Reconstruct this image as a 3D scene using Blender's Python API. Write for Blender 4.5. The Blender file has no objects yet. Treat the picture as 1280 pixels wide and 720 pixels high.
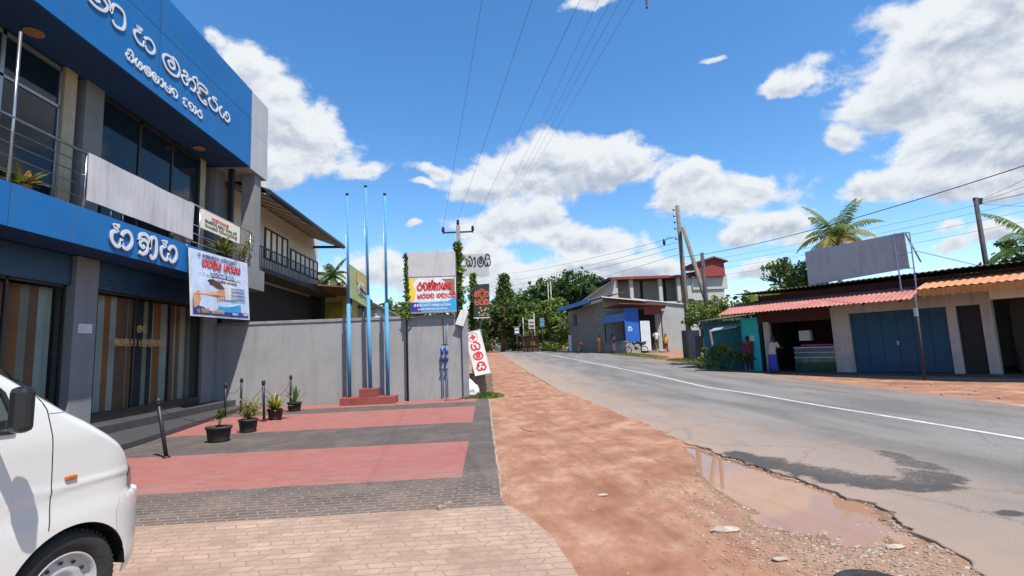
import bpy, bmesh, math, random
from math import radians as R, sin, cos, pi, exp, hypot
from mathutils import Vector as V, Matrix, noise as NZ
random.seed(7)
sc = bpy.context.scene
COL = sc.collection

# ------------------------------------------------------------ camera maths (used to measure positions)
CF = 620.0; YAW = R(3.2); PIT = R(6.94); ROL = R(2.35); CH = 1.6
cf = V((sin(YAW)*cos(PIT), cos(YAW)*cos(PIT), sin(PIT)))
_r0 = V((cos(YAW), -sin(YAW), 0)); _u0 = _r0.cross(cf)
cr = _r0*cos(ROL) - _u0*sin(ROL); cu = _u0*cos(ROL) + _r0*sin(ROL)
def ray(x, y): return cf + cr*((x-640)/CF) + cu*(-(y-360)/CF)
def at(x, y, X=None, Y=None, Z=None, pl=None):
    d = ray(x, y)
    if Z is not None: t = (Z-CH)/d.z
    elif X is not None: t = X/d.x
    elif Y is not None: t = Y/d.y
    else: t = pl[2]/(pl[0]*d.x+pl[1]*d.y)
    return V((d.x*t, d.y*t, CH+d.z*t))
def zg(Y): return 0.0 if Y < 17 else 1.55*(1-exp(-(Y-17)/52))
def PG(x, y):
    z = 0
    for _ in range(60):
        p = at(x, y, Z=z); z = .5*z+.5*zg(p.y)
    return p
def lerp(a, b, t): return a+(b-a)*t
def interp(tab, y):
    if y <= tab[0][0]: return tab[0][1]
    for (a, va), (b, vb) in zip(tab, tab[1:]):
        if y <= b: return lerp(va, vb, (y-a)/(b-a))
    return tab[-1][1]

# ------------------------------------------------------------ materials
def nt(m):
    m.use_nodes = True; n = m.node_tree; n.nodes.clear(); return n
def N(t, typ, **kw):
    n = t.nodes.new(typ)
    for k, v in kw.items():
        if k.startswith('i_'): n.inputs[k[2:].replace('_', ' ')].default_value = v
        else: setattr(n, k, v)
    return n
def L(t, a, ao, b, bi): t.links.new(a.outputs[ao], b.inputs[bi])
def c4(c): return (c[0], c[1], c[2], 1)
def mat(name, col, rough=.7, var=.18, scale=3.0, bump=.0, bscale=40.0, metal=0, spec=.5, streak=0, dirt=None, dscale=1.2, damt=.5, col2=None):
    m = bpy.data.materials.new(name); t = nt(m)
    o = N(t, 'ShaderNodeOutputMaterial'); p = N(t, 'ShaderNodeBsdfPrincipled')
    p.inputs['Roughness'].default_value = rough; p.inputs['Metallic'].default_value = metal
    p.inputs['Specular IOR Level'].default_value = spec
    L(t, p, 0, o, 0)
    tc = N(t, 'ShaderNodeTexCoord')
    nz = N(t, 'ShaderNodeTexNoise'); nz.inputs['Scale'].default_value = scale; nz.inputs['Detail'].default_value = 6; nz.inputs['Roughness'].default_value = .62
    L(t, tc, 'Object', nz, 'Vector')
    mx = N(t, 'ShaderNodeMix', data_type='RGBA')
    c2 = col2 or tuple(min(1, c*(1+var)) for c in col); c1 = tuple(c*(1-var) for c in col)
    mr = N(t, 'ShaderNodeMapRange'); mr.inputs[1].default_value = .32; mr.inputs[2].default_value = .68
    L(t, nz, 0, mr, 0); L(t, mr, 0, mx, 0)
    mx.inputs[6].default_value = c4(c1); mx.inputs[7].default_value = c4(c2)
    last = (mx, 2)
    if streak or dirt:
        mp = N(t, 'ShaderNodeMapping'); L(t, tc, 'Object', mp, 0)
        mp.inputs['Scale'].default_value = (4, 4, .35) if streak else (1, 1, 1)
        n2 = N(t, 'ShaderNodeTexNoise'); n2.inputs['Scale'].default_value = dscale; n2.inputs['Detail'].default_value = 8; n2.inputs['Roughness'].default_value = .7
        L(t, mp, 0, n2, 'Vector')
        m2 = N(t, 'ShaderNodeMapRange'); m2.inputs[1].default_value = .5; m2.inputs[2].default_value = .72; m2.inputs[4].default_value = damt
        L(t, n2, 0, m2, 0)
        x2 = N(t, 'ShaderNodeMix', data_type='RGBA'); L(t, m2, 0, x2, 0); L(t, mx, 2, x2, 6)
        x2.inputs[7].default_value = c4(dirt or tuple(c*.5 for c in col)); last = (x2, 2)
    L(t, last[0], last[1], p, 'Base Color')
    if bump:
        nb = N(t, 'ShaderNodeTexNoise'); nb.inputs['Scale'].default_value = bscale; nb.inputs['Detail'].default_value = 5
        L(t, tc, 'Object', nb, 'Vector')
        b = N(t, 'ShaderNodeBump'); b.inputs['Strength'].default_value = bump; b.inputs['Distance'].default_value = .02
        L(t, nb, 0, b, 'Height'); L(t, b, 0, p, 'Normal')
    return m
def leafmat(name, c, tr=.35):
    m = bpy.data.materials.new(name); t = nt(m)
    o = N(t, 'ShaderNodeOutputMaterial'); a = N(t, 'ShaderNodeBsdfPrincipled'); b = N(t, 'ShaderNodeBsdfTranslucent'); mx = N(t, 'ShaderNodeMixShader')
    a.inputs['Roughness'].default_value = .5; a.inputs['Specular IOR Level'].default_value = .3
    mx.inputs[0].default_value = tr
    tc = N(t, 'ShaderNodeTexCoord'); nz = N(t, 'ShaderNodeTexNoise'); nz.inputs['Scale'].default_value = 1.3; nz.inputs['Detail'].default_value = 5
    L(t, tc, 'Object', nz, 'Vector')
    cm = N(t, 'ShaderNodeMix', data_type='RGBA'); mr = N(t, 'ShaderNodeMapRange'); mr.inputs[1].default_value = .35; mr.inputs[2].default_value = .65
    L(t, nz, 0, mr, 0); L(t, mr, 0, cm, 0)
    cm.inputs[6].default_value = c4([x*.65 for x in c]); cm.inputs[7].default_value = c4([c[0]*1.35, c[1]*1.25, c[2]*1.1])
    L(t, cm, 2, a, 'Base Color'); L(t, cm, 2, b, 'Color')
    L(t, a, 0, mx, 1); L(t, b, 0, mx, 2); L(t, mx, 0, o, 0)
    return m
def glassmat(name, tint=(.02, .025, .03), clear=.55, rough=.04):
    m = bpy.data.materials.new(name); t = nt(m)
    o = N(t, 'ShaderNodeOutputMaterial'); tr = N(t, 'ShaderNodeBsdfTransparent'); g = N(t, 'ShaderNodeBsdfPrincipled'); mx = N(t, 'ShaderNodeMixShader')
    tr.inputs[0].default_value = (.75, .8, .8, 1)
    g.inputs['Base Color'].default_value = c4(tint); g.inputs['Roughness'].default_value = rough; g.inputs['Specular IOR Level'].default_value = .45
    fa = N(t, 'ShaderNodeLayerWeight'); fa.inputs[0].default_value = .5; lw = N(t, 'ShaderNodeMath', operation='POWER'); L(t, fa, 1, lw, 0); lw.inputs[1].default_value = 3.5
    ad = N(t, 'ShaderNodeMath', operation='ADD', use_clamp=True); L(t, lw, 0, ad, 0); ad.inputs[1].default_value = 1-clear
    L(t, ad, 0, mx, 0); L(t, tr, 0, mx, 1); L(t, g, 0, mx, 2); L(t, mx, 0, o, 0)
    return m

M = {}
def mk(k, *a, **kw): M[k] = mat(k, *a, **kw)
mk('blue_paint', (.0, .125, .36), rough=.6, var=.1, scale=.8, streak=1, dirt=(.03, .12, .26), damt=.75, dscale=1.6)
mk('white_panel', (.42, .42, .42), rough=.6, var=.06, scale=2, streak=1, dirt=(.33, .33, .34), damt=.5)
mk('grey_plaster', (.20, .198, .195), rough=.85, var=.1, scale=1.5, bump=.25, bscale=25, streak=1, dirt=(.16, .16, .165), damt=.6)
mk('render_grey', (.275, .272, .268), rough=.9, var=.1, scale=.9, bump=.35, bscale=30, streak=1, dirt=(.17, .165, .155), damt=.5, dscale=.8)
mk('wall_coping', (.22, .22, .23), rough=.9, var=.2, bump=.3)
mk('banner_white', (.50, .49, .485), rough=.7, var=.06, scale=1.5, streak=1, dirt=(.36, .32, .33), damt=.8, dscale=2)
mk('lettering_white', (.62, .63, .66), rough=.5, var=.03)
mk('letter_side', (.10, .16, .28), rough=.5, var=.03)
mk('dark_blue_shutter', (.012, .05, .10), rough=.5)
mk('dark_frame', (.02, .018, .016), rough=.5)
mk('alu', (.35, .36, .38), rough=.35, metal=.7, var=.06)
mk('steel', (.45, .46, .48), rough=.3, metal=.9, var=.06)
mk('beige', (.42, .33, .22), rough=.85, streak=1)
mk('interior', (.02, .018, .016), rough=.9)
mk('tile_floor', (.055, .052, .052), rough=.5, var=.2, scale=5)
mk('black_metal', (.012, .012, .014), rough=.5, var=.2)
mk('neigh_wall', (.60, .55, .50), rough=.9, var=.07, streak=1, dirt=(.42, .38, .34), damt=.5)
mk('soffit', (.50, .40, .32), rough=.8, var=.06)
mk('gutter', (.015, .03, .05), rough=.4)
mk('brown_wood', (.05, .025, .015), rough=.6)
mk('flag_blue', (.075, .27, .47), rough=.8, var=.08, scale=4, spec=.2)
mk('plinth_red', (.22, .045, .035), rough=.8, var=.15, bump=.3, dirt=(.2, .1, .08))
mk('concrete', (.30, .29, .27), rough=.9, var=.18, scale=4, bump=.4, streak=1)
mk('stone_brown', (.22, .16, .12), rough=.95, var=.3, scale=8, bump=.7)
mk('ochre', (.50, .38, .16), rough=.8, var=.2)
mk('sack_white', (.72, .72, .76), rough=.55, var=.12, scale=9, bump=.5, bscale=18)
mk('sign_white', (.62, .61, .59), rough=.5, var=.06, dirt=(.45, .42, .38), damt=.5, dscale=4)
mk('sign_red', (.55, .03, .03), rough=.5, var=.1)
mk('sign_black', (.03, .03, .03), rough=.5, var=.1)
mk('sign_grey', (.46, .44, .44), rough=.6, var=.05, dirt=(.40, .30, .28), damt=.6, dscale=1)
mk('sign_yellow', (.72, .50, .05), rough=.5, var=.06)
mk('sign_cream', (.72, .64, .52), rough=.6, var=.05)
mk('sign_navy', (.03, .03, .22), rough=.5, var=.1)
mk('sign_sky', (.03, .30, .62), rough=.5, var=.1)
mk('sign_green', (.012, .03, .018), rough=.5, var=.5, scale=8)
mk('poster_ice', (.52, .62, .76), rough=.5, var=.15, scale=2)
mk('skin_orange', (.62, .28, .12), rough=.6, var=.1)
mk('soil', (.08, .04, .025), rough=.9, var=.4, scale=40)
mk('gold', (.40, .26, .10), rough=.5)
mk('van_white', (.56, .55, .52), rough=.2, var=.01, scale=2, spec=.6)
M['van_white'].node_tree.nodes['Principled BSDF'].inputs['Coat Weight'].default_value = .6
mk('black_plastic', (.012, .012, .013), rough=.35, var=.1)
mk('rubber', (.018, .017, .016), rough=.85, var=.25, scale=12, bump=.3)
mk('rim_steel', (.42, .42, .42), rough=.4, metal=.15, var=.1, dirt=(.3, .27, .22), dscale=9)
mk('amber', (.45, .12, .02), rough=.2)
mk('lamp_glass', (.16, .13, .10), rough=.08, var=.2, spec=.9)
mk('pot_black', (.022, .018, .015), rough=.7, var=.3, dirt=(.12, .08, .055), dscale=5)
mk('pot_terra', (.30, .09, .05), rough=.8)
mk('bark', (.10, .075, .055), rough=.95, var=.3, scale=6, bump=.8, bscale=20)
mk('bark_pale', (.26, .22, .17), rough=.95, var=.25, scale=6, bump=.6, bscale=20)
mk('pole_wood', (.15, .125, .10), rough=.9, var=.3, scale=5, bump=.6, streak=1)
mk('pole_dark', (.045, .035, .04), rough=.8, var=.3)
mk('insulator', (.03, .028, .035), rough=.3)
mk('wire', (.015, .015, .017), rough=.6)
mk('shop_white', (.40, .37, .345), rough=.9, var=.12, scale=2, bump=.3, streak=1, dirt=(.22, .18, .15), damt=.7)
mk('blue_door', (.004, .060, .115), rough=.6, var=.18, scale=1.2, streak=1, dirt=(.03, .05, .06), damt=.6)
mk('dark_door', (.008, .007, .007), rough=.7)
mk('red_roof', (.33, .115, .092), rough=.75, var=.2, scale=1.2, dirt=(.40, .26, .21), damt=.7, dscale=1.6)
mk('orange_roof', (.50, .19, .085), rough=.6, var=.12, scale=1.5, dirt=(.52, .28, .18), damt=.6, dscale=1.0)
mk('orange_trim', (.55, .20, .05), rough=.6, var=.2)
mk('asbestos', (.045, .038, .034), rough=.95, var=.3, scale=4, bump=.4)
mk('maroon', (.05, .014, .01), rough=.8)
mk('teal', (.02, .50, .52), rough=.7, var=.12, scale=2, streak=1)  # brightened so the stall front's colour imitates sunlight falling on it
mk('teal_dark', (.01, .13, .18), rough=.7, var=.12)
mk('sheet_grey', (.40, .385, .39), rough=.7, var=.07, scale=2, streak=1, dirt=(.2, .19, .22))
mk('counter_glass', (.10, .17, .15), rough=.1, var=.3)
mk('magenta', (.55, .03, .35), rough=.5)
mk('bright_white', (.62, .62, .62), rough=.5)
mk('brick_brown', (.20, .155, .125), rough=.9, var=.15, scale=3, bump=.4)
mk('grey_wall', (.36, .35, .33), rough=.9, var=.08, scale=.7, bump=.2, bscale=8, dirt=(.28, .26, .24))
mk('kiosk_blue', (.01, .10, .40), rough=.6, var=.1)
mk('awning_blue', (.03, .16, .40), rough=.6, var=.15)
mk('red_fascia', (.22, .035, .03), rough=.7)
mk('red_box', (.24, .035, .03), rough=.8, var=.15)
mk('rust', (.16, .06, .035), rough=.9, var=.3)
mk('slate_roof', (.07, .055, .05), rough=.9, var=.3)
mk('pale_wall', (.42, .395, .35), rough=.9, var=.1)
mk('tin', (.5, .55, .6), rough=.4, metal=.4, var=.1)
mk('skin', (.14, .065, .04), rough=.6, var=.05)
mk('hair', (.01, .008, .007), rough=.6)
for k, c in dict(cloth_pink=(.55, .40, .38), cloth_maroon=(.16, .03, .03), cloth_black=(.02, .02, .022), cloth_blue=(.03, .06, .30), cloth_white=(.6, .6, .58), cloth_green=(.05, .12, .05), cloth_yellow=(.65, .35, .03), cloth_orange=(.45, .18, .06), cloth_purple=(.10, .05, .08)).items():
    mk(k, c, rough=.9, var=.3, scale=14)
mk('car_red', (.45, .02, .02), rough=.3, var=.03)
mk('car_grey', (.16, .18, .2), rough=.3, var=.03)
M['leaf_a'] = leafmat('leaf_a', (.092, .16, .03)); M['leaf_b'] = leafmat('leaf_b', (.075, .135, .03)); M['leaf_c'] = leafmat('leaf_c', (.15, .21, .035))
M['leaf_y'] = leafmat('leaf_y', (.36, .30, .05)); M['leaf_d'] = leafmat('leaf_d', (.045, .08, .024)); M['frond_tan'] = leafmat('frond_tan', (.32, .22, .07))
M['grass'] = leafmat('grass', (.09, .14, .03)); M['leaf_dry'] = leafmat('leaf_dry', (.16, .12, .06))
M['window_glass'] = glassmat('window_glass', (.01, .02, .03), clear=.25)
M['shop_glass'] = glassmat('shop_glass', (.02, .02, .02), clear=1.0)
M['car_glass'] = glassmat('car_glass', (.01, .012, .012), clear=.5)
mk('far_ground', (.10, .10, .045), rough=1, var=.35, scale=.3, dirt=(.24, .14, .09), dscale=.2, damt=.7)
mk('line_paint', (.46, .46, .44), rough=.7, var=.15, scale=3, dirt=(.16, .15, .14), dscale=9, damt=.8)
mk('sign_cream2', (.42, .42, .41), rough=.6, var=.08, dirt=(.28, .26, .2), dscale=3)
mk('gravel_red', (.26, .14, .095), rough=.95, var=.3)
mk('gravel', (.26, .20, .15), rough=.9, var=.3, scale=6)
mk('stone_pale', (.34, .28, .22), rough=.9, var=.25, scale=12, bump=.5)
mk('sign_faded', (.30, .34, .14), rough=.7, var=.2, scale=1.5); mk('sign_orangy', (.5, .33, .12), rough=.7, var=.2)
mk('sign_redor', (.55, .10, .04), rough=.5)
mk('van_seam', (.25, .24, .22), rough=.6)
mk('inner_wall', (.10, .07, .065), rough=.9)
mk('counter_frame', (.02, .08, .05), rough=.4)
mk('sheet_dark', (.2, .2, .22))
mk('sheet_dark2', (.06, .06, .065), rough=.7, var=.3); mk('tin_grey', (.13, .135, .14), rough=.6); mk('rust_dark', (.09, .04, .03), rough=.9)
mk('tin_white', (.62, .64, .66), rough=.5, var=.08); mk('coping_white', (.62, .60, .55), rough=.7)
mk('gallery', (.26, .23, .19), rough=.9); mk('gable', (.42, .39, .36), rough=.9)
M['leaf_olive'] = leafmat('leaf_olive', (.09, .085, .03))

# ------------------------------------------------------------ mesh builder
BASE = {}
class MB:
    def __init__(s): s.bm = bmesh.new(); s.mats = []; s.cur = 0
    def m(s, k):
        if k not in s.mats: s.mats.append(k)
        s.cur = s.mats.index(k); return s
    def face(s, vs):
        try: f = s.bm.faces.new(vs)
        except ValueError: return None
        f.material_index = s.cur; return f
    def v(s, p): return s.bm.verts.new(p)
    def quad(s, *ps): return s.face([s.v(p) for p in ps])
    def box(s, x0, x1, y0, y1, z0, z1):
        return s.obox(V(((x0+x1)/2, (y0+y1)/2, (z0+z1)/2)), V((1, 0, 0)), V((0, 1, 0)), V((0, 0, 1)), abs(x1-x0)/2, abs(y1-y0)/2, abs(z1-z0)/2)
    def obox(s, c, a, b, d, ha, hb, hd):
        c = V(c); q = [s.v(c+a*i*ha+b*j*hb+d*k*hd) for k in (-1, 1) for j in (-1, 1) for i in (-1, 1)]
        for ix in ((0, 2, 3, 1), (4, 5, 7, 6), (0, 1, 5, 4), (2, 6, 7, 3), (0, 4, 6, 2), (1, 3, 7, 5)): s.face([q[i] for i in ix])
        return s
    def beam(s, p0, p1, w, h, up=V((0, 0, 1))):
        p0, p1 = V(p0), V(p1); a = (p1-p0); l = a.length; a.normalize(); b = up.cross(a)
        if b.length < 1e-4: b = V((1, 0, 0)).cross(a)
        b.normalize(); d = a.cross(b)
        return s.obox((p0+p1)/2, a, b, d, l/2, w/2, h/2)
    def tube(s, pts, r, n=8, cap=True):
        pts = [V(p) for p in pts]; rs = r if isinstance(r, (list, tuple)) else [r]*len(pts)
        rings = []; prev = None
        for i, p in enumerate(pts):
            d = (pts[min(i+1, len(pts)-1)]-pts[max(i-1, 0)]).normalized()
            if prev is None:
                a = d.cross(V((0, 0, 1)));
                if a.length < .01: a = d.cross(V((1, 0, 0)))
            else: a = prev-d*prev.dot(d)
            a.normalize(); prev = a; b = d.cross(a)
            rings.append([s.v(p+(a*cos(2*pi*k/n)+b*sin(2*pi*k/n))*rs[i]) for k in range(n)])
        for A, B in zip(rings, rings[1:]):
            for k in range(n):
                f = s.face([A[k], A[(k+1) % n], B[(k+1) % n], B[k]])
                if f: f.smooth = True
        if cap: s.face(rings[0][::-1]); s.face(rings[-1])
        return s
    def lathe(s, prof, c, n=16, axis='z', sq=1, cap=True):
        c = V(c); rings = []
        for r, h in prof:
            ring = []
            for k in range(n):
                t = 2*pi*k/n; a, b = r*cos(t), r*sin(t)*sq
                ring.append(s.v(c+(V((a, b, h)) if axis == 'z' else V((h, a, b)) if axis == 'x' else V((a, h, b)))))
            rings.append(ring)
        for A, B in zip(rings, rings[1:]):
            for k in range(n):
                f = s.face([A[k], A[(k+1) % n], B[(k+1) % n], B[k]])
                if f: f.smooth = True
        if cap: s.face(rings[0][::-1]); s.face(rings[-1])
        return s
    def prism(s, pts, ext):
        pts = [V(p) for p in pts]; e = V(ext); A = [s.v(p) for p in pts]; B = [s.v(p+e) for p in pts]
        s.face(A[::-1]); s.face(B)
        for i in range(len(A)): s.face([A[i], A[(i+1) % len(A)], B[(i+1) % len(A)], B[i]])
        return s
    def ico(s, c, r, sub=1, sc3=(1, 1, 1), jit=0):
        g = bmesh.ops.create_icosphere(s.bm, subdivisions=sub, radius=1)
        for v in g['verts']:
            p = v.co.copy(); j = 1+random.uniform(-jit, jit)
            v.co = V(c)+V((p.x*r*sc3[0]*j, p.y*r*sc3[1]*j, p.z*r*sc3[2]*j))
            for f in v.link_faces: f.material_index = s.cur
        return s
    def build(s, name, parent=None, bevel=0, smooth=False, fix=True):
        base = BASE.get(parent.name, V((0, 0, 0))) if parent else V((0, 0, 0))
        for v in s.bm.verts: v.co -= base
        if fix: bmesh.ops.recalc_face_normals(s.bm, faces=s.bm.faces[:])
        me = bpy.data.meshes.new(name); s.bm.to_mesh(me); s.bm.free()
        for k in s.mats: me.materials.append(M[k])
        if smooth:
            for p in me.polygons: p.use_smooth = True
        o = bpy.data.objects.new(name, me); COL.objects.link(o)
        if parent:
            o.parent = parent; BASE[o.name] = base
        if bevel:
            b = o.modifiers.new('bevel', 'BEVEL'); b.width = bevel; b.segments = 2; b.limit_method = 'ANGLE'
        return o
def nb(k): return MB().m(k)
def tag(o, label, cat, group=None):
    o['label'] = label; o['category'] = cat
    if group: o['group'] = group
    return o
def thing(name, label, cat, loc=(0, 0, 0), group=None):
    o = bpy.data.objects.new(name, None); COL.objects.link(o); o.location = loc; o.empty_display_size = .2
    BASE[o.name] = V(loc); return tag(o, label, cat, group)
def struct(o): o['kind'] = 'structure'; return o
def stuff(o): o['kind'] = 'stuff'; return o
def children(o): return [c for c in bpy.data.objects if c.parent == o]
def dup(root, loc, rz=0, label=None, scale=1):
    def cp(o, par):
        c = o.copy(); COL.objects.link(c); c.parent = par
        for ch in children(o): cp(ch, c)
        return c
    r = cp(root, None); r.location = loc; r.rotation_euler = (0, 0, rz); r.scale = (scale,)*3
    if label: r['label'] = label
    return r

# ------------------------------------------------------------ Sinhala letter strokes (x, y in a unit box)
G = {
 'sa': [[(.38, .98), (.12, .92), (.30, .74), (.08, .6), (.06, .25), (.25, .02), (.45, .1), (.5, .42)], [(.5, .3), (.6, .04), (.8, .03), (.97, .3), (.95, .65), (.78, .85), (.58, .75), (.5, .55)]],
 'na_': [[(.38, .42), (.3, .3), (.16, .4), (.18, .62), (.4, .7), (.56, .5), (.5, .15), (.3, -.02), (.12, .05)], [(.1, .62), (.15, .9), (.38, 1.0), (.6, .8), (.66, .35), (.72, .9), (.95, .95), (1.02, .5), (.98, .05), (.78, -.12), (.7, .05)]],
 'ma': [[(.62, .62), (.45, .68), (.33, .52), (.42, .33), (.62, .36), (.68, .55), (.6, .8), (.38, .9), (.12, .75), (.03, .42), (.18, .1), (.5, -.02), (.85, .12), (.98, .45), (.9, .8), (.68, 1.0), (.5, .97)]],
 'n': [[(.12, .78), (.2, .98), (.38, .92), (.36, .7), (.12, .55), (.03, .28), (.18, .02), (.38, .06), (.42, .32), (.3, .48)], [(.42, .3), (.58, .75), (.82, .82), (.96, .45), (.85, .05), (.62, .02)], [(.7, .98), (.98, 1.3), (1.08, 1.02)]],
 'na': [[(.12, .78), (.2, .98), (.38, .92), (.36, .7), (.12, .55), (.03, .28), (.18, .02), (.38, .06), (.42, .32), (.3, .48)], [(.42, .3), (.58, .75), (.82, .82), (.96, .45), (.85, .05), (.62, .02)]],
 'di': [[(.92, .85), (.4, .88), (.12, .72), (.3, .55), (.75, .55), (.4, .5), (.14, .28), (.22, .0), (.55, -.2), (.88, -.12), (.82, .1), (.62, .02)], [(.12, .75), (.12, 1.12), (.5, 1.3), (.9, 1.18), (.92, .88)]],
 'ra': [[(.86, 1.05), (.5, 1.0), (.45, .78), (.72, .74), (.95, .5), (.86, .12), (.5, -.02), (.15, .12), (.03, .45), (.2, .72)]],
 'ya': [[(.25, .92), (.06, .6), (.06, .2), (.25, .02), (.45, .15), (.48, .5)], [(.46, .2), (.6, .02), (.85, .08), (.98, .4), (.88, .75), (.68, .8), (.6, .55), (.74, .42)]],
 'aa': [[(.1, .75), (.3, .95), (.5, .8), (.52, .2), (.3, .0), (.12, .08)]],
 'pa': [[(.1, .9), (.03, .5), (.12, .1), (.5, .0), (.88, .1), (.97, .5), (.88, .88), (.7, .8)], [(.1, .5), (.5, .42), (.75, .55)]],
 'ta': [[(.15, .5), (.35, .55), (.38, .3), (.2, .3), (.05, .55), (.2, .9), (.6, .98), (.95, .65), (.9, .2), (.6, .0), (.3, .05)]],
 'la': [[(.45, .5), (.3, .6), (.2, .4), (.4, .25), (.6, .4), (.55, .8), (.25, .95), (.03, .6), (.1, .1), (.5, -.05), (.9, .1), (1, .6), (.85, .9)]],
 'ka': [[(.3, .9), (.08, .75), (.25, .6), (.05, .35), (.2, .05), (.45, .1), (.5, .45), (.6, .9), (.9, .85), (.97, .4), (.75, .05), (.6, .2)]],
 'u': [[(.8, .9), (.35, .95), (.1, .65), (.3, .45), (.1, .2), (.3, -.02), (.8, .05)]],
 'fa': [[(.2, .85), (.05, .6), (.1, .2), (.35, .05), (.5, .3), (.45, .6), (.3, .6)], [(.5, .3), (.65, .05), (.9, .2), (.95, .6), (.75, .9), (.55, 1.1), (.4, .95)]],
 'si': [[(.38, .9), (.12, .85), (.30, .7), (.08, .55), (.06, .25), (.25, .02), (.45, .1), (.5, .42)], [(.5, .3), (.6, .04), (.8, .03), (.97, .3), (.95, .65), (.78, .8), (.58, .7)], [(.2, 1.0), (.5, 1.25), (.85, 1.1), (.92, .85)]],
 'di2': [[(.1, .3), (.5, .3)]],
 'digit': [[(.3, .9), (.7, .9), (.75, .55), (.3, .5), (.3, .1), (.75, .1)]],
}
POOL = ['sa', 'ma', 'na', 'ra', 'ya', 'pa', 'ta', 'ka', 'la', 'na_', 'si']
def smooth_line(p, k=4):
    out = []; n = len(p)
    for i in range(n-1):
        p0 = V(p[max(i-1, 0)]+(0,)); p1 = V(p[i]+(0,)); p2 = V(p[i+1]+(0,)); p3 = V(p[min(i+2, n-1)]+(0,))
        for j in range(k):
            t = j/k
            out.append(.5*((2*p1)+(-p0+p2)*t+(2*p0-5*p1+4*p2-p3)*t*t+(-p0+3*p1-3*p2+p3)*t**3))
    out.append(V(p[-1]+(0,))); return out
def glyph(mb, key, o, r, u, w, h, sw, nrm, depth, k=4):
    # flat letter stroke with thickness: front face `depth` in front of the board
    for st in G[key]:
        pts = [V((q.x*w, q.y*h, 0)) for q in smooth_line(st, k)]
        fl, fr = [], []
        for i, p in enumerate(pts):
            d = (pts[min(i+1, len(pts)-1)]-pts[max(i-1, 0)])
            if d.length < 1e-6: d = V((1, 0, 0))
            d.normalize(); q = V((-d.y, d.x, 0))*(sw/2)
            fl.append(p+q); fr.append(p-q)
        W = lambda p, z: o+r*p.x+u*p.y+nrm*z
        F = [(mb.v(W(a, depth)), mb.v(W(b, depth)), mb.v(W(a, 0)), mb.v(W(b, 0))) for a, b in zip(fl, fr)]
        for A, B in zip(F, F[1:]):
            mb.face([A[0], B[0], B[1], A[1]]); mb.face([A[2], B[2], B[0], A[0]]); mb.face([A[1], B[1], B[3], A[3]])
        mb.face([F[0][0], F[0][1], F[0][3], F[0][2]]); mb.face([F[-1][0], F[-1][2], F[-1][3], F[-1][1]])
def write(mb, keys, o, r, u, size, sw, nrm, depth=.004, adv=1.0, wf=1.0, k=4):
    x = 0; o = V(o)
    for key in keys:
        if key == ' ': x += size*.55*adv; continue
        w = size*wf*(.6 if key == 'aa' else 1)
        glyph(mb, key, o+r*x, r, u, w, size, sw, nrm, depth, k); x += w*1.13*adv
    return x
def scribble(mb, n, o, r, u, length, size, sw, nrm, depth=.004):
    rnd = random.Random(n*31+int(length*100)); keys = []
    for i in range(n): keys.append(' ' if rnd.random() < .16 and 0 < i < n-1 else rnd.choice(POOL))
    tot = sum((.55 if q == ' ' else 1.13) for q in keys); write(mb, keys, o, r, u, size, sw, nrm, depth, wf=length/(tot*size), adv=1, k=2)

# ------------------------------------------------------------ foliage helpers
def leafquad(mb, p, s, rnd, up=.4):
    n = V((rnd.gauss(0, 1), rnd.gauss(0, 1), rnd.gauss(0, 1)+up)).normalized()
    a = n.orthogonal().normalized(); a.rotate(Matrix.Rotation(rnd.uniform(0, 6.28), 3, n)); b = n.cross(a)
    L_ = s*rnd.uniform(.7, 1.3); W_ = L_*.5
    mb.face([mb.v(p-a*L_), mb.v(p+b*W_), mb.v(p+a*L_), mb.v(p-b*W_)])
def crown(blobs, dens, size, mats, seed=0, clump=.28):
    rnd = random.Random(seed); mb = MB()
    for k in mats: mb.m(k)
    for (c, r) in blobs:
        c = V(c); r = V(r) if isinstance(r, tuple) else V((r, r, r))
        area = (r.x*r.y+r.y*r.z+r.x*r.z)/3*4*pi
        nc = max(8, int(area*dens*.09/ (clump*clump*6)))
        for _ in range(nc):
            d = V((rnd.gauss(0, 1), rnd.gauss(0, 1), rnd.gauss(0, 1))).normalized(); q = rnd.uniform(.35, 1.05)
            cc = c+V((d.x*r.x*q, d.y*r.y*q, d.z*r.z*q)); cs = clump*rnd.uniform(.5, 1.5)*max(r)/1.5**.5
            mb.m(rnd.choice(mats))
            for _ in range(rnd.randint(10, 22)):
                leafquad(mb, cc+V((rnd.gauss(0, cs*.6), rnd.gauss(0, cs*.6), rnd.gauss(0, cs*.42))), size, rnd)
    return mb
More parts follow.
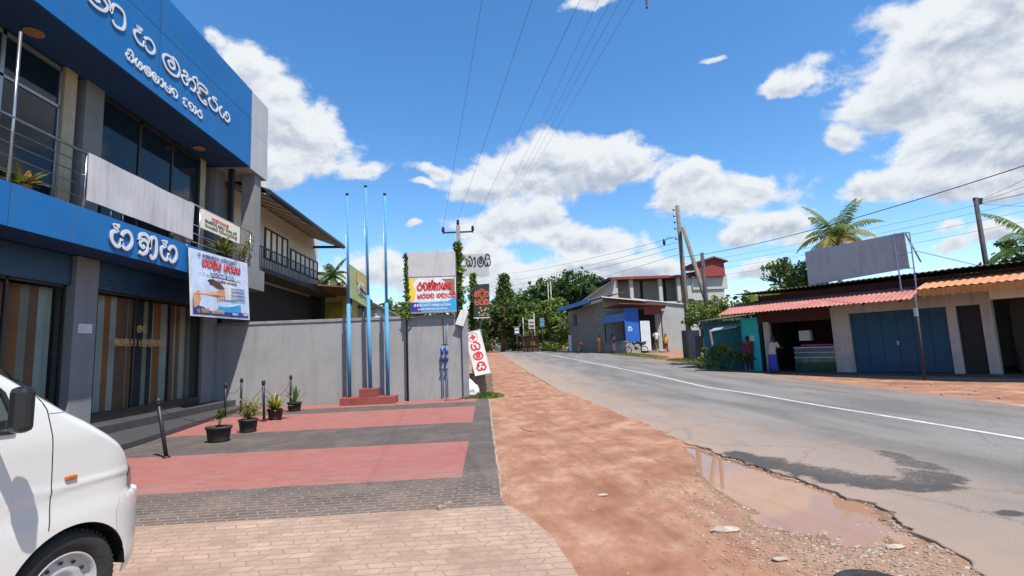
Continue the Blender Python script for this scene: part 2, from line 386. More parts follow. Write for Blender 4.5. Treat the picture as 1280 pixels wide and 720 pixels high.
def tree(label, loc, H, R_, dens=9, size=.16, mats=('leaf_a', 'leaf_b', 'leaf_c'), seed=0, trunk='bark', tr=.14, low=.35, name='broadleaf_tree', group=None, nb_=7):
    rnd = random.Random(seed); loc = V(loc); t = thing(name, label, 'tree', loc, group)
    w = MB().m(trunk); top = loc+V((rnd.uniform(-.3, .3), rnd.uniform(-.3, .3), H*.72))
    w.tube([loc-V((0, 0, .1)), loc+V((rnd.uniform(-.1, .1), 0, H*.3)), top], [tr*1.25, tr, tr*.4], 8)
    blobs = [(loc+V((0, 0, H*(low+1)/2)), (R_*.6, R_*.6, H*(1-low)*.42))]
    for i in range(nb_):
        a = i*2.4+rnd.random(); z = H*lerp(low+.1, .88, (i+.5)/nb_+rnd.uniform(-.1, .1)); q = R_*rnd.uniform(.45, .75)*(1.1-.5*(z/H-low)/(1-low))
        c = loc+V((cos(a)*q, sin(a)*q, z)); r = R_*rnd.uniform(.32, .55)
        blobs.append((c, (r, r, r*.75))); st = loc+V((0, 0, H*rnd.uniform(.28, .5)))
        w.tube([st, (st+c)/2+V((0, 0, .1*H*.3)), c], [tr*.5, tr*.33, tr*.1], 6)
    w.build('trunk', t); crown(blobs, dens, size, mats, seed).build('crown', t, fix=False); return t
def frond(mb, base, az, el, ln, rnd, m, droop=1.0, leafw=.5, n=26, lw=.032):
    d = V((cos(az)*cos(el), sin(az)*cos(el), sin(el))); side = V((-sin(az), cos(az), 0)); pts = []; p = V(base); st = ln/n
    for i in range(n+1):
        pts.append(p.copy()); p = p+d*st; d = (d+V((0, 0, -.07*droop*(1+i/n*.8)))).normalized()
    mb.m(m); mb.tube(pts, [lerp(.03, .006, i/n) for i in range(n+1)], 4, False)
    for i in range(2, n+1):
        for sub in (0, .5):
            q = pts[i] if sub == 0 else (pts[i]+pts[i-1])/2
            t = i/n; ll = leafw*sin(pi*(.12+.85*t))*rnd.uniform(.8, 1.1); fw = (pts[i]-pts[i-1]).normalized()
            for s_ in (1, -1):
                dd = (side*s_+fw*.45+V((0, 0, -.35-.4*rnd.random()))).normalized()
                a = q; b = q+dd*ll*.55; e = q+dd*ll+V((0, 0, -.12*ll)); w = fw*lw
                mb.face([mb.v(a-w*.5), mb.v(b-w), mb.v(e), mb.v(b+w), mb.v(a+w*.5)])
def palm(label, loc, H, ln, seed, nf=18, mats=('leaf_a', 'leaf_c', 'frond_tan'), tr=.16, lean=(.3, 0)):
    rnd = random.Random(seed); loc = V(loc); t = thing('coconut_palm', label, 'palm', loc)
    top = loc+V((lean[0], lean[1], H)); nb('bark_pale').tube([loc-V((0, 0, .2)), loc+V((lean[0]*.2, lean[1]*.2, H*.5)), top], [tr*1.4, tr, tr*.8], 10).build('trunk', t)
    for i in range(nf):
        az = i*2.399; lv = i/nf; el = lerp(1.25, -.45, lv)+rnd.uniform(-.12, .12)
        m = MB(); frond(m, top, az, el, ln*rnd.uniform(.85, 1.1), rnd, mats[0] if lv < .45 else (mats[1] if lv < .62 else mats[2]), droop=lerp(.5, 1.1, lv), leafw=ln*.25)
        m.build('frond', t, fix=False)
    return t

# ------------------------------------------------------------ WORLD
def world():
    w = bpy.data.worlds.new('World'); sc.world = w; w.use_nodes = True; t = w.node_tree; t.nodes.clear()
    out = N(t, 'ShaderNodeOutputWorld')
    sky = N(t, 'ShaderNodeTexSky', sky_type='NISHITA'); sky.sun_disc = False
    sky.sun_elevation = SUN_EL; sky.sun_rotation = SUN_ROT; sky.air_density = 1.0; sky.dust_density = .35; sky.ozone_density = 2.2; sky.altitude = 50
    hs = N(t, 'ShaderNodeHueSaturation'); hs.inputs['Saturation'].default_value = 1.27; hs.inputs['Value'].default_value = 1.36
    L(t, sky, 0, hs, 'Color')
    bg = N(t, 'ShaderNodeBackground'); bg.inputs[1].default_value = SKY; L(t, hs, 0, bg, 0)
    tc = N(t, 'ShaderNodeTexCoord'); sp = N(t, 'ShaderNodeSeparateXYZ'); L(t, tc, 'Generated', sp, 0)
    az = N(t, 'ShaderNodeMath', operation='ARCTAN2'); L(t, sp, 0, az, 0); L(t, sp, 1, az, 1)
    el = N(t, 'ShaderNodeMath', operation='ARCSINE'); L(t, sp, 2, el, 0)
    # warp the coordinates so that outlines billow
    nA = N(t, 'ShaderNodeTexNoise'); nA.inputs['Scale'].default_value = 7; nA.inputs['Detail'].default_value = 6; L(t, tc, 'Generated', nA, 'Vector')
    sA = N(t, 'ShaderNodeSeparateColor'); L(t, nA, 1, sA, 0)
    def warp(src, ch, amt):
        a = N(t, 'ShaderNodeMath', operation='SUBTRACT'); L(t, sA, ch, a, 0); a.inputs[1].default_value = .5
        b = N(t, 'ShaderNodeMath', operation='MULTIPLY_ADD'); L(t, a, 0, b, 0); b.inputs[1].default_value = amt; L(t, src, 0, b, 2); return b
    azw = warp(az, 0, .12); elw = warp(el, 1, .08)
    best = None; tt = None
    for (x, y, rx, ry, wgt) in CLOUDS:
        d = ray(x, y).normalized(); a0 = math.atan2(d.x, d.y); e0 = math.asin(d.z)
        d2 = ray(x+rx, y).normalized(); ra = max(.02, abs(math.atan2(d2.x, d2.y)-a0)); d3 = ray(x, y-ry).normalized(); re = max(.008, abs(math.asin(d3.z)-e0))
        u = N(t, 'ShaderNodeMath', operation='MULTIPLY_ADD'); L(t, azw, 0, u, 0); u.inputs[1].default_value = 1/ra; u.inputs[2].default_value = -a0/ra
        v = N(t, 'ShaderNodeMath', operation='MULTIPLY_ADD'); L(t, elw, 0, v, 0); v.inputs[1].default_value = 1/re; v.inputs[2].default_value = -e0/re
        vn = N(t, 'ShaderNodeMath', operation='MULTIPLY'); L(t, v, 0, vn, 0); vn.inputs[1].default_value = -1.35
        vm = N(t, 'ShaderNodeMath', operation='MAXIMUM'); L(t, v, 0, vm, 0); L(t, vn, 0, vm, 1)
        uu = N(t, 'ShaderNodeMath', operation='MULTIPLY'); L(t, u, 0, uu, 0); L(t, u, 0, uu, 1)
        s_ = N(t, 'ShaderNodeMath', operation='MULTIPLY_ADD'); L(t, vm, 0, s_, 0); L(t, vm, 0, s_, 1); L(t, uu, 0, s_, 2)
        sq = N(t, 'ShaderNodeMath', operation='SQRT'); L(t, s_, 0, sq, 0)
        m = N(t, 'ShaderNodeMath', operation='SUBTRACT'); m.inputs[0].default_value = wgt; L(t, sq, 0, m, 1)
        m5 = N(t, 'ShaderNodeMath', operation='MULTIPLY'); L(t, m, 0, m5, 0); m5.inputs[1].default_value = 5
        ex = N(t, 'ShaderNodeMath', operation='EXPONENT'); L(t, m5, 0, ex, 0)
        vc = N(t, 'ShaderNodeClamp'); L(t, v, 0, vc, 0); vc.inputs[1].default_value = -1.5; vc.inputs[2].default_value = 1.5
        if best is None:
            best = ex; tt = N(t, 'ShaderNodeMath', operation='MULTIPLY'); L(t, ex, 0, tt, 0); L(t, vc, 0, tt, 1)
        else:
            b2 = N(t, 'ShaderNodeMath', operation='ADD'); L(t, best, 0, b2, 0); L(t, ex, 0, b2, 1); best = b2
            t2 = N(t, 'ShaderNodeMath', operation='MULTIPLY_ADD'); L(t, ex, 0, t2, 0); L(t, vc, 0, t2, 1); L(t, tt, 0, t2, 2); tt = t2
    q_ = N(t, 'ShaderNodeMath', operation='DIVIDE'); L(t, tt, 0, q_, 0); L(t, best, 0, q_, 1); tt = q_
    lg = N(t, 'ShaderNodeMath', operation='LOGARITHM'); L(t, best, 0, lg, 0); lg.inputs[1].default_value = math.e
    l5 = N(t, 'ShaderNodeMath', operation='MULTIPLY'); L(t, lg, 0, l5, 0); l5.inputs[1].default_value = .2
    l5.operation = 'MULTIPLY_ADD'; l5.inputs[2].default_value = .11
    lm = N(t, 'ShaderNodeMath', operation='MINIMUM'); L(t, l5, 0, lm, 0); lm.inputs[1].default_value = 1.0; best = lm
    nB = N(t, 'ShaderNodeTexNoise'); nB.inputs['Scale'].default_value = 9; nB.inputs['Detail'].default_value = 9; nB.inputs['Roughness'].default_value = .62; nB.inputs['Distortion'].default_value = .25
    mpB = N(t, 'ShaderNodeMapping'); mpB.inputs['Scale'].default_value = (1, 1, 1.5); L(t, tc, 'Generated', mpB, 0); L(t, mpB, 0, nB, 'Vector')
    vor = N(t, 'ShaderNodeTexVoronoi', feature='SMOOTH_F1'); vor.inputs['Scale'].default_value = 17; vor.inputs['Detail'].default_value = 2; vor.inputs['Roughness'].default_value = .6; L(t, mpB, 0, vor, 'Vector')
    # density = ellipses + noise
    d1 = N(t, 'ShaderNodeMath', operation='MULTIPLY_ADD'); L(t, nB, 0, d1, 0); d1.inputs[1].default_value = 2.3; d1.inputs[2].default_value = -1.02
    d2 = N(t, 'ShaderNodeMath', operation='MULTIPLY_ADD'); L(t, vor, 0, d2, 0); d2.inputs[1].default_value = -.18; L(t, d1, 0, d2, 2)
    d3 = N(t, 'ShaderNodeMath', operation='ADD'); L(t, best, 0, d3, 0); L(t, d2, 0, d3, 1)
    al = N(t, 'ShaderNodeMapRange', interpolation_type='SMOOTHSTEP'); al.inputs[1].default_value = -.12; al.inputs[2].default_value = .34; L(t, d3, 0, al, 0)
    # shade: bright tops, grey undersides
    s1 = N(t, 'ShaderNodeMath', operation='MULTIPLY_ADD'); L(t, d2, 0, s1, 0); s1.inputs[1].default_value = -1.1; s1.inputs[2].default_value = -.05
    nC = N(t, 'ShaderNodeTexNoise')
    for k_ in ('Scale', 'Detail', 'Roughness', 'Distortion'): nC.inputs[k_].default_value = nB.inputs[k_].default_value
    of = N(t, 'ShaderNodeVectorMath', operation='ADD'); L(t, mpB, 0, of, 0); of.inputs[1].default_value = (.004, -.006, .024); L(t, of, 0, nC, 'Vector')
    df = N(t, 'ShaderNodeMath', operation='SUBTRACT'); L(t, nB, 0, df, 0); L(t, nC, 0, df, 1)
    dm_ = N(t, 'ShaderNodeMath', operation='MULTIPLY_ADD'); L(t, df, 0, dm_, 0); dm_.inputs[1].default_value = 6.0; L(t, tt, 0, dm_, 2)
    s1.inputs[1].default_value = -.25
    s2 = N(t, 'ShaderNodeMath', operation='ADD'); L(t, dm_, 0, s2, 0); L(t, s1, 0, s2, 1)
    # thin rims are bright
    rim = N(t, 'ShaderNodeMapRange'); rim.inputs[1].default_value = .1; rim.inputs[2].default_value = .9; rim.inputs[3].default_value = .55; rim.inputs[4].default_value = -.10; L(t, d3, 0, rim, 0)
    s3 = N(t, 'ShaderNodeMath', operation='ADD'); L(t, s2, 0, s3, 0); L(t, rim, 0, s3, 1)
    sm = N(t, 'ShaderNodeMapRange', interpolation_type='SMOOTHSTEP'); sm.inputs[1].default_value = -1.1; sm.inputs[2].default_value = .8; L(t, s3, 0, sm, 0)
    cc = N(t, 'ShaderNodeMix', data_type='RGBA'); L(t, sm, 0, cc, 0); cc.inputs[6].default_value = (.46, .53, .65, 1); cc.inputs[7].default_value = (.86, .90, .94, 1)
    cb = N(t, 'ShaderNodeBackground'); L(t, cc, 2, cb, 0); cb.inputs[1].default_value = 1.0/2**EXPO
    ms = N(t, 'ShaderNodeMixShader')
    hz = N(t, 'ShaderNodeMapRange'); hz.inputs[1].default_value = -.01; hz.inputs[2].default_value = .03; L(t, el, 0, hz, 0)
    am = N(t, 'ShaderNodeMath', operation='MULTIPLY'); L(t, al, 0, am, 0); L(t, hz, 0, am, 1)
    L(t, am, 0, ms, 0); L(t, bg, 0, ms, 1); L(t, cb, 0, ms, 2); L(t, ms, 0, out, 0)
    w.cycles.sampling_method = 'MANUAL'; w.cycles.sample_map_resolution = 512
CLOUDS = [ # px centre, radii, weight
 (300, 85, 38, 45, 1.0), (345, 150, 60, 55, 1.0), (390, 195, 55, 42, 1), (350, 215, 45, 30, 1), (445, 212, 36, 16, .9), (270, 45, 22, 22, .7),
 (655, 215, 75, 42, 1.05), (735, 215, 85, 45, 1.05), (790, 210, 30, 26, .9), (640, 285, 80, 30, 1), (540, 215, 42, 14, .75), (585, 240, 40, 26, .8), (520, 232, 22, 8, .6),
 (900, 245, 92, 32, 1), (860, 228, 38, 24, .95), (955, 245, 40, 20, .9),
 (745, 308, 72, 20, 1), (700, 300, 30, 12, .9), (725, 340, 75, 16, 1), (815, 340, 65, 18, 1), (655, 352, 48, 22, 1), (600, 340, 50, 40, .85),
 (478, 338, 55, 28, 1), (425, 345, 40, 20, .9), (515, 282, 12, 7, .7), (960, 290, 58, 24, 1), (1000, 305, 40, 16, .9), (945, 345, 55, 16, .95), (860, 350, 40, 14, .8),
 (1200, 70, 170, 95, 1.15), (1270, 140, 140, 110, 1.15), (1130, 120, 80, 55, 1.0), (1190, 180, 90, 60, 1.0), (1060, 165, 38, 22, .8), (1000, 98, 45, 24, .75), (1025, 72, 30, 20, .6),
 (1100, 25, 45, 35, .7), (1230, 10, 120, 50, 1.1), (1095, 235, 75, 26, 1), (1190, 232, 85, 30, 1), (1260, 225, 60, 24, .9), (740, 5, 48, 16, .85), (1250, 290, 60, 22, .85), (1190, 305, 40, 14, .7), (1190, 282, 30, 10, .6), (885, 80, 40, 8, .45),
 (1500, 200, 200, 60, 1), (60, 300, 120, 60, 1), (-200, 200, 200, 80, 1)]
SUNV = V((.27, -.42, 1.0)).normalized()
SUN_EL = math.asin(SUNV.z); SUN_ROT = math.atan2(SUNV.x, SUNV.y); SKY = .105; EXPO = .6
world()
sl = bpy.data.lights.new('sun', 'SUN'); sl.energy = 5.0; sl.angle = R(.5); sl.color = (1, .955, .88)
so = bpy.data.objects.new('sun', sl); COL.objects.link(so); so.rotation_euler = (-SUNV).to_track_quat('-Z', 'Y').to_euler()
cam = bpy.data.cameras.new('camera'); co = bpy.data.objects.new('camera', cam); COL.objects.link(co); sc.camera = co
cam.sensor_width = 36; cam.lens = CF/1280*36; cam.clip_start = .05; cam.clip_end = 6000
mw = Matrix((cr, cu, -cf)).transposed().to_4x4(); mw.translation = V((0, 0, CH)); co.matrix_world = mw
sc.view_settings.view_transform = 'Standard'; sc.view_settings.look = 'None'; sc.view_settings.gamma = 1; sc.view_settings.exposure = EXPO
sc.cycles.max_bounces = 6; sc.cycles.transparent_max_bounces = 12; sc.cycles.caustics_reflective = False; sc.cycles.caustics_refractive = False

# ------------------------------------------------------------ GROUND
RL = [(-6, 3.2), (2, 3.15), (3.4, 3.2), (4.2, 3.5), (4.5, 3.62), (5.8, 3.45), (7, 3.22), (8.4, 3.12), (9.8, 2.95), (17, 2.62), (27, 2.2), (40, 2.0), (68, 1.8), (160, 2.5), (400, 8)]
RR = [(-6, 10.5), (9.6, 10.7), (11, 11), (17, 11.7), (25, 11.3), (38, 11.6), (56, 12), (90, 13.4), (160, 17), (400, 30)]
RW = [(-6, 7.53), (8, 7.54), (12, 7.53), (16, 7.47), (20, 7.37), (25, 7.2), (30, 7.02), (36, 6.83), (44, 6.65), (60, 6.5), (82, 6.9), (152, 9), (400, 18)]
def road_left(y):
    w = 1 if y < 20 else .3
    return interp(RL, y)+w*(.12*NZ.noise(V((y*1.3, 3, 0)))+.07*NZ.noise(V((y*4.1, 8, 0)))+.045*NZ.noise(V((y*11, 2, 0)))+.03*NZ.noise(V((y*27, 5, 0))))
def puddle_d(x, y):
    # signed field of the hollow beside the broken road edge (>0 inside)
    cy = (y-5.82)/1.45
    if abs(cy) > 1.35: return -1
    c = interp([(3.8, 3.05), (4.4, 2.98), (5.4, 2.95), (6.4, 2.98), (7.2, 3.0)], y); w = interp([(3.9, .45), (4.6, .56), (5.6, .40), (6.4, .24), (7.3, .1)], y)
    return 1-math.sqrt(((x-c)/w)**2+(cy*.86)**2)+.22*NZ.noise(V((x*2.6, y*2.6, 1)))
def dirt_h(x, y):
    h = .018*NZ.noise(V((x*1.1, y*.7, 0)))+.012*NZ.noise(V((x*4, y*3, 2)))+.005*NZ.noise(V((x*13, y*11, 4)))+.003*NZ.noise(V((x*34, y*31, 6)))
    h -= .012
    d = puddle_d(x, y)
    if d > -.6: h -= .040*min(1, (d+.6)/.8)
    rut = exp(-((x-1.55+.03*y)/.18)**2)*.012+exp(-((x-.75)/.14)**2)*.008
    t_ = max(0, min(1, (y-7.6)/2.2)); near = exp(-max(0, interp(RL, y)-x)/.45)
    h = min(h-rut, .022)
    return h+t_*near*(.034+.012*NZ.noise(V((x*3, y*2, 3))))
def ground_mesh():
    # coarse sheet to the horizon
    mb = nb('far_ground'); xs = [-900, -300, -120, -60, -35, -22, -16, -12, -9, -5, 0, 2.2, 10, 14, 18, 25, 40, 70, 150, 400, 900]
    ys = [-300, -60, -20, -6, 0, 6, 12, 17]+[17+i*3 for i in range(1, 12)]+[55+i*8 for i in range(12)]+[160, 200, 300, 500, 900, 2500]
    g = [[mb.v((x, y, zg(y)-.09)) for x in xs] for y in ys]
    for j in range(len(ys)-1):
        for i in range(len(xs)-1): mb.face([g[j][i], g[j][i+1], g[j+1][i+1], g[j+1][i]])
    struct(mb.build('ground'))
    # red earth verge, finely modelled near the camera
    def sheet(name, k, x0f, x1f, ys, nx, zf):
        mb = nb(k); rows = []
        for y in ys:
            a, b = x0f(y), x1f(y); rows.append([mb.v((lerp(a, b, i/nx), y, zf(lerp(a, b, i/nx), y))) for i in range(nx+1)])
        for A, B in zip(rows, rows[1:]):
            for i in range(nx): mb.face([A[i], A[i+1], B[i+1], B[i]])
        return struct(mb.build(name, smooth=True))
    ysn = [-4+i*.5 for i in range(12)]+[2+i*.032 for i in range(220)]+[9.05+i*.08 for i in range(100)]
    sheet('dirt_verge', 'dirt', lambda y: -.35 if y < 17 else -.9, lambda y: road_left(y)+.12, ysn, 120, lambda x, y: dirt_h(x, y)+zg(y))
    ysf = [17.02+i*.7 for i in range(60)]+[60+i*4 for i in range(40)]
    sheet('dirt_verge', 'dirt', lambda y: -2.2-(y-17)*.02, lambda y: road_left(y)+.1, ysf, 14, lambda x, y: zg(y)-.012+.02*NZ.noise(V((x, y*.5, 0))))
    sheet('dirt_verge', 'dirt', lambda y: interp(RR, y)-.3, lambda y: interp(RR, y)+4.5+(3 if y > 24 else 0), [-4+i*.5 for i in range(110)]+[52+i*3 for i in range(50)], 24, lambda x, y: zg(y)-.01+.03*NZ.noise(V((x*.8, y*.5, 5)))*(1 if y < 60 else 2))
    ysr = [-5+i*.25 for i in range(24)]+[1+i*.05 for i in range(260)]+[14+i*.5 for i in range(100)]+[64+i*4 for i in range(80)]
    def rz(x, y):
        e = x-interp(RL, y); return zg(y)+.028+.012*NZ.noise(V((x*.6, y*.35, 0)))*(1 if y < 40 else .3)-.026*exp(-max(e, 0)*2.5)
    # road surface, with a crumbling vertical edge where it meets the puddle
    mb = nb('asphalt'); rows = []
    for y in ysr:
        a, b = road_left(y), interp(RR, y)+.1*NZ.noise(V((y*.8, 1, 1))); r_ = [mb.v((a-.015, y, zg(y)-.055))]
        for i in range(41):
            x = lerp(a, b, (i/40)**1.5); r_.append(mb.v((x, y, rz(x, y))))
        rows.append(r_)
    for A, B in zip(rows, rows[1:]):
        for i in range(len(A)-1):
            f = mb.face([A[i], A[i+1], B[i+1], B[i]])
            if f and i: f.smooth = True
    struct(mb.build('road'))
    mb = nb('line_paint')
    for (y0, y1) in zip(ysr, ysr[1:]):
        if y1 > 200: break
        w = .055
        A, B = interp(RW, y0), interp(RW, y1)
        mb.quad(*[(x, y, rz(x, y)+.005) for x, y in ((A-w, y0), (A+w, y0), (B+w, y1), (B-w, y1))])
    struct(mb.build('road_marking'))
    # puddle water
    mb = nb('water'); zz = -.029
    st = .05; x = 2.2
    pts = []
    for i in range(40):
        for j in range(90):
            X0, Y0 = 2.2+i*.045, 3.6+j*.05
            if puddle_d(X0, Y0) > -.75 and X0 < road_left(Y0)+.06: mb.quad((X0, Y0, zz), (X0+.045, Y0, zz), (X0+.045, Y0+.05, zz), (X0, Y0+.05, zz))
    bmesh.ops.remove_doubles(mb.bm, verts=mb.bm.verts[:], dist=.001)
    struct(mb.build('puddle'))
def sh_dirt():
    m = bpy.data.materials.new('dirt'); t = nt(m); o = N(t, 'ShaderNodeOutputMaterial'); p = N(t, 'ShaderNodeBsdfPrincipled'); L(t, p, 0, o, 0)
    tc = N(t, 'ShaderNodeTexCoord'); geo = N(t, 'ShaderNodeNewGeometry')
    a = N(t, 'ShaderNodeTexNoise'); a.inputs['Scale'].default_value = 1.3; a.inputs['Detail'].default_value = 12; a.inputs['Roughness'].default_value = .66; L(t, tc, 'Object', a, 'Vector')
    mp = N(t, 'ShaderNodeMapping'); mp.inputs['Scale'].default_value = (1, .55, 1); mp.inputs['Rotation'].default_value = (0, 0, .2); L(t, tc, 'Object', mp, 0)
    b = N(t, 'ShaderNodeTexNoise'); b.inputs['Scale'].default_value = 2.2; b.inputs['Detail'].default_value = 12; b.inputs['Roughness'].default_value = .74; L(t, mp, 0, b, 'Vector')
    r = N(t, 'ShaderNodeValToRGB'); e = r.color_ramp.elements; e[0].position = .32; e[0].color = (.165, .070, .041, 1); e[1].position = .66; e[1].color = (.41, .262, .178, 1)
    q = e.new(.5); q.color = (.275, .138, .085, 1)
    mixf = N(t, 'ShaderNodeMix', data_type='FLOAT'); mixf.inputs[0].default_value = .5; L(t, a, 0, mixf, 2); L(t, b, 0, mixf, 3); L(t, mixf, 0, r, 0)
    # pebbles: pale specks
    v = N(t, 'ShaderNodeTexVoronoi'); v.inputs['Scale'].default_value = 34; L(t, tc, 'Object', v, 'Vector')
    vm = N(t, 'ShaderNodeMapRange'); vm.inputs[1].default_value = .10; vm.inputs[2].default_value = .2; vm.inputs[3].default_value = 1; vm.inputs[4].default_value = 0; L(t, v, 0, vm, 0)
    n3 = N(t, 'ShaderNodeTexNoise'); n3.inputs['Scale'].default_value = 1.7; n3.inputs['Detail'].default_value = 4; L(t, tc, 'Object', n3, 'Vector')
    n3m = N(t, 'ShaderNodeMapRange'); n3m.inputs[1].default_value = .54; n3m.inputs[2].default_value = .7; L(t, n3, 0, n3m, 0)
    # sandy grit belt beside the broken edge
    sp = N(t, 'ShaderNodeSeparateXYZ'); L(t, tc, 'Object', sp, 0)
    gx = N(t, 'ShaderNodeMapRange', interpolation_type='SMOOTHSTEP'); gx.inputs[1].default_value = 1.7; gx.inputs[2].default_value = 2.6; L(t, sp, 0, gx, 0)
    gy = N(t, 'ShaderNodeMapRange', interpolation_type='SMOOTHSTEP'); gy.inputs[1].default_value = 6.5; gy.inputs[2].default_value = 4.2; L(t, sp, 1, gy, 0)
    gg = N(t, 'ShaderNodeMath', operation='MULTIPLY'); L(t, gx, 0, gg, 0); L(t, gy, 0, gg, 1)
    ggn = N(t, 'ShaderNodeMath', operation='MULTIPLY'); L(t, gg, 0, ggn, 0); L(t, n3, 0, ggn, 1); ggs = N(t, 'ShaderNodeMath', operation='MULTIPLY', use_clamp=True); L(t, ggn, 0, ggs, 0); ggs.inputs[1].default_value = 1.5
    x0 = N(t, 'ShaderNodeMix', data_type='RGBA'); L(t, ggs, 0, x0, 0); L(t, r, 0, x0, 6); x0.inputs[7].default_value = (.26, .175, .12, 1)
    vv = N(t, 'ShaderNodeMath', operation='MULTIPLY'); L(t, vm, 0, vv, 0); L(t, n3m, 0, vv, 1)
    x1 = N(t, 'ShaderNodeMix', data_type='RGBA'); L(t, vv, 0, x1, 0); L(t, x0, 2, x1, 6); x1.inputs[7].default_value = (.33, .24, .17, 1)
    # damp soil low in the hollow
    gs = N(t, 'ShaderNodeSeparateXYZ'); L(t, geo, 'Position', gs, 0)
    wz = N(t, 'ShaderNodeMapRange'); wz.inputs[1].default_value = -.031; wz.inputs[2].default_value = -.014; wz.inputs[3].default_value = .6; wz.inputs[4].default_value = 0; L(t, gs, 2, wz, 0)
    gx2 = N(t, 'ShaderNodeMapRange', interpolation_type='SMOOTHSTEP'); gx2.inputs[1].default_value = 2.1; gx2.inputs[2].default_value = 2.55; L(t, sp, 0, gx2, 0)
    wzm = N(t, 'ShaderNodeMath', operation='MULTIPLY'); L(t, wz, 0, wzm, 0); L(t, gx2, 0, wzm, 1)
    x2 = N(t, 'ShaderNodeMix', data_type='RGBA'); L(t, wzm, 0, x2, 0); L(t, x1, 2, x2, 6); x2.inputs[7].default_value = (.10, .057, .038, 1)
    L(t, x2, 2, p, 'Base Color'); p.inputs['Roughness'].default_value = .95; p.inputs['Specular IOR Level'].default_value = .2
    f = N(t, 'ShaderNodeTexNoise'); f.inputs['Scale'].default_value = 22; f.inputs['Detail'].default_value = 9; f.inputs['Roughness'].default_value = .75; L(t, tc, 'Object', f, 'Vector')
    ad = N(t, 'ShaderNodeMath', operation='ADD'); L(t, f, 0, ad, 0); L(t, vv, 0, ad, 1)
    bp = N(t, 'ShaderNodeBump'); bp.inputs['Strength'].default_value = .75; bp.inputs['Distance'].default_value = .018; L(t, ad, 0, bp, 'Height'); L(t, bp, 0, p, 'Normal')
    M['dirt'] = m
def sh_asphalt():
    m = bpy.data.materials.new('asphalt'); t = nt(m); o = N(t, 'ShaderNodeOutputMaterial'); p = N(t, 'ShaderNodeBsdfPrincipled'); L(t, p, 0, o, 0)
    tc = N(t, 'ShaderNodeTexCoord'); sp = N(t, 'ShaderNodeSeparateXYZ'); L(t, tc, 'Object', sp, 0)
    mp = N(t, 'ShaderNodeMapping'); mp.inputs['Scale'].default_value = (1, .18, 1); L(t, tc, 'Object', mp, 0)
    a = N(t, 'ShaderNodeTexNoise'); a.inputs['Scale'].default_value = 1.3; a.inputs['Detail'].default_value = 8; L(t, mp, 0, a, 'Vector')
    r = N(t, 'ShaderNodeValToRGB'); e = r.color_ramp.elements; e[0].position = .36; e[0].color = (.120, .111, .102, 1); e[1].position = .64; e[1].color = (.185, .172, .158, 1); L(t, a, 0, r, 0)
    fine = N(t, 'ShaderNodeTexNoise'); fine.inputs['Scale'].default_value = 120; fine.inputs['Detail'].default_value = 3; L(t, tc, 'Object', fine, 'Vector')
    fm = N(t, 'ShaderNodeMapRange'); fm.inputs[1].default_value = .35; fm.inputs[2].default_value = .7; fm.inputs[3].default_value = .6; fm.inputs[4].default_value = 1.5; L(t, fine, 0, fm, 0)
    ml = N(t, 'ShaderNodeMix', data_type='RGBA', blend_type='MULTIPLY'); ml.inputs[0].default_value = 1; L(t, r, 0, ml, 6)
    L(t, fm, 0, ml, 7)
    # dust blown from the verge onto the lane edge
    n2 = N(t, 'ShaderNodeTexNoise'); n2.inputs['Scale'].default_value = 1.1; n2.inputs['Detail'].default_value = 9; n2.inputs['Roughness'].default_value = .7; L(t, tc, 'Object', n2, 'Vector')
    yb = N(t, 'ShaderNodeMath', operation='MULTIPLY_ADD'); L(t, sp, 1, yb, 0); yb.inputs[1].default_value = .035; L(t, sp, 0, yb, 2)   # edge moves left with distance
    wd = N(t, 'ShaderNodeMath', operation='MULTIPLY_ADD'); L(t, n2, 0, wd, 0); wd.inputs[1].default_value = -3.2; L(t, yb, 0, wd, 2)
    dm = N(t, 'ShaderNodeMapRange', interpolation_type='SMOOTHSTEP'); dm.inputs[1].default_value = 1.1; dm.inputs[2].default_value = 5.0; dm.inputs[3].default_value = .95; dm.inputs[4].default_value = 0; L(t, wd, 0, dm, 0)
    x1 = N(t, 'ShaderNodeMix', data_type='RGBA'); L(t, dm, 0, x1, 0); L(t, ml, 2, x1, 6); x1.inputs[7].default_value = (.28, .205, .155, 1)
    # right edge dust
    rm = N(t, 'ShaderNodeMapRange', interpolation_type='SMOOTHSTEP'); rm.inputs[1].default_value = 9.6; rm.inputs[2].default_value = 11.3; rm.inputs[4].default_value = .7; L(t, sp, 0, rm, 0)
    rmn = N(t, 'ShaderNodeMath', operation='MULTIPLY'); L(t, rm, 0, rmn, 0); L(t, n2, 0, rmn, 1)
    x2 = N(t, 'ShaderNodeMix', data_type='RGBA'); L(t, rmn, 0, x2, 0); L(t, x1, 2, x2, 6); x2.inputs[7].default_value = (.24, .15, .105, 1)
    # newer dark tar patches
    last = x2; pk = []
    for (cx, cy, rx, ry) in ((3.42, 6.8, .22, .4), (3.58, 6.4, .27, .42), (3.74, 6.0, .30, .42), (3.90, 5.66, .32, .4), (4.12, 5.36, .36, .34), (4.45, 5.16, .40, .28), (4.82, 5.4, .28, .36), (5.08, 5.9, .2, .4), (5.2, 6.35, .16, .36), (4.45, 4.25, .13, .09)):
        v = N(t, 'ShaderNodeVectorMath', operation='SUBTRACT'); L(t, tc, 'Object', v, 0); v.inputs[1].default_value = (cx, cy, 0)
        s = N(t, 'ShaderNodeVectorMath', operation='MULTIPLY'); L(t, v, 0, s, 0); s.inputs[1].default_value = (1/rx, 1/ry, 0)
        l = N(t, 'ShaderNodeVectorMath', operation='LENGTH'); L(t, s, 0, l, 0); pk.append(l)
    mn = pk[0]; oi = 1
    for q in pk[1:]:
        k = N(t, 'ShaderNodeMath', operation='MINIMUM'); L(t, mn, 'Value', k, 0); L(t, q, 'Value', k, 1); mn = k
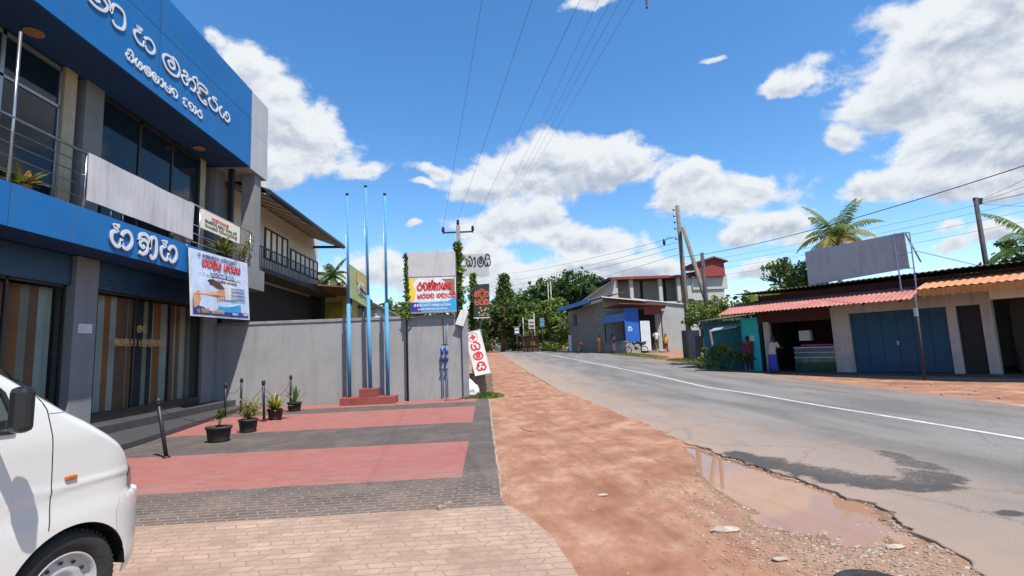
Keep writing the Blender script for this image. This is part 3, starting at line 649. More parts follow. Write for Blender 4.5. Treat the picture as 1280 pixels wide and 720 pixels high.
    n4 = N(t, 'ShaderNodeTexNoise'); n4.inputs['Scale'].default_value = 4.5; n4.inputs['Detail'].default_value = 8; n4.inputs['Roughness'].default_value = .72; L(t, tc, 'Object', n4, 'Vector')
    k = N(t, 'ShaderNodeMath', operation='MULTIPLY_ADD'); L(t, n4, 0, k, 0); k.inputs[1].default_value = 2.2; L(t, mn, 'Value', k, 2)
    km = N(t, 'ShaderNodeMapRange'); km.inputs[1].default_value = 1.85; km.inputs[2].default_value = 2.15; km.inputs[3].default_value = .9; km.inputs[4].default_value = 0; L(t, k, 0, km, 0)
    x3 = N(t, 'ShaderNodeMix', data_type='RGBA'); L(t, km, 0, x3, 0); L(t, x2, 2, x3, 6); x3.inputs[7].default_value = (.04, .038, .038, 1)
    # ravelled zone: the binder has gone and pale stones show
    v_ = N(t, 'ShaderNodeVectorMath', operation='SUBTRACT'); L(t, tc, 'Object', v_, 0); v_.inputs[1].default_value = (4.55, 6.5, 0)
    s__ = N(t, 'ShaderNodeVectorMath', operation='MULTIPLY'); L(t, v_, 0, s__, 0); s__.inputs[1].default_value = (1.1, .75, 0); l_ = N(t, 'ShaderNodeVectorMath', operation='LENGTH'); L(t, s__, 0, l_, 0)
    la = N(t, 'ShaderNodeMath', operation='ADD'); L(t, l_, 'Value', la, 0); L(t, n4, 0, la, 1)
    rv = N(t, 'ShaderNodeMapRange', interpolation_type='SMOOTHSTEP'); rv.inputs[1].default_value = 1.1; rv.inputs[2].default_value = 1.7; rv.inputs[3].default_value = 1; rv.inputs[4].default_value = 0; L(t, la, 0, rv, 0)
    vo = N(t, 'ShaderNodeTexVoronoi'); vo.inputs['Scale'].default_value = 38; L(t, tc, 'Object', vo, 'Vector')
    vs_ = N(t, 'ShaderNodeMapRange'); vs_.inputs[1].default_value = .15; vs_.inputs[2].default_value = .5; vs_.inputs[3].default_value = .75; vs_.inputs[4].default_value = .1; L(t, vo, 0, vs_, 0)
    rr = N(t, 'ShaderNodeMath', operation='MULTIPLY'); L(t, rv, 0, rr, 0); L(t, vs_, 0, rr, 1)
    x4 = N(t, 'ShaderNodeMix', data_type='RGBA'); L(t, rr, 0, x4, 0); L(t, x3, 2, x4, 6); x4.inputs[7].default_value = (.27, .21, .165, 1)
    # hairline cracks
    wv = N(t, 'ShaderNodeVectorMath', operation='MULTIPLY_ADD'); L(t, n4, 1, wv, 0); wv.inputs[1].default_value = (.5, .5, 0); L(t, tc, 'Object', wv, 2)
    cv = N(t, 'ShaderNodeTexVoronoi', feature='DISTANCE_TO_EDGE'); cv.inputs['Scale'].default_value = .55; L(t, wv, 0, cv, 'Vector')
    cm_ = N(t, 'ShaderNodeMapRange'); cm_.inputs[1].default_value = .002; cm_.inputs[2].default_value = .012; cm_.inputs[3].default_value = .55; cm_.inputs[4].default_value = 0; L(t, cv, 0, cm_, 0)
    ck_m = N(t, 'ShaderNodeMath', operation='MULTIPLY'); L(t, cm_, 0, ck_m, 0); L(t, a, 0, ck_m, 1)
    x5 = N(t, 'ShaderNodeMix', data_type='RGBA'); L(t, ck_m, 0, x5, 0); L(t, x4, 2, x5, 6); x5.inputs[7].default_value = (.03, .03, .03, 1); x3 = x5
    L(t, x3, 2, p, 'Base Color'); p.inputs['Roughness'].default_value = .85; p.inputs['Specular IOR Level'].default_value = .3
    ck = N(t, 'ShaderNodeTexNoise'); ck.inputs['Scale'].default_value = 45; ck.inputs['Detail'].default_value = 6; ck.inputs['Roughness'].default_value = .8; L(t, tc, 'Object', ck, 'Vector')
    bp = N(t, 'ShaderNodeBump'); bp.inputs['Strength'].default_value = .55; bp.inputs['Distance'].default_value = .012; L(t, ck, 0, bp, 'Height'); L(t, bp, 0, p, 'Normal')
    M['asphalt'] = m
def sh_paving():
    m = bpy.data.materials.new('paving'); t = nt(m); o = N(t, 'ShaderNodeOutputMaterial'); p = N(t, 'ShaderNodeBsdfPrincipled'); L(t, p, 0, o, 0)
    tc = N(t, 'ShaderNodeTexCoord'); sp = N(t, 'ShaderNodeSeparateXYZ'); L(t, tc, 'Object', sp, 0)
    wn = N(t, 'ShaderNodeTexNoise'); wn.inputs['Scale'].default_value = 2.2; wn.inputs['Detail'].default_value = 3; L(t, tc, 'Object', wn, 'Vector')
    # zig-zag interlocking pavers: offset rows by a triangle wave
    wob = N(t, 'ShaderNodeMath', operation='PINGPONG'); L(t, sp, 1, wob, 0); wob.inputs[1].default_value = .11
    wx = N(t, 'ShaderNodeMath', operation='MULTIPLY_ADD'); L(t, wob, 0, wx, 0); wx.inputs[1].default_value = .55; L(t, sp, 0, wx, 2)
    cb = N(t, 'ShaderNodeCombineXYZ'); L(t, wx, 0, cb, 0); L(t, sp, 1, cb, 1)
    wa = N(t, 'ShaderNodeVectorMath', operation='MULTIPLY_ADD'); L(t, wn, 1, wa, 0); wa.inputs[1].default_value = (.03, .03, 0); L(t, cb, 0, wa, 2)
    br = N(t, 'ShaderNodeTexBrick'); L(t, wa, 0, br, 'Vector'); br.offset = .5
    br.inputs['Scale'].default_value = 1; br.inputs['Brick Width'].default_value = .2; br.inputs['Row Height'].default_value = .1; br.inputs['Mortar Size'].default_value = .008; br.inputs['Mortar Smooth'].default_value = .3
    br.inputs['Color1'].default_value = (.86, .86, .86, 1); br.inputs['Color2'].default_value = (1.06, 1.06, 1.06, 1); br.inputs['Mortar'].default_value = (1, 1, 1, 1)
    big = N(t, 'ShaderNodeTexNoise'); big.inputs['Scale'].default_value = 1.4; big.inputs['Detail'].default_value = 9; big.inputs['Roughness'].default_value = .7; L(t, tc, 'Object', big, 'Vector')
    # painted bands across the forecourt
    ye = N(t, 'ShaderNodeMath', operation='MULTIPLY_ADD'); L(t, big, 0, ye, 0); ye.inputs[1].default_value = .12; L(t, sp, 1, ye, 2)
    ys = N(t, 'ShaderNodeMath', operation='SUBTRACT'); L(t, ye, 0, ys, 0); ys.inputs[1].default_value = .06
    mr = N(t, 'ShaderNodeMapRange'); mr.inputs[2].default_value = 20; L(t, ys, 0, mr, 0)
    cr_ = N(t, 'ShaderNodeValToRGB'); cr_.color_ramp.interpolation = 'CONSTANT'; e = cr_.color_ramp.elements
    red = (.275, .098, .083, 1); dk = (.078, .066, .058, 1)
    e[0].position = 0; e[0].color = dk; e[1].position = 6.54/20; e[1].color = red
    for yy, cc in ((9.0, dk), (11.35, red), (14.55, dk), (15.8, red)): q = e.new(yy/20); q.color = cc
    L(t, mr, 0, cr_, 0)
    bx = N(t, 'ShaderNodeMath', operation='GREATER_THAN'); L(t, sp, 0, bx, 0); bx.inputs[1].default_value = -.37
    x0 = N(t, 'ShaderNodeMix', data_type='RGBA'); L(t, bx, 0, x0, 0); L(t, cr_, 0, x0, 6); x0.inputs[7].default_value = dk
    # tan dust over the paint, strongest near the bare apron
    dy = N(t, 'ShaderNodeMapRange'); dy.inputs[1].default_value = 5.2; dy.inputs[2].default_value = 7.6; dy.inputs[3].default_value = .18; dy.inputs[4].default_value = .02; L(t, sp, 1, dy, 0)
    db = N(t, 'ShaderNodeMath', operation='ADD'); L(t, big, 0, db, 0); L(t, dy, 0, db, 1)
    dd = N(t, 'ShaderNodeMapRange'); dd.inputs[1].default_value = .48; dd.inputs[2].default_value = .95; dd.inputs[4].default_value = .75; L(t, db, 0, dd, 0)
    x1 = N(t, 'ShaderNodeMix', data_type='RGBA'); L(t, dd, 0, x1, 0); L(t, x0, 2, x1, 6); x1.inputs[7].default_value = (.22, .16, .125, 1)
    # sand lying in the joints close to the apron
    jm = N(t, 'ShaderNodeMath', operation='MULTIPLY', use_clamp=True); L(t, br, 1, jm, 0)
    jy = N(t, 'ShaderNodeMapRange'); jy.inputs[1].default_value = 5.4; jy.inputs[2].default_value = 7.4; jy.inputs[3].default_value = .95; jy.inputs[4].default_value = .12; L(t, ys, 0, jy, 0); L(t, jy, 0, jm, 1)
    x2 = N(t, 'ShaderNodeMix', data_type='RGBA'); L(t, jm, 0, x2, 0); L(t, x1, 2, x2, 6); x2.inputs[7].default_value = (.27, .195, .15, 1)
    # bare apron bricks
    eb = N(t, 'ShaderNodeMath', operation='LESS_THAN'); L(t, ys, 0, eb, 0); eb.inputs[1].default_value = 5.32
    ac = N(t, 'ShaderNodeValToRGB'); q = ac.color_ramp.elements; q[0].position = .35; q[0].color = (.25, .165, .12, 1); q[1].position = .65; q[1].color = (.385, .275, .20, 1); L(t, big, 0, ac, 0)
    aj = N(t, 'ShaderNodeMix', data_type='RGBA'); L(t, br, 1, aj, 0); L(t, ac, 0, aj, 6); aj.inputs[7].default_value = (.25, .165, .12, 1)
    x3 = N(t, 'ShaderNodeMix', data_type='RGBA'); L(t, eb, 0, x3, 0); L(t, x2, 2, x3, 6); L(t, aj, 2, x3, 7)
    ml = N(t, 'ShaderNodeMix', data_type='RGBA', blend_type='MULTIPLY'); ml.inputs[0].default_value = .8; L(t, x3, 2, ml, 6); L(t, br, 0, ml, 7)
    L(t, ml, 2, p, 'Base Color'); p.inputs['Roughness'].default_value = .8; p.inputs['Specular IOR Level'].default_value = .3
    f = N(t, 'ShaderNodeTexNoise'); f.inputs['Scale'].default_value = 60; f.inputs['Detail'].default_value = 6; L(t, tc, 'Object', f, 'Vector')
    h = N(t, 'ShaderNodeMath', operation='MULTIPLY_ADD'); L(t, br, 1, h, 0); h.inputs[1].default_value = -.9; L(t, f, 0, h, 2)
    bp = N(t, 'ShaderNodeBump'); bp.inputs['Strength'].default_value = .55; bp.inputs['Distance'].default_value = .008; L(t, h, 0, bp, 'Height'); L(t, bp, 0, p, 'Normal')
    M['paving'] = m
def sh_water():
    m = bpy.data.materials.new('water'); t = nt(m); o = N(t, 'ShaderNodeOutputMaterial'); p = N(t, 'ShaderNodeBsdfPrincipled'); L(t, p, 0, o, 0)
    p.inputs['Base Color'].default_value = (.28, .155, .092, 1); p.inputs['Roughness'].default_value = .03; p.inputs['IOR'].default_value = 1.33
    tc = N(t, 'ShaderNodeTexCoord'); n = N(t, 'ShaderNodeTexNoise'); n.inputs['Scale'].default_value = 3; L(t, tc, 'Object', n, 'Vector')
    b = N(t, 'ShaderNodeBump'); b.inputs['Strength'].default_value = .03; b.inputs['Distance'].default_value = .02; L(t, n, 0, b, 'Height'); L(t, b, 0, p, 'Normal')
    M['water'] = m
def sh_brickwall():
    m = bpy.data.materials.new('block_wall'); t = nt(m); o = N(t, 'ShaderNodeOutputMaterial'); p = N(t, 'ShaderNodeBsdfPrincipled'); L(t, p, 0, o, 0)
    tc = N(t, 'ShaderNodeTexCoord'); mp = N(t, 'ShaderNodeMapping'); mp.inputs['Rotation'].default_value = (pi/2, 0, 0); L(t, tc, 'Object', mp, 0)
    sp = N(t, 'ShaderNodeSeparateXYZ'); L(t, tc, 'Object', sp, 0); ad = N(t, 'ShaderNodeMath', operation='ADD'); L(t, sp, 0, ad, 0); L(t, sp, 1, ad, 1)
    cb = N(t, 'ShaderNodeCombineXYZ'); L(t, ad, 0, cb, 0); L(t, sp, 2, cb, 1)
    br = N(t, 'ShaderNodeTexBrick'); L(t, cb, 0, br, 'Vector'); br.inputs['Scale'].default_value = 1; br.inputs['Brick Width'].default_value = .4; br.inputs['Row Height'].default_value = .2; br.inputs['Mortar Size'].default_value = .012
    br.inputs['Color1'].default_value = (.20, .16, .13, 1); br.inputs['Color2'].default_value = (.27, .22, .18, 1); br.inputs['Mortar'].default_value = (.13, .11, .09, 1)
    L(t, br, 0, p, 'Base Color'); p.inputs['Roughness'].default_value = .95; M['block_wall'] = m
sh_dirt(); sh_asphalt(); sh_paving(); sh_water(); sh_brickwall()
ground_mesh()
# paving slab: forecourt plus the apron with its worn rounded corner
mb = nb('paving')
out = [(-14, -4), (.62, -4), (.6, 3.3), (.58, 3.8), (.5, 4.4), (.36, 4.9), (.2, 5.25), (.10, 5.42), (.07, 8), (.03, 12), (0, 17.03), (-14, 17.03)]
random.seed(3); o2 = []
for (a, b), (c, d) in zip(out, out[1:]+out[:1]):
    n = max(1, int(hypot(c-a, d-b)/.3)) if a > -1 and c > -1 else 1
    for i in range(n): o2.append((lerp(a, c, i/n)+(random.uniform(-.012, .012) if n > 1 else 0), lerp(b, d, i/n), 0))
mb.prism([(x, y, -.08) for x, y, z in o2], (0, 0, .088)); struct(mb.build('paving'))
# slim concrete edging along the paving
mb = nb('gravel')
for i in range(60):
    y0 = 5.6+i*.19; mb.obox(V((.095-.007*(i/6)+random.uniform(-.008, .008), y0+.09, -.02)), V((1, 0, 0)), V((0, 1, 0)), V((0, 0, 1)), .022, .088, .026)
struct(mb.build('kerb_edging'))
# loose stones
def stones():
    rnd = random.Random(5); mb = nb('gravel')
    def put(x, y, s):
        d = puddle_d(x, y); z = dirt_h(x, y) if x < road_left(y) else .02
        if d > .0 and rnd.random() < .96: return
        mb.m(rnd.choice(('stone_pale', 'gravel', 'gravel', 'stone_brown', 'gravel_red'))); mb.ico((x, y, z+s*.15), s, 1, (rnd.uniform(.7, 1.4), rnd.uniform(.6, 1.1), rnd.uniform(.35, .6)), .22)
    for _ in range(4300):
        y = rnd.triangular(2.6, 6.6, 3.6); x = rnd.triangular(1.5, 3.5, 2.75)
        if x > road_left(y)-.02: continue
        put(x, y, rnd.choice((.004, .005, .006, .008, .010, .012, .016)))
    for _ in range(900):
        y = rnd.uniform(2.5, 16); x = rnd.uniform(.15, interp(RL, y)); put(x, y, rnd.choice((.004, .006, .009, .013)))
    for _ in range(260):
        y = rnd.uniform(3, 7.5); put(road_left(y)-abs(rnd.gauss(0, .06)), y, rnd.uniform(.008, .022))
    for _ in range(200):
        y = rnd.uniform(5, 16); put(.14+abs(rnd.gauss(0, .06)), y, rnd.uniform(.006, .016))
    for _ in range(50):
        y = rnd.uniform(8, 20); x = interp(RR, y)+rnd.uniform(.1, 2.2); mb.m('gravel'); mb.ico((x, y, zg(y)+.01), rnd.uniform(.015, .045), 1, (1.2, 1, .5), .2)
    stuff(tag(mb.build('gravel', fix=False), 'loose gravel and grit scattered over the red earth verge', 'gravel'))
stones()
for px_, py_, s, lb in ((905, 662, .085, 'flat pale rock at the near rim of the muddy puddle'), (1120, 684, .05, 'small tan rock right of the flat pale rock, below the puddle tip'), (975, 700, .04, 'small rock in the gravel left of the black tyre'), (753, 617, .04, 'pale flat pebble alone in the middle of the red earth')):
    p = at(px_, py_, Z=0); mb = nb('stone_pale'); mb.ico((p.x, p.y, dirt_h(p.x, p.y)+.012), s, 2, (1.5, .7, .3), .12); tag(mb.build('rock'), lb, 'rock')
for px_, py_, lb in ((552, 636, 'small dark brick chip lying on the edge of the pale apron'), (560, 632, 'tan brick chip beside the small dark brick chip')):
    p = at(px_, py_, Z=.01); mb = nb('stone_brown' if px_ == 552 else 'gravel').obox(V((p.x, p.y, .025)), V((.94, .34, 0)), V((-.34, .94, 0)), V((0, 0, 1)), .045, .02, .017); tag(mb.build('brick_chip', bevel=.004), lb, 'brick')

# ------------------------------------------------------------ LEFT BUILDING
BX = -8.0
def left_building():
    t = thing('office_building', 'two storey office with deep blue fascias and grey pillars at the left', 'building', (-9, 8, 0))
    def B(name, k, *bx, bevel=0):
        m = nb(k)
        for b in bx: m.box(*b)
        return m.build(name, t, bevel=bevel)
    Y0 = -3
    B('floor_slab', 'tile_floor', (-16, -8.25, Y0, 17.0, .004, .3))
    mb = nb('tile_floor'); mb.prism([(-16, 0, .012), (-5.6, 0, .012), (-7.0, 11.2, .012), (-7.75, 16.2, .012), (-7.8, 17.0, .012), (-16, 17.0, .012)], (0, 0, .11)); mb.build('step', t, bevel=.01)
    B('pillar', 'grey_plaster', (-9.25, -8.85, 11.15, 11.78, .3, 4.0), bevel=.01)
    B('pillar', 'grey_plaster', (-9.25, -8.85, 5.2, 5.8, .3, 4.0), bevel=.01)
    B('wall', 'grey_plaster', (-9.4, -8.95, 16.25, 17.05, .3, 4.0), (-15.9, -15.7, Y0, 18.3, .3, 8.25), (-15.7, -9.4, 16.85, 17.05, .3, 4.0))
    B('beam', 'dark_blue_shutter', (-9.1, -8.95, Y0, 16.25, 3.35, 4.0))
    mb = nb('dark_blue_shutter')
    for i in range(5): mb.box(-8.95+0.001, -8.9-.01*(i % 2), 11.8, 16.2, 3.36+i*.06, 3.405+i*.06)
    mb.build('roller_shutter', t)
    # shop front: frame, glass, curtains
    B('skirting', 'dark_frame', (-9.12, -8.98, 11.8, 16.2, .3, .52), (-9.12, -8.98, Y0, 11.1, .3, .52))
    for (a, b) in ((11.8, 16.22), (5.85, 11.12)):
        f = nb('dark_frame'); n = 3 if b-a < 5 else 4
        for i in range(n+1):
            y = lerp(a+.03, b-.03, i/n); f.box(-9.07, -9.02, y-.025, y+.025, .52, 3.35)
        f.box(-9.07, -9.02, a, b, 3.3, 3.35); w = f.build('shop_window', t)
        nb('shop_glass').box(-9.052, -9.046, a, b, .53, 3.3).build('glass', w)
    rnd = random.Random(11)
    for (a, b) in ((11.8, 16.22), (4.5, 11.12)):
        mb = MB(); y = a
        while y < b:
            w = rnd.choice((.10, .14, .2, .28)); k = rnd.choice(('curt_brown', 'curt_white', 'curt_brown', 'curt_grey', 'curt_orange', 'curt_purple', 'curt_brown', 'curt_dark')); mb.m(k)
            for j in range(4):
                y1 = y+w*j/4; y2 = y+w*(j+1)/4; xa = -9.35+.03*sin(y1*31); xb = -9.35+.03*sin(y2*31)
                mb.quad((xa, y1, .35), (xb, y2, .35), (xb, y2, 3.3), (xa, y1, 3.3))
            y += w
        mb.build('curtain', t)
    # gold lettering on the glass
    mb = nb('gold'); r, u, n_ = V((0, 1, 0)), V((0, 0, 1)), V((1, 0, 0))
    write(mb, ['ma', 'ta'], (-9.04, 13.4, 2.42), r, u, .17, .03, n_, .004)
    scribble(mb, 13, V((-9.04, 12.62, 2.06)), r, u, 1.95, .18, .03, n_); mb.build('lettering', t)
    mb = nb('bright_white').box(-8.85, -8.846, 11.28, 11.66, 2.32, 2.52); mb.m('sign_grey')
    for i in range(4): mb.box(-8.846, -8.844, 11.31, 11.63, 2.35+i*.04, 2.36+i*.04)
    mb.build('notice', t)
    # lower fascia + balcony slab
    mb = nb('blue_paint').box(-8.06, BX, Y0, 17.1, 4.0, 4.76); mb.build('fascia', t)
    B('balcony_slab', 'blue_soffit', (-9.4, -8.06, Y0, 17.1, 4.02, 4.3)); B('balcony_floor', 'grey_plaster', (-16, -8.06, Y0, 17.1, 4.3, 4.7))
    B('end_slab', 'grey_plaster', (-16, BX-.005, 17.1, 18.35, 4.02, 4.74))
    keys = ['sa', 'na_', 'sa']; y = 10.84
    for key in keys:
        mb = nb('letter_side'); glyph(mb, key, V((BX+.003, y+.015, 4.15)), V((0, 1, 0)), V((0, 0, 1)), .66, .47, .125, V((1, 0, 0)), .03)
        mb.m('lettering_white'); glyph(mb, key, V((BX+.033, y, 4.16)), V((0, 1, 0)), V((0, 0, 1)), .66, .47, .08, V((1, 0, 0)), .012); y += .82
        mb.build('letter', t)
    # upper floor wall
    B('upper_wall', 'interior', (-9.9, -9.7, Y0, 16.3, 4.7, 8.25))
    B('pillar', 'beige', (-9.45, -9.15, 10.88, 11.2, 4.7, 8.25)); B('pillar', 'grey_plaster', (-9.5, -9.1, 11.4, 11.95, 4.7, 8.25), bevel=.01)
    B('pillar', 'beige', (-9.45, -9.2, 16.2, 16.55, 4.7, 8.25)); B('pillar', 'grey_plaster', (-9.5, -9.1, 17.0, 17.6, 4.7, 8.25), bevel=.01)
    B('end_column', 'grey_plaster', (-8.55, -8.1, 17.65, 18.15, 4.74, 8.25), bevel=.01)
    for (a, b, n) in ((12.0, 16.2, 3), (8.2, 10.85, 2), (3, 8.1, 3)):
        f = nb('alu' if b < 11 else 'dark_frame')
        for i in range(n+1): y = lerp(a, b, i/n); f.box(-9.26, -9.2, y-.04, y+.04, 4.72, 8.2)
        f.box(-9.26, -9.2, a, b, 8.1, 8.2); f.box(-9.26, -9.2, a, b, 4.72, 5.0)
        if b < 11: f.box(-9.26, -9.2, a, b, 7.25, 7.31)
        w = f.build('window_frame', t); nb('window_glass').box(-9.235, -9.228, a, b, 4.95, 8.1).build('pane', w)
    # upper fascia box
    B('upper_fascia', 'blue_paint', (-8.06, BX, Y0, 17.1, 8.25, 9.98), (-8.06, BX-.004, Y0, 17.1, 9.985, 11.06))
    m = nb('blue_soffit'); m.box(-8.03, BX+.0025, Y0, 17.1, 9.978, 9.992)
    for yj in (2.2, 7.2, 12.16): m.box(-8.03, BX+.002, yj-.008, yj+.008, 8.25, 11.05)
    m.build('cladding_joint', t)
    for yj in (2.2, 5.4, 8.6, 14.9): nb('blue_soffit').box(-8.03, BX+.002, yj-.006, yj+.006, 4.0, 4.76).build('cladding_joint', t)
    B('upper_fascia_end', 'white_panel', (-8.06, BX+.003, 17.1, 18.4, 8.2, 9.6), (-8.06, BX+.001, 17.1, 18.4, 9.612, 11.05), (-16, -8.06, 18.34, 18.4, 8.2, 11.05))
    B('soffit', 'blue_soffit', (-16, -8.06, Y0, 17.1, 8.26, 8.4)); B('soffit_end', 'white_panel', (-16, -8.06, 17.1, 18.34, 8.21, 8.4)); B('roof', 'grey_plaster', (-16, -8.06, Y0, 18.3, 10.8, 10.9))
    for y in (4.2, 9.67, 15.42):
        m = nb('gold'); m.lathe([(.17, -.02), (.17, .0), (.13, .012), (.12, .02)], (-8.8, y, 8.245), 20); m.build('downlight', t)
    # big title lettering
    mb = MB(); rows = []
    big = [('sa', 8.5), ('na_', 9.55), ('sa', 11.22), ('ma', 12.2), ('n', 13.0), ('di', 13.72), ('ra', 14.35), ('ya', 14.98)]
    # (key, y, width, z, height)
    big = [('sa', 8.6, .72, 9.16, .40), ('na_', 9.75, 1.15, 9.12, .45), ('sa', 11.20, .76, 9.14, .40), ('ma', 12.25, .72, 9.10, .46), ('n', 13.04, .68, 9.14, .36), ('di', 13.74, .58, 9.12, .34), ('ra', 14.36, .52, 9.12, .38), ('ya', 14.95, .64, 9.12, .36)]
    for ly, (dz, sw, dx, mk_) in enumerate(((-.012, .088, .003, 'letter_side'), (0, .064, .016, 'lettering_white'))):
        mb.m(mk_)
        for key, y, w, z, h in big: glyph(mb, key, V((BX+dx, y, z+dz)), V((0, 1, 0)), V((0, 0, 1)), w, h, sw, V((1, 0, 0)), .013)
    sub = [('si', 11.02), ('ya', 11.32), ('ma', 11.62), ('la', 11.92), ('aa', 12.22), ('pa', 12.40), ('ta', 12.68), ('u', 13.16), ('ta', 13.42), ('aa', 13.66), ('ra', 13.84)]
    mb.m('lettering_white')
    for key, y in sub: glyph(mb, key, V((BX+.003, y, 8.54)), V((0, 1, 0)), V((0, 0, 1)), .24 if key != 'aa' else .2, .21, .045, V((1, 0, 0)), .02)
    mb.build('title_lettering', t)
    # balcony railings
    rl = nb('steel')
    for z in (5.02, 5.27, 5.5, 5.73): rl.tube([(-8.16, Y0, z), (-8.16, 10.5, z)], .011, 6)
    rl.tube([(-8.16, Y0, 5.98), (-8.16, 10.5, 5.98)], .028, 8)
    for y in (4, 6.6, 8.72, 10.34): rl.tube([(-8.16, y, 4.7), (-8.16, y, 6.0 if y != 8.72 else 7.6)], .026, 8)
    rl.build('railing', t)
    rl = nb('steel')
    for z in (4.95, 5.2, 5.45): rl.tube([(-8.16, 13.9, z), (-8.16, 17.7, z)], .010, 6)
    rl.tube([(-8.16, 13.9, 6.03), (-8.16, 17.7, 6.03)], .022, 8)
    for y in (14.0, 14.45, 16.7, 17.55): rl.tube([(-8.16, y, 4.7), (-8.16, y, 6.03)], .02, 8)
    rl.build('railing', t)
    B('downpipe', 'black_metal', (-8.75, -8.6, 17.1, 17.25, 4.74, 8.2))
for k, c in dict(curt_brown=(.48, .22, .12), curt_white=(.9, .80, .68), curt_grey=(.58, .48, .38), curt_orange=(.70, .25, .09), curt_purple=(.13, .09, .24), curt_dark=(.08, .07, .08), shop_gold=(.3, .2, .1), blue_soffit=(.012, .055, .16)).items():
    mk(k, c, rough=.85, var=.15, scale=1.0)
left_building()
# banner stretched over the railing
mb = nb('banner_white'); rows = []
for i in range(25):
    y = lerp(10.16, 13.86, i/24); rows.append([mb.v((BX+.02+.012*sin(i*.7)+.006*sin(j*.8+i*.4), y, lerp(4.93, 5.93, j/6))) for j in range(7)])
for A, B in zip(rows, rows[1:]):
    for j in range(6): mb.face([A[j], B[j], B[j+1], A[j+1]])
bo = mb.build('blank_banner', smooth=True)
tag(bo, 'long blank whitish banner tied along the blue building balcony railing', 'banner')
mb = nb('sign_cream').box(-8.12, -8.09, 14.42, 16.66, 5.42, 5.98); mb.m('sign_red'); scribble(mb, 8, V((-8.088, 14.95, 5.78)), V((0, 1, 0)), V((0, 0, 1)), 1.0, .09, .016, V((1, 0, 0)))
mb.m('sign_black'); scribble(mb, 16, V((-8.088, 14.6, 5.64)), V((0, 1, 0)), V((0, 0, 1)), 1.9, .09, .016, V((1, 0, 0))); mb.m('leaf_b'); scribble(mb, 14, V((-8.088, 14.6, 5.50)), V((0, 1, 0)), V((0, 0, 1)), 1.9, .09, .016, V((1, 0, 0)))
tag(mb.build('notice_board'), 'cream notice board with small lettering fixed to the right end of the balcony railing', 'sign')
# hanging poster
def poster():
    t = thing('hanging_poster', 'square printed poster with hand and soil picture hanging below blue fascia', 'poster', (-7.9, 15.3, 4.7))
    c = [V((-7.93, 13.56, 4.66)), V((-7.93, 16.88, 4.80)), V((-7.90, 17.06, 2.90)), V((-7.88, 13.68, 2.82))]
    def W(u, v, d=0): return (c[3]*(1-u)+c[2]*u)*(1-v)+(c[0]*(1-u)+c[1]*u)*v+V((d+.02*sin(u*9+v*5)*(1-v), 0, 0))
    mb = nb('bright_white')
    def patch(k, u0, u1, f0, f1, d, n=24):
        mb.m(k); p = [(W(lerp(u0, u1, i/n), f0(lerp(u0, u1, i/n)), d), W(lerp(u0, u1, i/n), f1(lerp(u0, u1, i/n)), d)) for i in range(n+1)]
        vs = [(mb.v(a), mb.v(b)) for a, b in p]
        for A, B in zip(vs, vs[1:]): mb.face([A[0], B[0], B[1], A[1]])
    K = lambda v: (lambda u: v)
    patch('bright_white', 0, 1, K(0), K(1), 0); patch('poster_ice', .03, .97, K(.03), K(.97), .003)
    patch('bright_white', .25, .97, K(.30), K(.62), .005)
    patch('sign_sky', .03, .97, K(.03), lambda u: .20+.10*abs(u-.55)**1.2*1.2+.02*sin(u*9), .006); patch('sign_navy', .03, .97, K(.03), lambda u: .10+.18*max(0, .45-u)+.05*max(0, u-.6), .009)
    patch('sign_navy', .03, .97, K(.62), K(.70), .006)
    def blob(k, pts, d):
        mb.m(k); mb.face([mb.v(W(u, v, d)) for u, v in pts])
    blob('skin_orange', [(.04, .12), (.10, .16), (.16, .27), (.30, .34), (.44, .33), (.52, .36), (.54, .44), (.46, .44), (.42, .40), (.30, .42), (.22, .48), (.14, .42), (.04, .33)], .012)
    for i in range(4): blob('skin_orange', [(.40+i*.035, .42), (.43+i*.035, .42), (.425+i*.04, .25+.02*i), (.405+i*.04, .25+.02*i)], .014)
    blob('soil', [(.20, .50), (.24, .56), (.34, .60), (.46, .55), (.54, .47), (.44, .46), (.34, .50)], .016)
    n_ = V((1, 0, 0)); r = (c[1]-c[0]).normalized(); u = V((0, 0, 1))
    def sc_(k, n, u0, v0, ln, s, sw): mb.m(k); scribble(mb, n, W(u0, v0, .018), r, u, ln, s, sw, n_)
    sc_('sign_navy', 16, .12, .91, 2.2, .08, .016); sc_('sign_red', 9, .18, .76, 2.2, .24, .05); sc_('bright_white', 15, .12, .635, 2.5, .09, .018); sc_('sign_black', 12, .28, .56, 1.7, .06, .012)
    for i in range(4): sc_('sign_navy', 7, .64, .48-i*.06, .9, .05, .01)
    sc_('gold', 5, .08, .06, .6, .11, .022); mb.m('sign_yellow'); write(mb, ['digit']*9, W(.30, .06, .02), r, u, .1, .022, n_, wf=.7, k=1); sc_('bright_white', 9, .66, .06, 1.0, .07, .014)
    mb.build('printed_sheet', t, fix=False)
    for q in (c[0], c[1]): nb('steel').tube([q+V((.01, 0, -.04)), q+V((-.06, 0, .12))], .006, 5).build('cord', t)
poster()
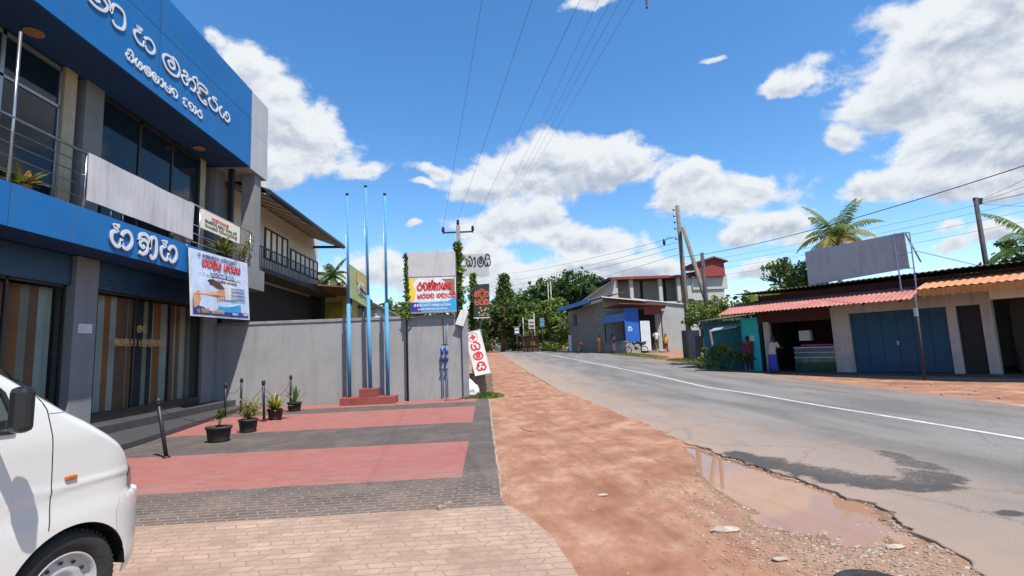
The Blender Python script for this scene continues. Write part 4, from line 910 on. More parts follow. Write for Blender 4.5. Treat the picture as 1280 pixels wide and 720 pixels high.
# ------------------------------------------------------------ plants in pots
def leafy(mb, base, h, n, spread, rnd, mats, lw=.03):
    for i in range(n):
        az = rnd.uniform(0, 6.28); el = rnd.uniform(.5, 1.45); ln = h*rnd.uniform(.6, 1.1); d = V((cos(az)*cos(el)*spread, sin(az)*cos(el)*spread, sin(el))).normalized(); p = V(base)+V((cos(az), sin(az), 0))*.03; mb.m(rnd.choice(mats))
        side = V((-sin(az), cos(az), 0)); prev = None
        for j in range(5):
            w = lw*(.4+sin(pi*j/4.6))*(1 if j < 4 else .1); a, b = mb.v(p-side*w*.5), mb.v(p+side*w*.5)
            if prev: mb.face([prev[0], prev[1], b, a])
            prev = (a, b); p = p+d*ln/4; d = (d+V((0, 0, -.22*spread))).normalized()
def pot_plant(label, p, wr, h, ph, kind, seed, group='potted plants along the forecourt'):
    t = thing('potted_plant', label, 'plant pot', p, group); rnd = random.Random(seed)
    m = nb('pot_black'); m.lathe([(wr*.78, .0), (wr*.84, h*.1), (wr*.97, h*.82), (wr*1.06, h*.84), (wr*1.06, h), (wr*.96, h), (wr*.94, h*.88)], p, 18, sq=.8); m.m('soil'); m.lathe([(wr*.9, h*.86), (wr*.5, h*.9)], p, 14, sq=.8); m.build('pot', t)
    m = MB(); q = V(p)+V((0, 0, h*.88))
    if kind == 'bush':
        for i in range(14):
            a = rnd.uniform(0, 6.28); d = V((cos(a)*.5, sin(a)*.5, 1)).normalized(); e = q+d*ph*rnd.uniform(.5, 1); m.m('leaf_dry'); m.tube([q, e], [.006, .003], 4)
            for _ in range(46): m.m(rnd.choice(('leaf_c', 'leaf_a', 'leaf_dry', 'leaf_y'))); leafquad(m, lerp(q, e, rnd.uniform(.2, 1.05))+V((rnd.gauss(0, .05), rnd.gauss(0, .05), rnd.gauss(0, .04))), .03, rnd)
    elif kind == 'stalk':
        for i in range(3): e = q+V((.04*i, .03*(i-1), ph*(.6+.2*i))); m.m('leaf_a'); m.tube([q, e], .006, 5); leafy(m, e-V((0, 0, .05)), .16, 7, 1.2, rnd, ['leaf_a', 'leaf_c'], .05)
    elif kind == 'wide': leafy(m, q, ph, 38, 1.1, rnd, ['leaf_c', 'leaf_y', 'leaf_a'], .055); leafy(m, q, ph*.6, 34, 1.5, rnd, ['leaf_y', 'leaf_c'], .035)
    else: leafy(m, q, ph, 34, .6, rnd, ['leaf_dry', 'leaf_b', 'leaf_a'], .03)
    m.build('foliage', t, fix=False); return t
pot_plant('wide square black pot holding a small leafy stalk, nearest of the forecourt row', at(273, 552, Z=.01), .235, .30, .34, 'stalk', 1)
pot_plant('black pot with a big straggly olive bush, second of the forecourt row', at(310, 540, Z=.01), .20, .28, .50, 'bush', 2)
pot_plant('black pot with wide yellow green leaves near the grey boundary wall', at(344, 524.5, Z=.01), .19, .28, .48, 'wide', 3)
pot_plant('farthest forecourt pot, small, with thin upright dry leaves', at(368, 514, Z=.01), .20, .27, .52, 'thin', 4)
t = pot_plant('terracotta pot with spiky yellow green plant behind the left balcony railing', V((-8.3, 9.15, 4.7)), .13, .20, .42, 'wide', 5, 'potted plants on the balcony'); t.children[0].data.materials[0] = M['pot_terra']
for c_ in children(t):
    if c_.name.startswith('pot'): c_.data.materials[0] = M['pot_terra']
pot_plant('bushy yellow plant in a pot under the cream board on the balcony', V((-8.3, 16.0, 4.72)), .16, .25, .72, 'wide', 6, 'potted plants on the balcony')
pot_plant('tall bushy plant in the railing corner beside the balcony end column', V((-8.32, 17.2, 4.72)), .14, .25, 1.1, 'bush', 7, 'potted plants on the balcony')
# bollards with chain
bpos = []
for i, (px_, py_, lb, h, lean) in enumerate(((208, 572, 'black bollard nearest the van, leaning left', .9, -.17), (281, 522, 'black bollard closest to the building step, left of the others', .85, 0), (301, 517, 'black bollard behind the bushy olive pot', .95, 0), (330, 527, 'black bollard standing between the bushy pot and the yellow green pot', .95, -.03), (363, 511, 'farthest black bollard, beside the small far pot', .95, 0))):
    p = at(px_, py_, Z=.01); bpos.append(p+V((lean, 0, h*.92)))
    t = thing('bollard', lb, 'bollard', p, 'black bollards beside the forecourt'); ax = V((lean, 0, h))
    m = nb('black_metal'); m.tube([p, p+ax*.5, p+ax], .032, 10); m.lathe([(.06, 0), (.06, .015), (.035, .03)], p, 12); m.build('post', t)
    m = nb('black_metal'); m.lathe([(.045, -.02), (.05, 0), (.04, .03), (.05, .05), (.03, .085), (.005, .1)], p+ax, 12); m.build('cap', t)
def chain(a, b, lb, sag=.28):
    m = nb('black_metal'); n = 34; pts = [lerp(a, b, i/n)-V((0, 0, sag*4*(i/n)*(1-i/n))) for i in range(n+1)]
    for i in range(n):
        q = (pts[i]+pts[i+1])/2; d = (pts[i+1]-pts[i]); m.beam(q-d*.42, q+d*.42, .013 if i % 2 else .005, .005 if i % 2 else .013)
    tag(m.build('chain'), lb, 'chain')
chain(bpos[0], bpos[3], 'sagging black chain linking the nearest leaning bollard to the one between the pots', .5)
chain(bpos[3], bpos[4], 'sagging black chain between the two farthest right bollards', .35); chain(bpos[1], bpos[2], 'short black chain between the two bollards by the building step', .2)

# ------------------------------------------------------------ NEIGHBOUR HOUSE behind the wall
def neighbour():
    t = thing('neighbour_house', 'cream two storey house with wide boarded eaves behind the boundary wall', 'house', (-9.6, 24, zg(24)))
    X = -9.6; P = lambda x, y: at(x, y, X=X)
    e0, e1 = at(331, 232, X=-8.0), at(427, 314, X=-8.0); yE = e1.y; ze = (e0.z+e1.z)/2
    wy = P(397, 350).y
    top = P(395, 307).z+.05
    nb('neigh_wall').box(X-7, X, 18.9, wy, 5.2, top+.35).box(X-7, X-.3, 18.9, wy-.2, 0.1, 5.2).build('wall', t)
    sof = nb('soffit'); za = ze-.02
    sof.prism([(-8.05, 18.45, za), (-8.05, yE, za), (X-.01, yE, top+.28), (X-.01, 18.45, top+.28)], (0, 0, .04)); sof.m('dark_frame')
    for i in range(11): y = lerp(18.6, yE-.1, i/10); sof.beam((-8.08, y, za-.012), (X, y, top+.268), .035, .02)
    sof.beam((X+.02, 18.45, top+.262), (X+.02, yE, top+.262), .05, .03); sof.build('soffit', t)
    rf = nb('slate_roof'); rf.prism([(-7.95, 18.4, ze+.12), (-7.95, yE+.1, ze+.12), (-13, yE+.1, ze+1.6), (-13, 18.4, ze+1.6)], (0, 0, .08)); rf.prism([(-13, 18.4, ze+1.6), (-13, yE+.1, ze+1.6), (-17, yE+.1, ze+.3), (-17, 18.4, ze+.3)], (0, 0, .08)); r_ = rf.build('roof', t)
    g = nb('gutter').tube([(-7.93, 18.4, ze+.05), (-7.93, yE+.12, ze+.02)], .12, 10); g.beam((-7.98, yE+.06, ze), (X-.3, yE+.06, ze+.05), .04, .14); g.build('gutter', r_)
    for (a, b, yt, yb) in (((331), 358, 292, 348), (363, 396, 312, 352)):
        pa, pb = P(a, yt), P(b, yb+4); z1 = P((a+b)/2, (290 if a < 340 else 322)).z-.05; z0 = 5.95
        f = nb('brown_wood'); n = 4 if a < 340 else 6
        z1 = 7.0 if z1 < 6.9 else z1
        f.box(X-.02, X+.04, pa.y, pb.y, z1-.08, z1); f.box(X-.02, X+.04, pa.y, pb.y, z0, z0+.07)
        for i in range(n+1): y = lerp(pa.y, pb.y, i/n); f.box(X-.02, X+.05, y-.06, y+.06, z0, z1)
        w = f.build('window', t); nb('curt_white').box(X+.002, X+.01, pa.y, pb.y, z0+.05, z1-.05).build('curtain', w); 
    rl = nb('black_metal'); zb = 5.15
    rl.box(-9.0, -8.96, 18.9, wy-.3, zb+.95, zb+1.0)
    for i in range(64): y = lerp(18.9, wy-.3, i/63); rl.box(-8.99, -8.97, y-.012, y+.012, zb, zb+.95)
    rl.build('balcony_railing', t)
    nb('asbestos').box(-9.6, -8.6, 18.9, wy+.3, 4.95, 5.15).build('balcony_slab', t)
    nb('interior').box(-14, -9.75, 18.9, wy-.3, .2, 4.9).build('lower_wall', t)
neighbour()
# ramshackle stall / sheds behind the wall
def behind_wall():
    Yb = 30
    t = thing('roadside_shed', 'yellowish shed with rusty sheet roof behind the boundary wall', 'shed', at(415, 400, Y=28)); 
    a, b = at(392, 350, Y=28), at(458, 366, Y=28); base = .1
    nb('rust').prism([at(330, 352, Y=24), at(452, 361, Y=27), at(466, 378, Y=31), at(340, 372, Y=31)], (0, 0, .08)).build('roof', t)
    pl_, pr_ = at(404, 390, Y=29), at(437, 390, Y=29); nb('ochre').box(pl_.x, pr_.x, 29, 31, .2, at(420, 368, Y=29).z).build('wall', t)
    l2, r2 = at(348, 390, Y=28.5), at(404, 390, Y=28.5); nb('interior').box(l2.x-1, r2.x-.02, 28.6, 28.9, .2, at(400, 364, Y=28.6).z).build('back_wall', t)
    m = nb('leaf_y'); q0, q1 = at(406, 398, Y=28.9), at(428, 384, Y=28.9); m.box(q0.x, q1.x, 28.93, 28.97, q0.z, q1.z+.3); m.build('yellow_board', t)
    m = nb('black_metal')
    for i in range(16): p = at(350+i*3.2, 392, Y=28.4); m.box(p.x-.02, p.x+.02, 28.38, 28.42, .2, p.z)
    m.build('grille', t)
    t = thing('shed_signboard', 'faded green and yellow advertising board standing above the rusty shed', 'sign', at(447, 400, Y=26))
    c = [at(438, 372, Y=25), at(459, 384, Y=29), at(459, 346, Y=29), at(437, 330, Y=25)]
    m = nb('sign_faded'); m.prism(c, V((-.15, .03, 0))); m.m('sign_orangy'); m.prism([lerp(c[0], c[1], .35)*.42+lerp(c[3], c[2], .35)*.58+V((.01, -.01, 0)), lerp(c[0], c[1], .95)*.42+lerp(c[3], c[2], .95)*.58+V((.01, -.01, 0)), lerp(c[0], c[1], .95)*.1+lerp(c[3], c[2], .95)*.9+V((.01, -.01, 0)), lerp(c[0], c[1], .35)*.1+lerp(c[3], c[2], .35)*.9+V((.01, -.01, 0))], V((.01, -.01, 0)))
    r_ = (c[1]-c[0]).normalized(); m.m('bright_white'); scribble(m, 4, lerp(c[0], c[1], .4)*.7+lerp(c[3], c[2], .4)*.3+V((.03, -.03, 0)), r_, V((0, 0, 1)), 2.2, .5, .08, V((.8, -.6, 0)), .01); m.build('board', t)
    for q in (lerp(c[0], c[1], .15), lerp(c[0], c[1], .85)): nb('black_metal').tube([V((q.x-.1, q.y, .2)), q+V((-.1, 0, .5))], .05, 6).build('post', t)
    t = thing('white_gable_house', 'small white gabled house behind the middle of the boundary wall', 'house', at(475, 400, Y=33))
    p0, p1 = at(458, 395, Y=32), at(489, 395, Y=32); zt = at(460, 377, Y=32).z; zl = at(488, 392, Y=32).z
    nb('bright_white').prism([(p0.x-1.5, 32, .2), (p1.x, 32, .2), (p1.x, 32, zl), (p0.x, 32, zt), (p0.x-1.5, 32, zt-.9)], (0, 4, 0)).build('wall', t)
    nb('slate_roof').prism([(p1.x+.4, 31.8, zl-.22), (p1.x+.4, 31.8, zl-.12), (p0.x, 31.8, zt+.14), (p0.x-2, 31.8, zt-.95), (p0.x-2, 31.8, zt-1.1), (p0.x, 31.8, zt+.02)], (0, 4.4, 0)).build('roof', t)
    m = nb('sign_grey'); q = at(466, 394, Y=31.97); scribble(m, 3, V((q.x, 31.96, q.z+.05)), V((1, 0, 0)), V((0, 0, 1)), .9, .35, .06, V((0, -1, 0))); m.build('wall_writing', t)
    t = thing('grey_shed', 'low grey plastered shed behind the flagpoles and wall', 'shed', at(440, 400, Y=30)); p0, p1 = at(437, 400, Y=31), at(462, 400, Y=31)
    nb('concrete').box(p0.x, p1.x, 31, 34, .2, at(450, 385, Y=31).z).build('wall', t); nb('slate_roof').box(p0.x-.2, p1.x+.2, 30.7, 34.2, at(450, 385, Y=31).z, at(450, 383, Y=31).z).build('roof', t)
behind_wall()

# ------------------------------------------------------------ BOUNDARY WALL and things in front of it
t = thing('boundary_wall', 'long plain grey rendered boundary wall closing off the forecourt', 'wall', (-5, 17.2, 0))
nb('render_grey').box(-13.5, -.82, 17.1, 17.3, 0, 2.74).build('wall_panel', t)
nb('wall_coping').box(-13.5, -.80, 17.07, 17.33, 2.74, 2.84).build('coping', t, bevel=.01)
nb('wall_coping').box(-.82, -.62, 17.0, 17.36, 0, 2.9).build('end_pillar', t, bevel=.01)
# flagpole base and poles
t = thing('flagpole_plinth', 'stepped dark red plinth at the foot of the flagpoles', 'plinth', (-3.85, 16.6, .01))
nb('plinth_red').box(-4.72, -2.98, 16.35, 16.97, .008, .24).build('lower_step', t, bevel=.01)
nb('plinth_red').box(-4.13, -3.57, 16.42, 16.95, .24, .5).build('upper_step', t, bevel=.01)
for px0, py0, px1, py1, lb in ((437, 496, 434, 244, 'light blue flagpole at the left end of the red plinth'), (463, 486, 457, 234, 'tallest light blue flagpole, on the upper step of the red plinth'), (485, 496, 481, 244, 'light blue flagpole at the right end of the red plinth')):
    a = at(px0, py0, Y=16.7); b = at(px1, py1, Y=16.7); a.z = .5 if px0 == 463 else .24
    t = thing('flagpole', lb, 'flagpole', a, 'light blue flagpoles by the wall')
    nb('flag_blue').tube([a, lerp(a, b, .45)], .062, 12).tube([lerp(a, b, .44), b], [.045, .035], 12).build('shaft', t)
    nb('black_metal').lathe([(.045, 0), (.055, .02), (.055, .06), (.02, .08)], b, 12).build('cap', t)
    nb('steel').tube([lerp(a, b, .12)+V((-.075, -.02, 0)), lerp(a, b, .98)+V((-.045, -.02, 0))], .004, 4).build('halyard', t)
# billboard on two poles
def billboard():
    t = thing('advert_billboard', 'two panel billboard on thin black posts, blank above a yellow advert', 'billboard', (-1.7, 16.95, 0))
    xl, xr = at(510, 360, Y=16.95).x, at(570, 360, Y=16.95).x
    z = lambda y: at(540, y, Y=16.95).z
    m = nb('black_metal'); m.tube([(at(510, 501, Y=16.95).x, 16.95, 0), (at(507, 316, Y=16.95).x, 16.95, z(315))], .035, 8); m.tube([(xr+.03, 16.99, 2.7), (xr+.0, 16.99, z(316))], .03, 8); m.build('post', t)
    nb('sign_grey').box(xl, xr, 16.90, 16.93, z(345.5), z(315)).build('blank_panel', t)
    m = nb('sign_cream'); z0, z1 = z(390), z(348); W_, H_ = xr-xl, z1-z0; y = 16.90
    m.box(xl, xr, y, y+.03, z0, z1)
    def q(k, d, *pts): m.m(k); m.face([m.v((xl+a*W_, y-d, z0+b*H_)) for a, b in pts])
    q('bright_white', .003, (.1, .3), (.98, .3), (.98, .98), (.1, .98)); q('sign_yellow', .005, (0, .32), (.12, .32), (.17, .6), (.1, .85), (.2, 1), (0, 1))
    q('stone_brown', .005, (.7, .97), (.98, .97), (.98, .5), (.9, .45), (.86, .62), (.8, .85)); q('sign_sky', .006, (0, .02), (1, .02), (1, .42), (.92, .4), (.82, .3), (.3, .28), (.1, .30), (0, .3)); q('sign_navy', .008, (0, .02), (.3, .02), (.22, .28), (0, .3))
    r_, u_, n_ = V((1, 0, 0)), V((0, 0, 1)), V((0, -1, 0)); m.m('sign_red')
    write(m, ['ra', 'ta', 'n', 'na', 'aa', 'ya', 'ka'], V((xl+.2*W_, y-.01, z0+.66*H_)), r_, u_, .24, .055, n_, .006, wf=.66)
    write(m, ['pa', 'ra', 'sa', 'ta', ' ', 'ka', 'ta', 'aa', 'ra', 'si'], V((xl+.2*W_, y-.01, z0+.42*H_)), r_, u_, .14, .028, n_, .006, wf=.9)
    m.m('lettering_white'); write(m, ['digit']*3, V((xl+.12*W_, y-.01, z0+.17*H_)), r_, u_, .08, .03, n_); scribble(m, 12, V((xl+.3*W_, y-.01, z0+.17*H_)), r_, u_, W_*.6, .07, .016, n_); scribble(m, 14, V((xl+.2*W_, y-.01, z0+.06*H_)), r_, u_, W_*.62, .055, .012, n_)
    m.build('advert_panel', t); nb('bright_white').box(xl, xr, 16.92, 16.94, z(347.5), z(345.5)).box(xl, xr, 16.92, 16.94, z(391.5), z(390)).build('trim', t)
billboard()
def vine(label, a, b, r, n, seed, mats=('leaf_a', 'leaf_c', 'leaf_c')):
    rnd = random.Random(seed); m = MB(); a, b = V(a), V(b)
    for i in range(n):
        t_ = rnd.random(); rr = r*(.5+.8*abs(NZ.noise(V((t_*7, seed, 0))))*2); m.m(rnd.choice(mats)); leafquad(m, lerp(a, b, t_)+V((rnd.gauss(0, rr*.6), rnd.gauss(0, rr*.35)-.02, 0)), .065, rnd)
    m.m('bark'); m.tube([a, lerp(a, b, .5)+V((.03, 0, 0)), b], .012, 5); tag(m.build('climbing_vine', fix=False), label, 'plant')
vine('thin climbing vine along the left post of the yellow billboard', at(509, 400, Y=16.9), at(507, 318, Y=16.9), .09, 420, 1)
# concrete utility pole behind the wall end
def small_pole():
    a = V((-.88, 17.6, zg(17.6))); b = at(572.5, 282, Y=17.6); t = thing('utility_pole', 'slim concrete utility pole with three insulators behind the boundary wall end', 'utility pole', a)
    m = nb('concrete'); m.beam(a, b, .14, .14); m.build('post', t)
    l, r = at(554, 291, Y=17.6), at(591, 289.5, Y=17.6); nb('black_metal').beam(l, r, .05, .05).build('crossarm', t); cc = [l, b+V((0, 0, .0)), r]
    for q in cc: nb('insulator').lathe([(.02, -.04), (.02, .02), (.05, .04), (.06, .1), (.04, .15), (.06, .17), (.03, .22)], q, 10).build('insulator', t)
    return l, b, r
IL, IM, IR = small_pole()
vine('thick climbing vine wrapped around the slim concrete pole', at(574, 398, Y=17.45), at(572, 303, Y=17.45), .19, 1900, 2)
# pharmacy sign
def pharmacy():
    Y = 19.5; t = thing('pharmacy_sign', 'white board with large black lettering on a post behind the vine', 'sign', at(600, 420, Y=Y))
    c = [at(580, 345, Y=Y), at(611, 345, Y=Y), at(611, 316.5, Y=Y), at(581, 318, Y=Y)]
    m = nb('sign_cream2').prism(c, (0, .06, 0)); m.m('sign_black'); w = c[1].x-c[0].x; h = c[2].z-c[1].z
    write(m, ['fa', 'aa', 'ma', 'si'], V((c[0].x+w*.12, Y-.004, c[0].z+h*.40)), V((1, 0, 0)), V((0, 0, 1)), h*.42, .05, V((0, -1, 0)), .006, wf=.62); m.build('board', t)
    m = nb('black_metal'); x = at(590, 400, Y=Y).x; m.tube([(x, Y+.1, .1), (x, Y+.1, c[2].z-.1)], .05, 8); m.build('post', t)
pharmacy()
vine('leafy creeper covering the post between the two roadside signs', at(591, 430, Y=19.3), at(592, 342, Y=19.3), .19, 1300, 3)
def greensign():
    Y = 18.9; t = thing('menu_sign', 'tall dark green food sign with red lettering beside the road', 'sign', at(601, 440, Y=Y)); c = [at(592, 397, Y=Y), at(612.5, 396, Y=Y), at(611.5, 354.5, Y=Y), at(592, 356, Y=Y)]
    m = nb('sign_green').prism(c, (0, .05, 0)); w = c[1].x-c[0].x; h = c[2].z-c[1].z; m.m('sign_redor'); r, u, n_ = V((1, 0, 0)), V((0, 0, 1)), V((0, -1, 0))
    write(m, ['ka', 'di', 'sa'], V((c[0].x+.06, Y-.004, c[0].z+h*.62)), r, u, .22, .045, n_, wf=.75); write(m, ['pa', 'ra', 'na'], V((c[0].x+.08, Y-.004, c[0].z+h*.38)), r, u, .22, .045, n_, wf=.7)
    m.m('ochre'); rnd = random.Random(4)
    for i in range(16): x, z_ = c[0].x+rnd.uniform(.3, .95)*w, c[0].z+rnd.uniform(.04, .3)*h; m.obox((x, Y-.006, z_), r, n_, u, .03, .004, .03)
    m.m('bright_white').box(c[0].x, c[1].x, Y-.01, Y+.02, c[0].z-.03, c[0].z-.002); m.build('board', t)
    m = nb('black_metal'); x = at(601, 440, Y=Y).x; m.tube([(x, Y+.08, .05), (x, Y+.08, c[3].z)], .045, 8); m.build('post', t)
greensign()
# leaning red cross sign on the stone block
def cross_sign():
    Y = 18.0; g = PG(603, 489); t = thing('stone_block', 'weathered brown masonry block at the roadside end of the grey wall', 'block', (-.1, 18.2, .03))
    x0, x1 = at(583, 480, Y=18).x, at(616, 480, Y=18).x; nb('stone_brown').box(x0, x1, 18.05, 18.75, -.05, at(600, 467, Y=18).z).build('masonry', t, bevel=.03)
    t = thing('leaning_cross_sign', 'white vertical board with red cross and red lettering leaning on the stone block', 'sign', (-.1, 17.9, .5))
    c = [at(594, 470, Y=17.75), at(613.5, 466, Y=17.75), at(599.5, 411.5, Y=17.95), at(579.5, 416, Y=17.95)]
    n_ = (c[1]-c[0]).cross(c[3]-c[0]).normalized()
    if n_.y > 0: n_ = -n_
    m = nb('sign_white').prism(c, -n_*.06); u = (c[3]-c[0]).normalized(); r = (c[1]-c[0]).normalized(); W_ = (c[1]-c[0]).length; H_ = (c[3]-c[0]).length; m.m('sign_red')
    P = lambda a, b: c[0]+r*W_*a+u*H_*b+n_*.004
    ring = [P(.5, .86)+r*cos(k/24*2*pi)*.17+u*sin(k/24*2*pi)*.17 for k in range(25)]; m.tube(ring, .008, 4, False)
    m.obox(P(.5, .86), r, u, n_, .1, .033, .006); m.obox(P(.5, .86), r, u, n_, .033, .1, .007)
    for key, b, s in (('fa', .56, .30), ('ma', .35, .26), ('si', .10, .24)):
        glyph(m, key, P(.22, b), r, u, .33, s*.95, .055, n_, .006)
    m.m('sign_grey'); m.tube([c[0]+n_*.002, c[1]+n_*.002, c[2]+n_*.002, c[3]+n_*.002, c[0]+n_*.002], .012, 4, False); m.build('board', t)
    # small tilted blank board
    c = [at(569, 405, Y=16.93), at(579, 408, Y=16.93), at(585.5, 389, Y=16.93), at(576, 387, Y=16.93)]; tag(nb('sign_white').prism(c, (0, .03, 0)).build('small_board'), 'small tilted grey white board fixed at the top corner of the grey wall', 'sign')
    # ochre marker post
    p = at(577.5, 480, Y=17.7); p.z = .0; t = thing('marker_post', 'yellowish post with a light cap between the wall end and leaning sign', 'post', p); zt = at(577.5, 437, Y=17.7).z
    nb('ochre').beam(p, V((p.x-.02, p.y, zt-.3)), .11, .11).build('post_body', t); nb('sign_white').beam(V((p.x-.02, p.y, zt-.3)), V((p.x-.02, p.y, zt)), .16, .14).build('cap', t, bevel=.02)
    # sack
    m = nb('sack_white'); a = at(581, 478, Y=17.35); b = at(594, 495, Y=17.2); b.z = .14
    g_ = bmesh.ops.create_icosphere(m.bm, subdivisions=4, radius=1); ax = (a-b); ln = ax.length/2+.1; ax.normalize(); s1 = ax.cross(V((0, 1, 0))).normalized(); s2 = ax.cross(s1)
    for v in g_['verts']:
        p_ = v.co.copy(); q = .22+.045*NZ.noise(p_*2.3)+.02*NZ.noise(p_*6); pw = lambda z: math.copysign(abs(z)**.7, z)
        v.co = (a+b)/2+ax*ln*pw(p_.z)*(1+.1*NZ.noise(p_*3))+(s1*pw(p_.x)+s2*pw(p_.y))*q
    tag(m.build('white_sack', smooth=True), 'full white plastic sack slumped against the stone block', 'sack')
cross_sign()
# water pipes and meter on the wall
t = thing('water_meter_pipes', 'blue water pipes with twin meters mounted on the grey wall', 'pipes', at(556, 498, Y=17.05)); x = lambda px_: at(px_, 460, Y=17.0).x; z = lambda py_: at(556, py_, Y=17.0).z
m = nb('flag_blue')
for a in (553.5, 559): m.tube([(x(a), 17.0, z(497)), (x(a), 17.0, z(432))], .02, 8)
m.tube([(x(559), 17.0, z(432)), (x(561), 17.0, z(405))], .012, 6); m.build('pipe', t)
for a in (553.5, 559):
    for py_ in (440, 449): nb('sign_navy').lathe([(.03, -.07), (.05, -.05), (.05, .05), (.03, .07)], (x(a), 16.98, z(py_)), 10).build('valve', t)
    nb('steel').lathe([(.045, -.04), (.045, .04)], (x(a), 16.97, z(459)), 12, axis='y').build('meter', t)
nb('black_metal').beam((x(552), 17.03, z(431)), (x(561), 17.03, z(431)), .03, .03).build('bracket', t)
tag(nb('black_metal').tube([at(555, 430, Y=17.08), at(553.5, 398, Y=17.08)], .012, 6).build('conduit'), 'thin dark conduit running up the grey wall above the meters', 'pipe')
p = at(577, 497, Z=.02); tag(nb('teal').lathe([(.05, 0), (.06, .1), (.05, .11)], p, 10).build('small_can'), 'tiny turquoise can on the ground at the wall end', 'can')
p0_, p1_ = at(555, 500, Z=.03), at(575, 499, Z=.03); tag(nb('sign_red').tube([p0_, p1_], .02, 6).build('loose_pipe'), 'short red pipe lying on the paving below the meters', 'pipe')
def grass(label, cx, cy, rx, ry, n, h, seed, mats=('grass', 'leaf_c'), zf=None):
    rnd = random.Random(seed); m = MB()
    for i in range(n):
        a = rnd.uniform(0, 6.28); q = math.sqrt(rnd.random()); x_, y_ = cx+cos(a)*q*rx, cy+sin(a)*q*ry; z_ = (zf or (lambda a, b: zg(b)-.02))(x_, y_); hh = h*rnd.uniform(.5, 1.2)*(1.1-q*.6)
        d = V((rnd.gauss(0, .35), rnd.gauss(0, .35), 1)).normalized(); s = V((-d.y, d.x, .0)); s = (s if s.length > .01 else V((1, 0, 0))).normalized()*.008*(1+h*2); m.m(rnd.choice(mats)); p = V((x_, y_, z_))
        m.face([m.v(p-s), m.v(p+s), m.v(p+d*hh*.6+s*.7), m.v(p+d*hh+V((d.x, d.y, 0))*hh*.5)])
    o = stuff(m.build('grass', fix=False)); tag(o, label, 'grass'); return o
q = PG(613, 496); grass('tuft of bright green grass at the foot of the stone block', q.x-.1, q.y-.1, .55, .5, 1500, .24, 1)
grass('sparse weeds in front of the white sack', q.x-.75, q.y-.3, .35, .2, 260, .14, 2)

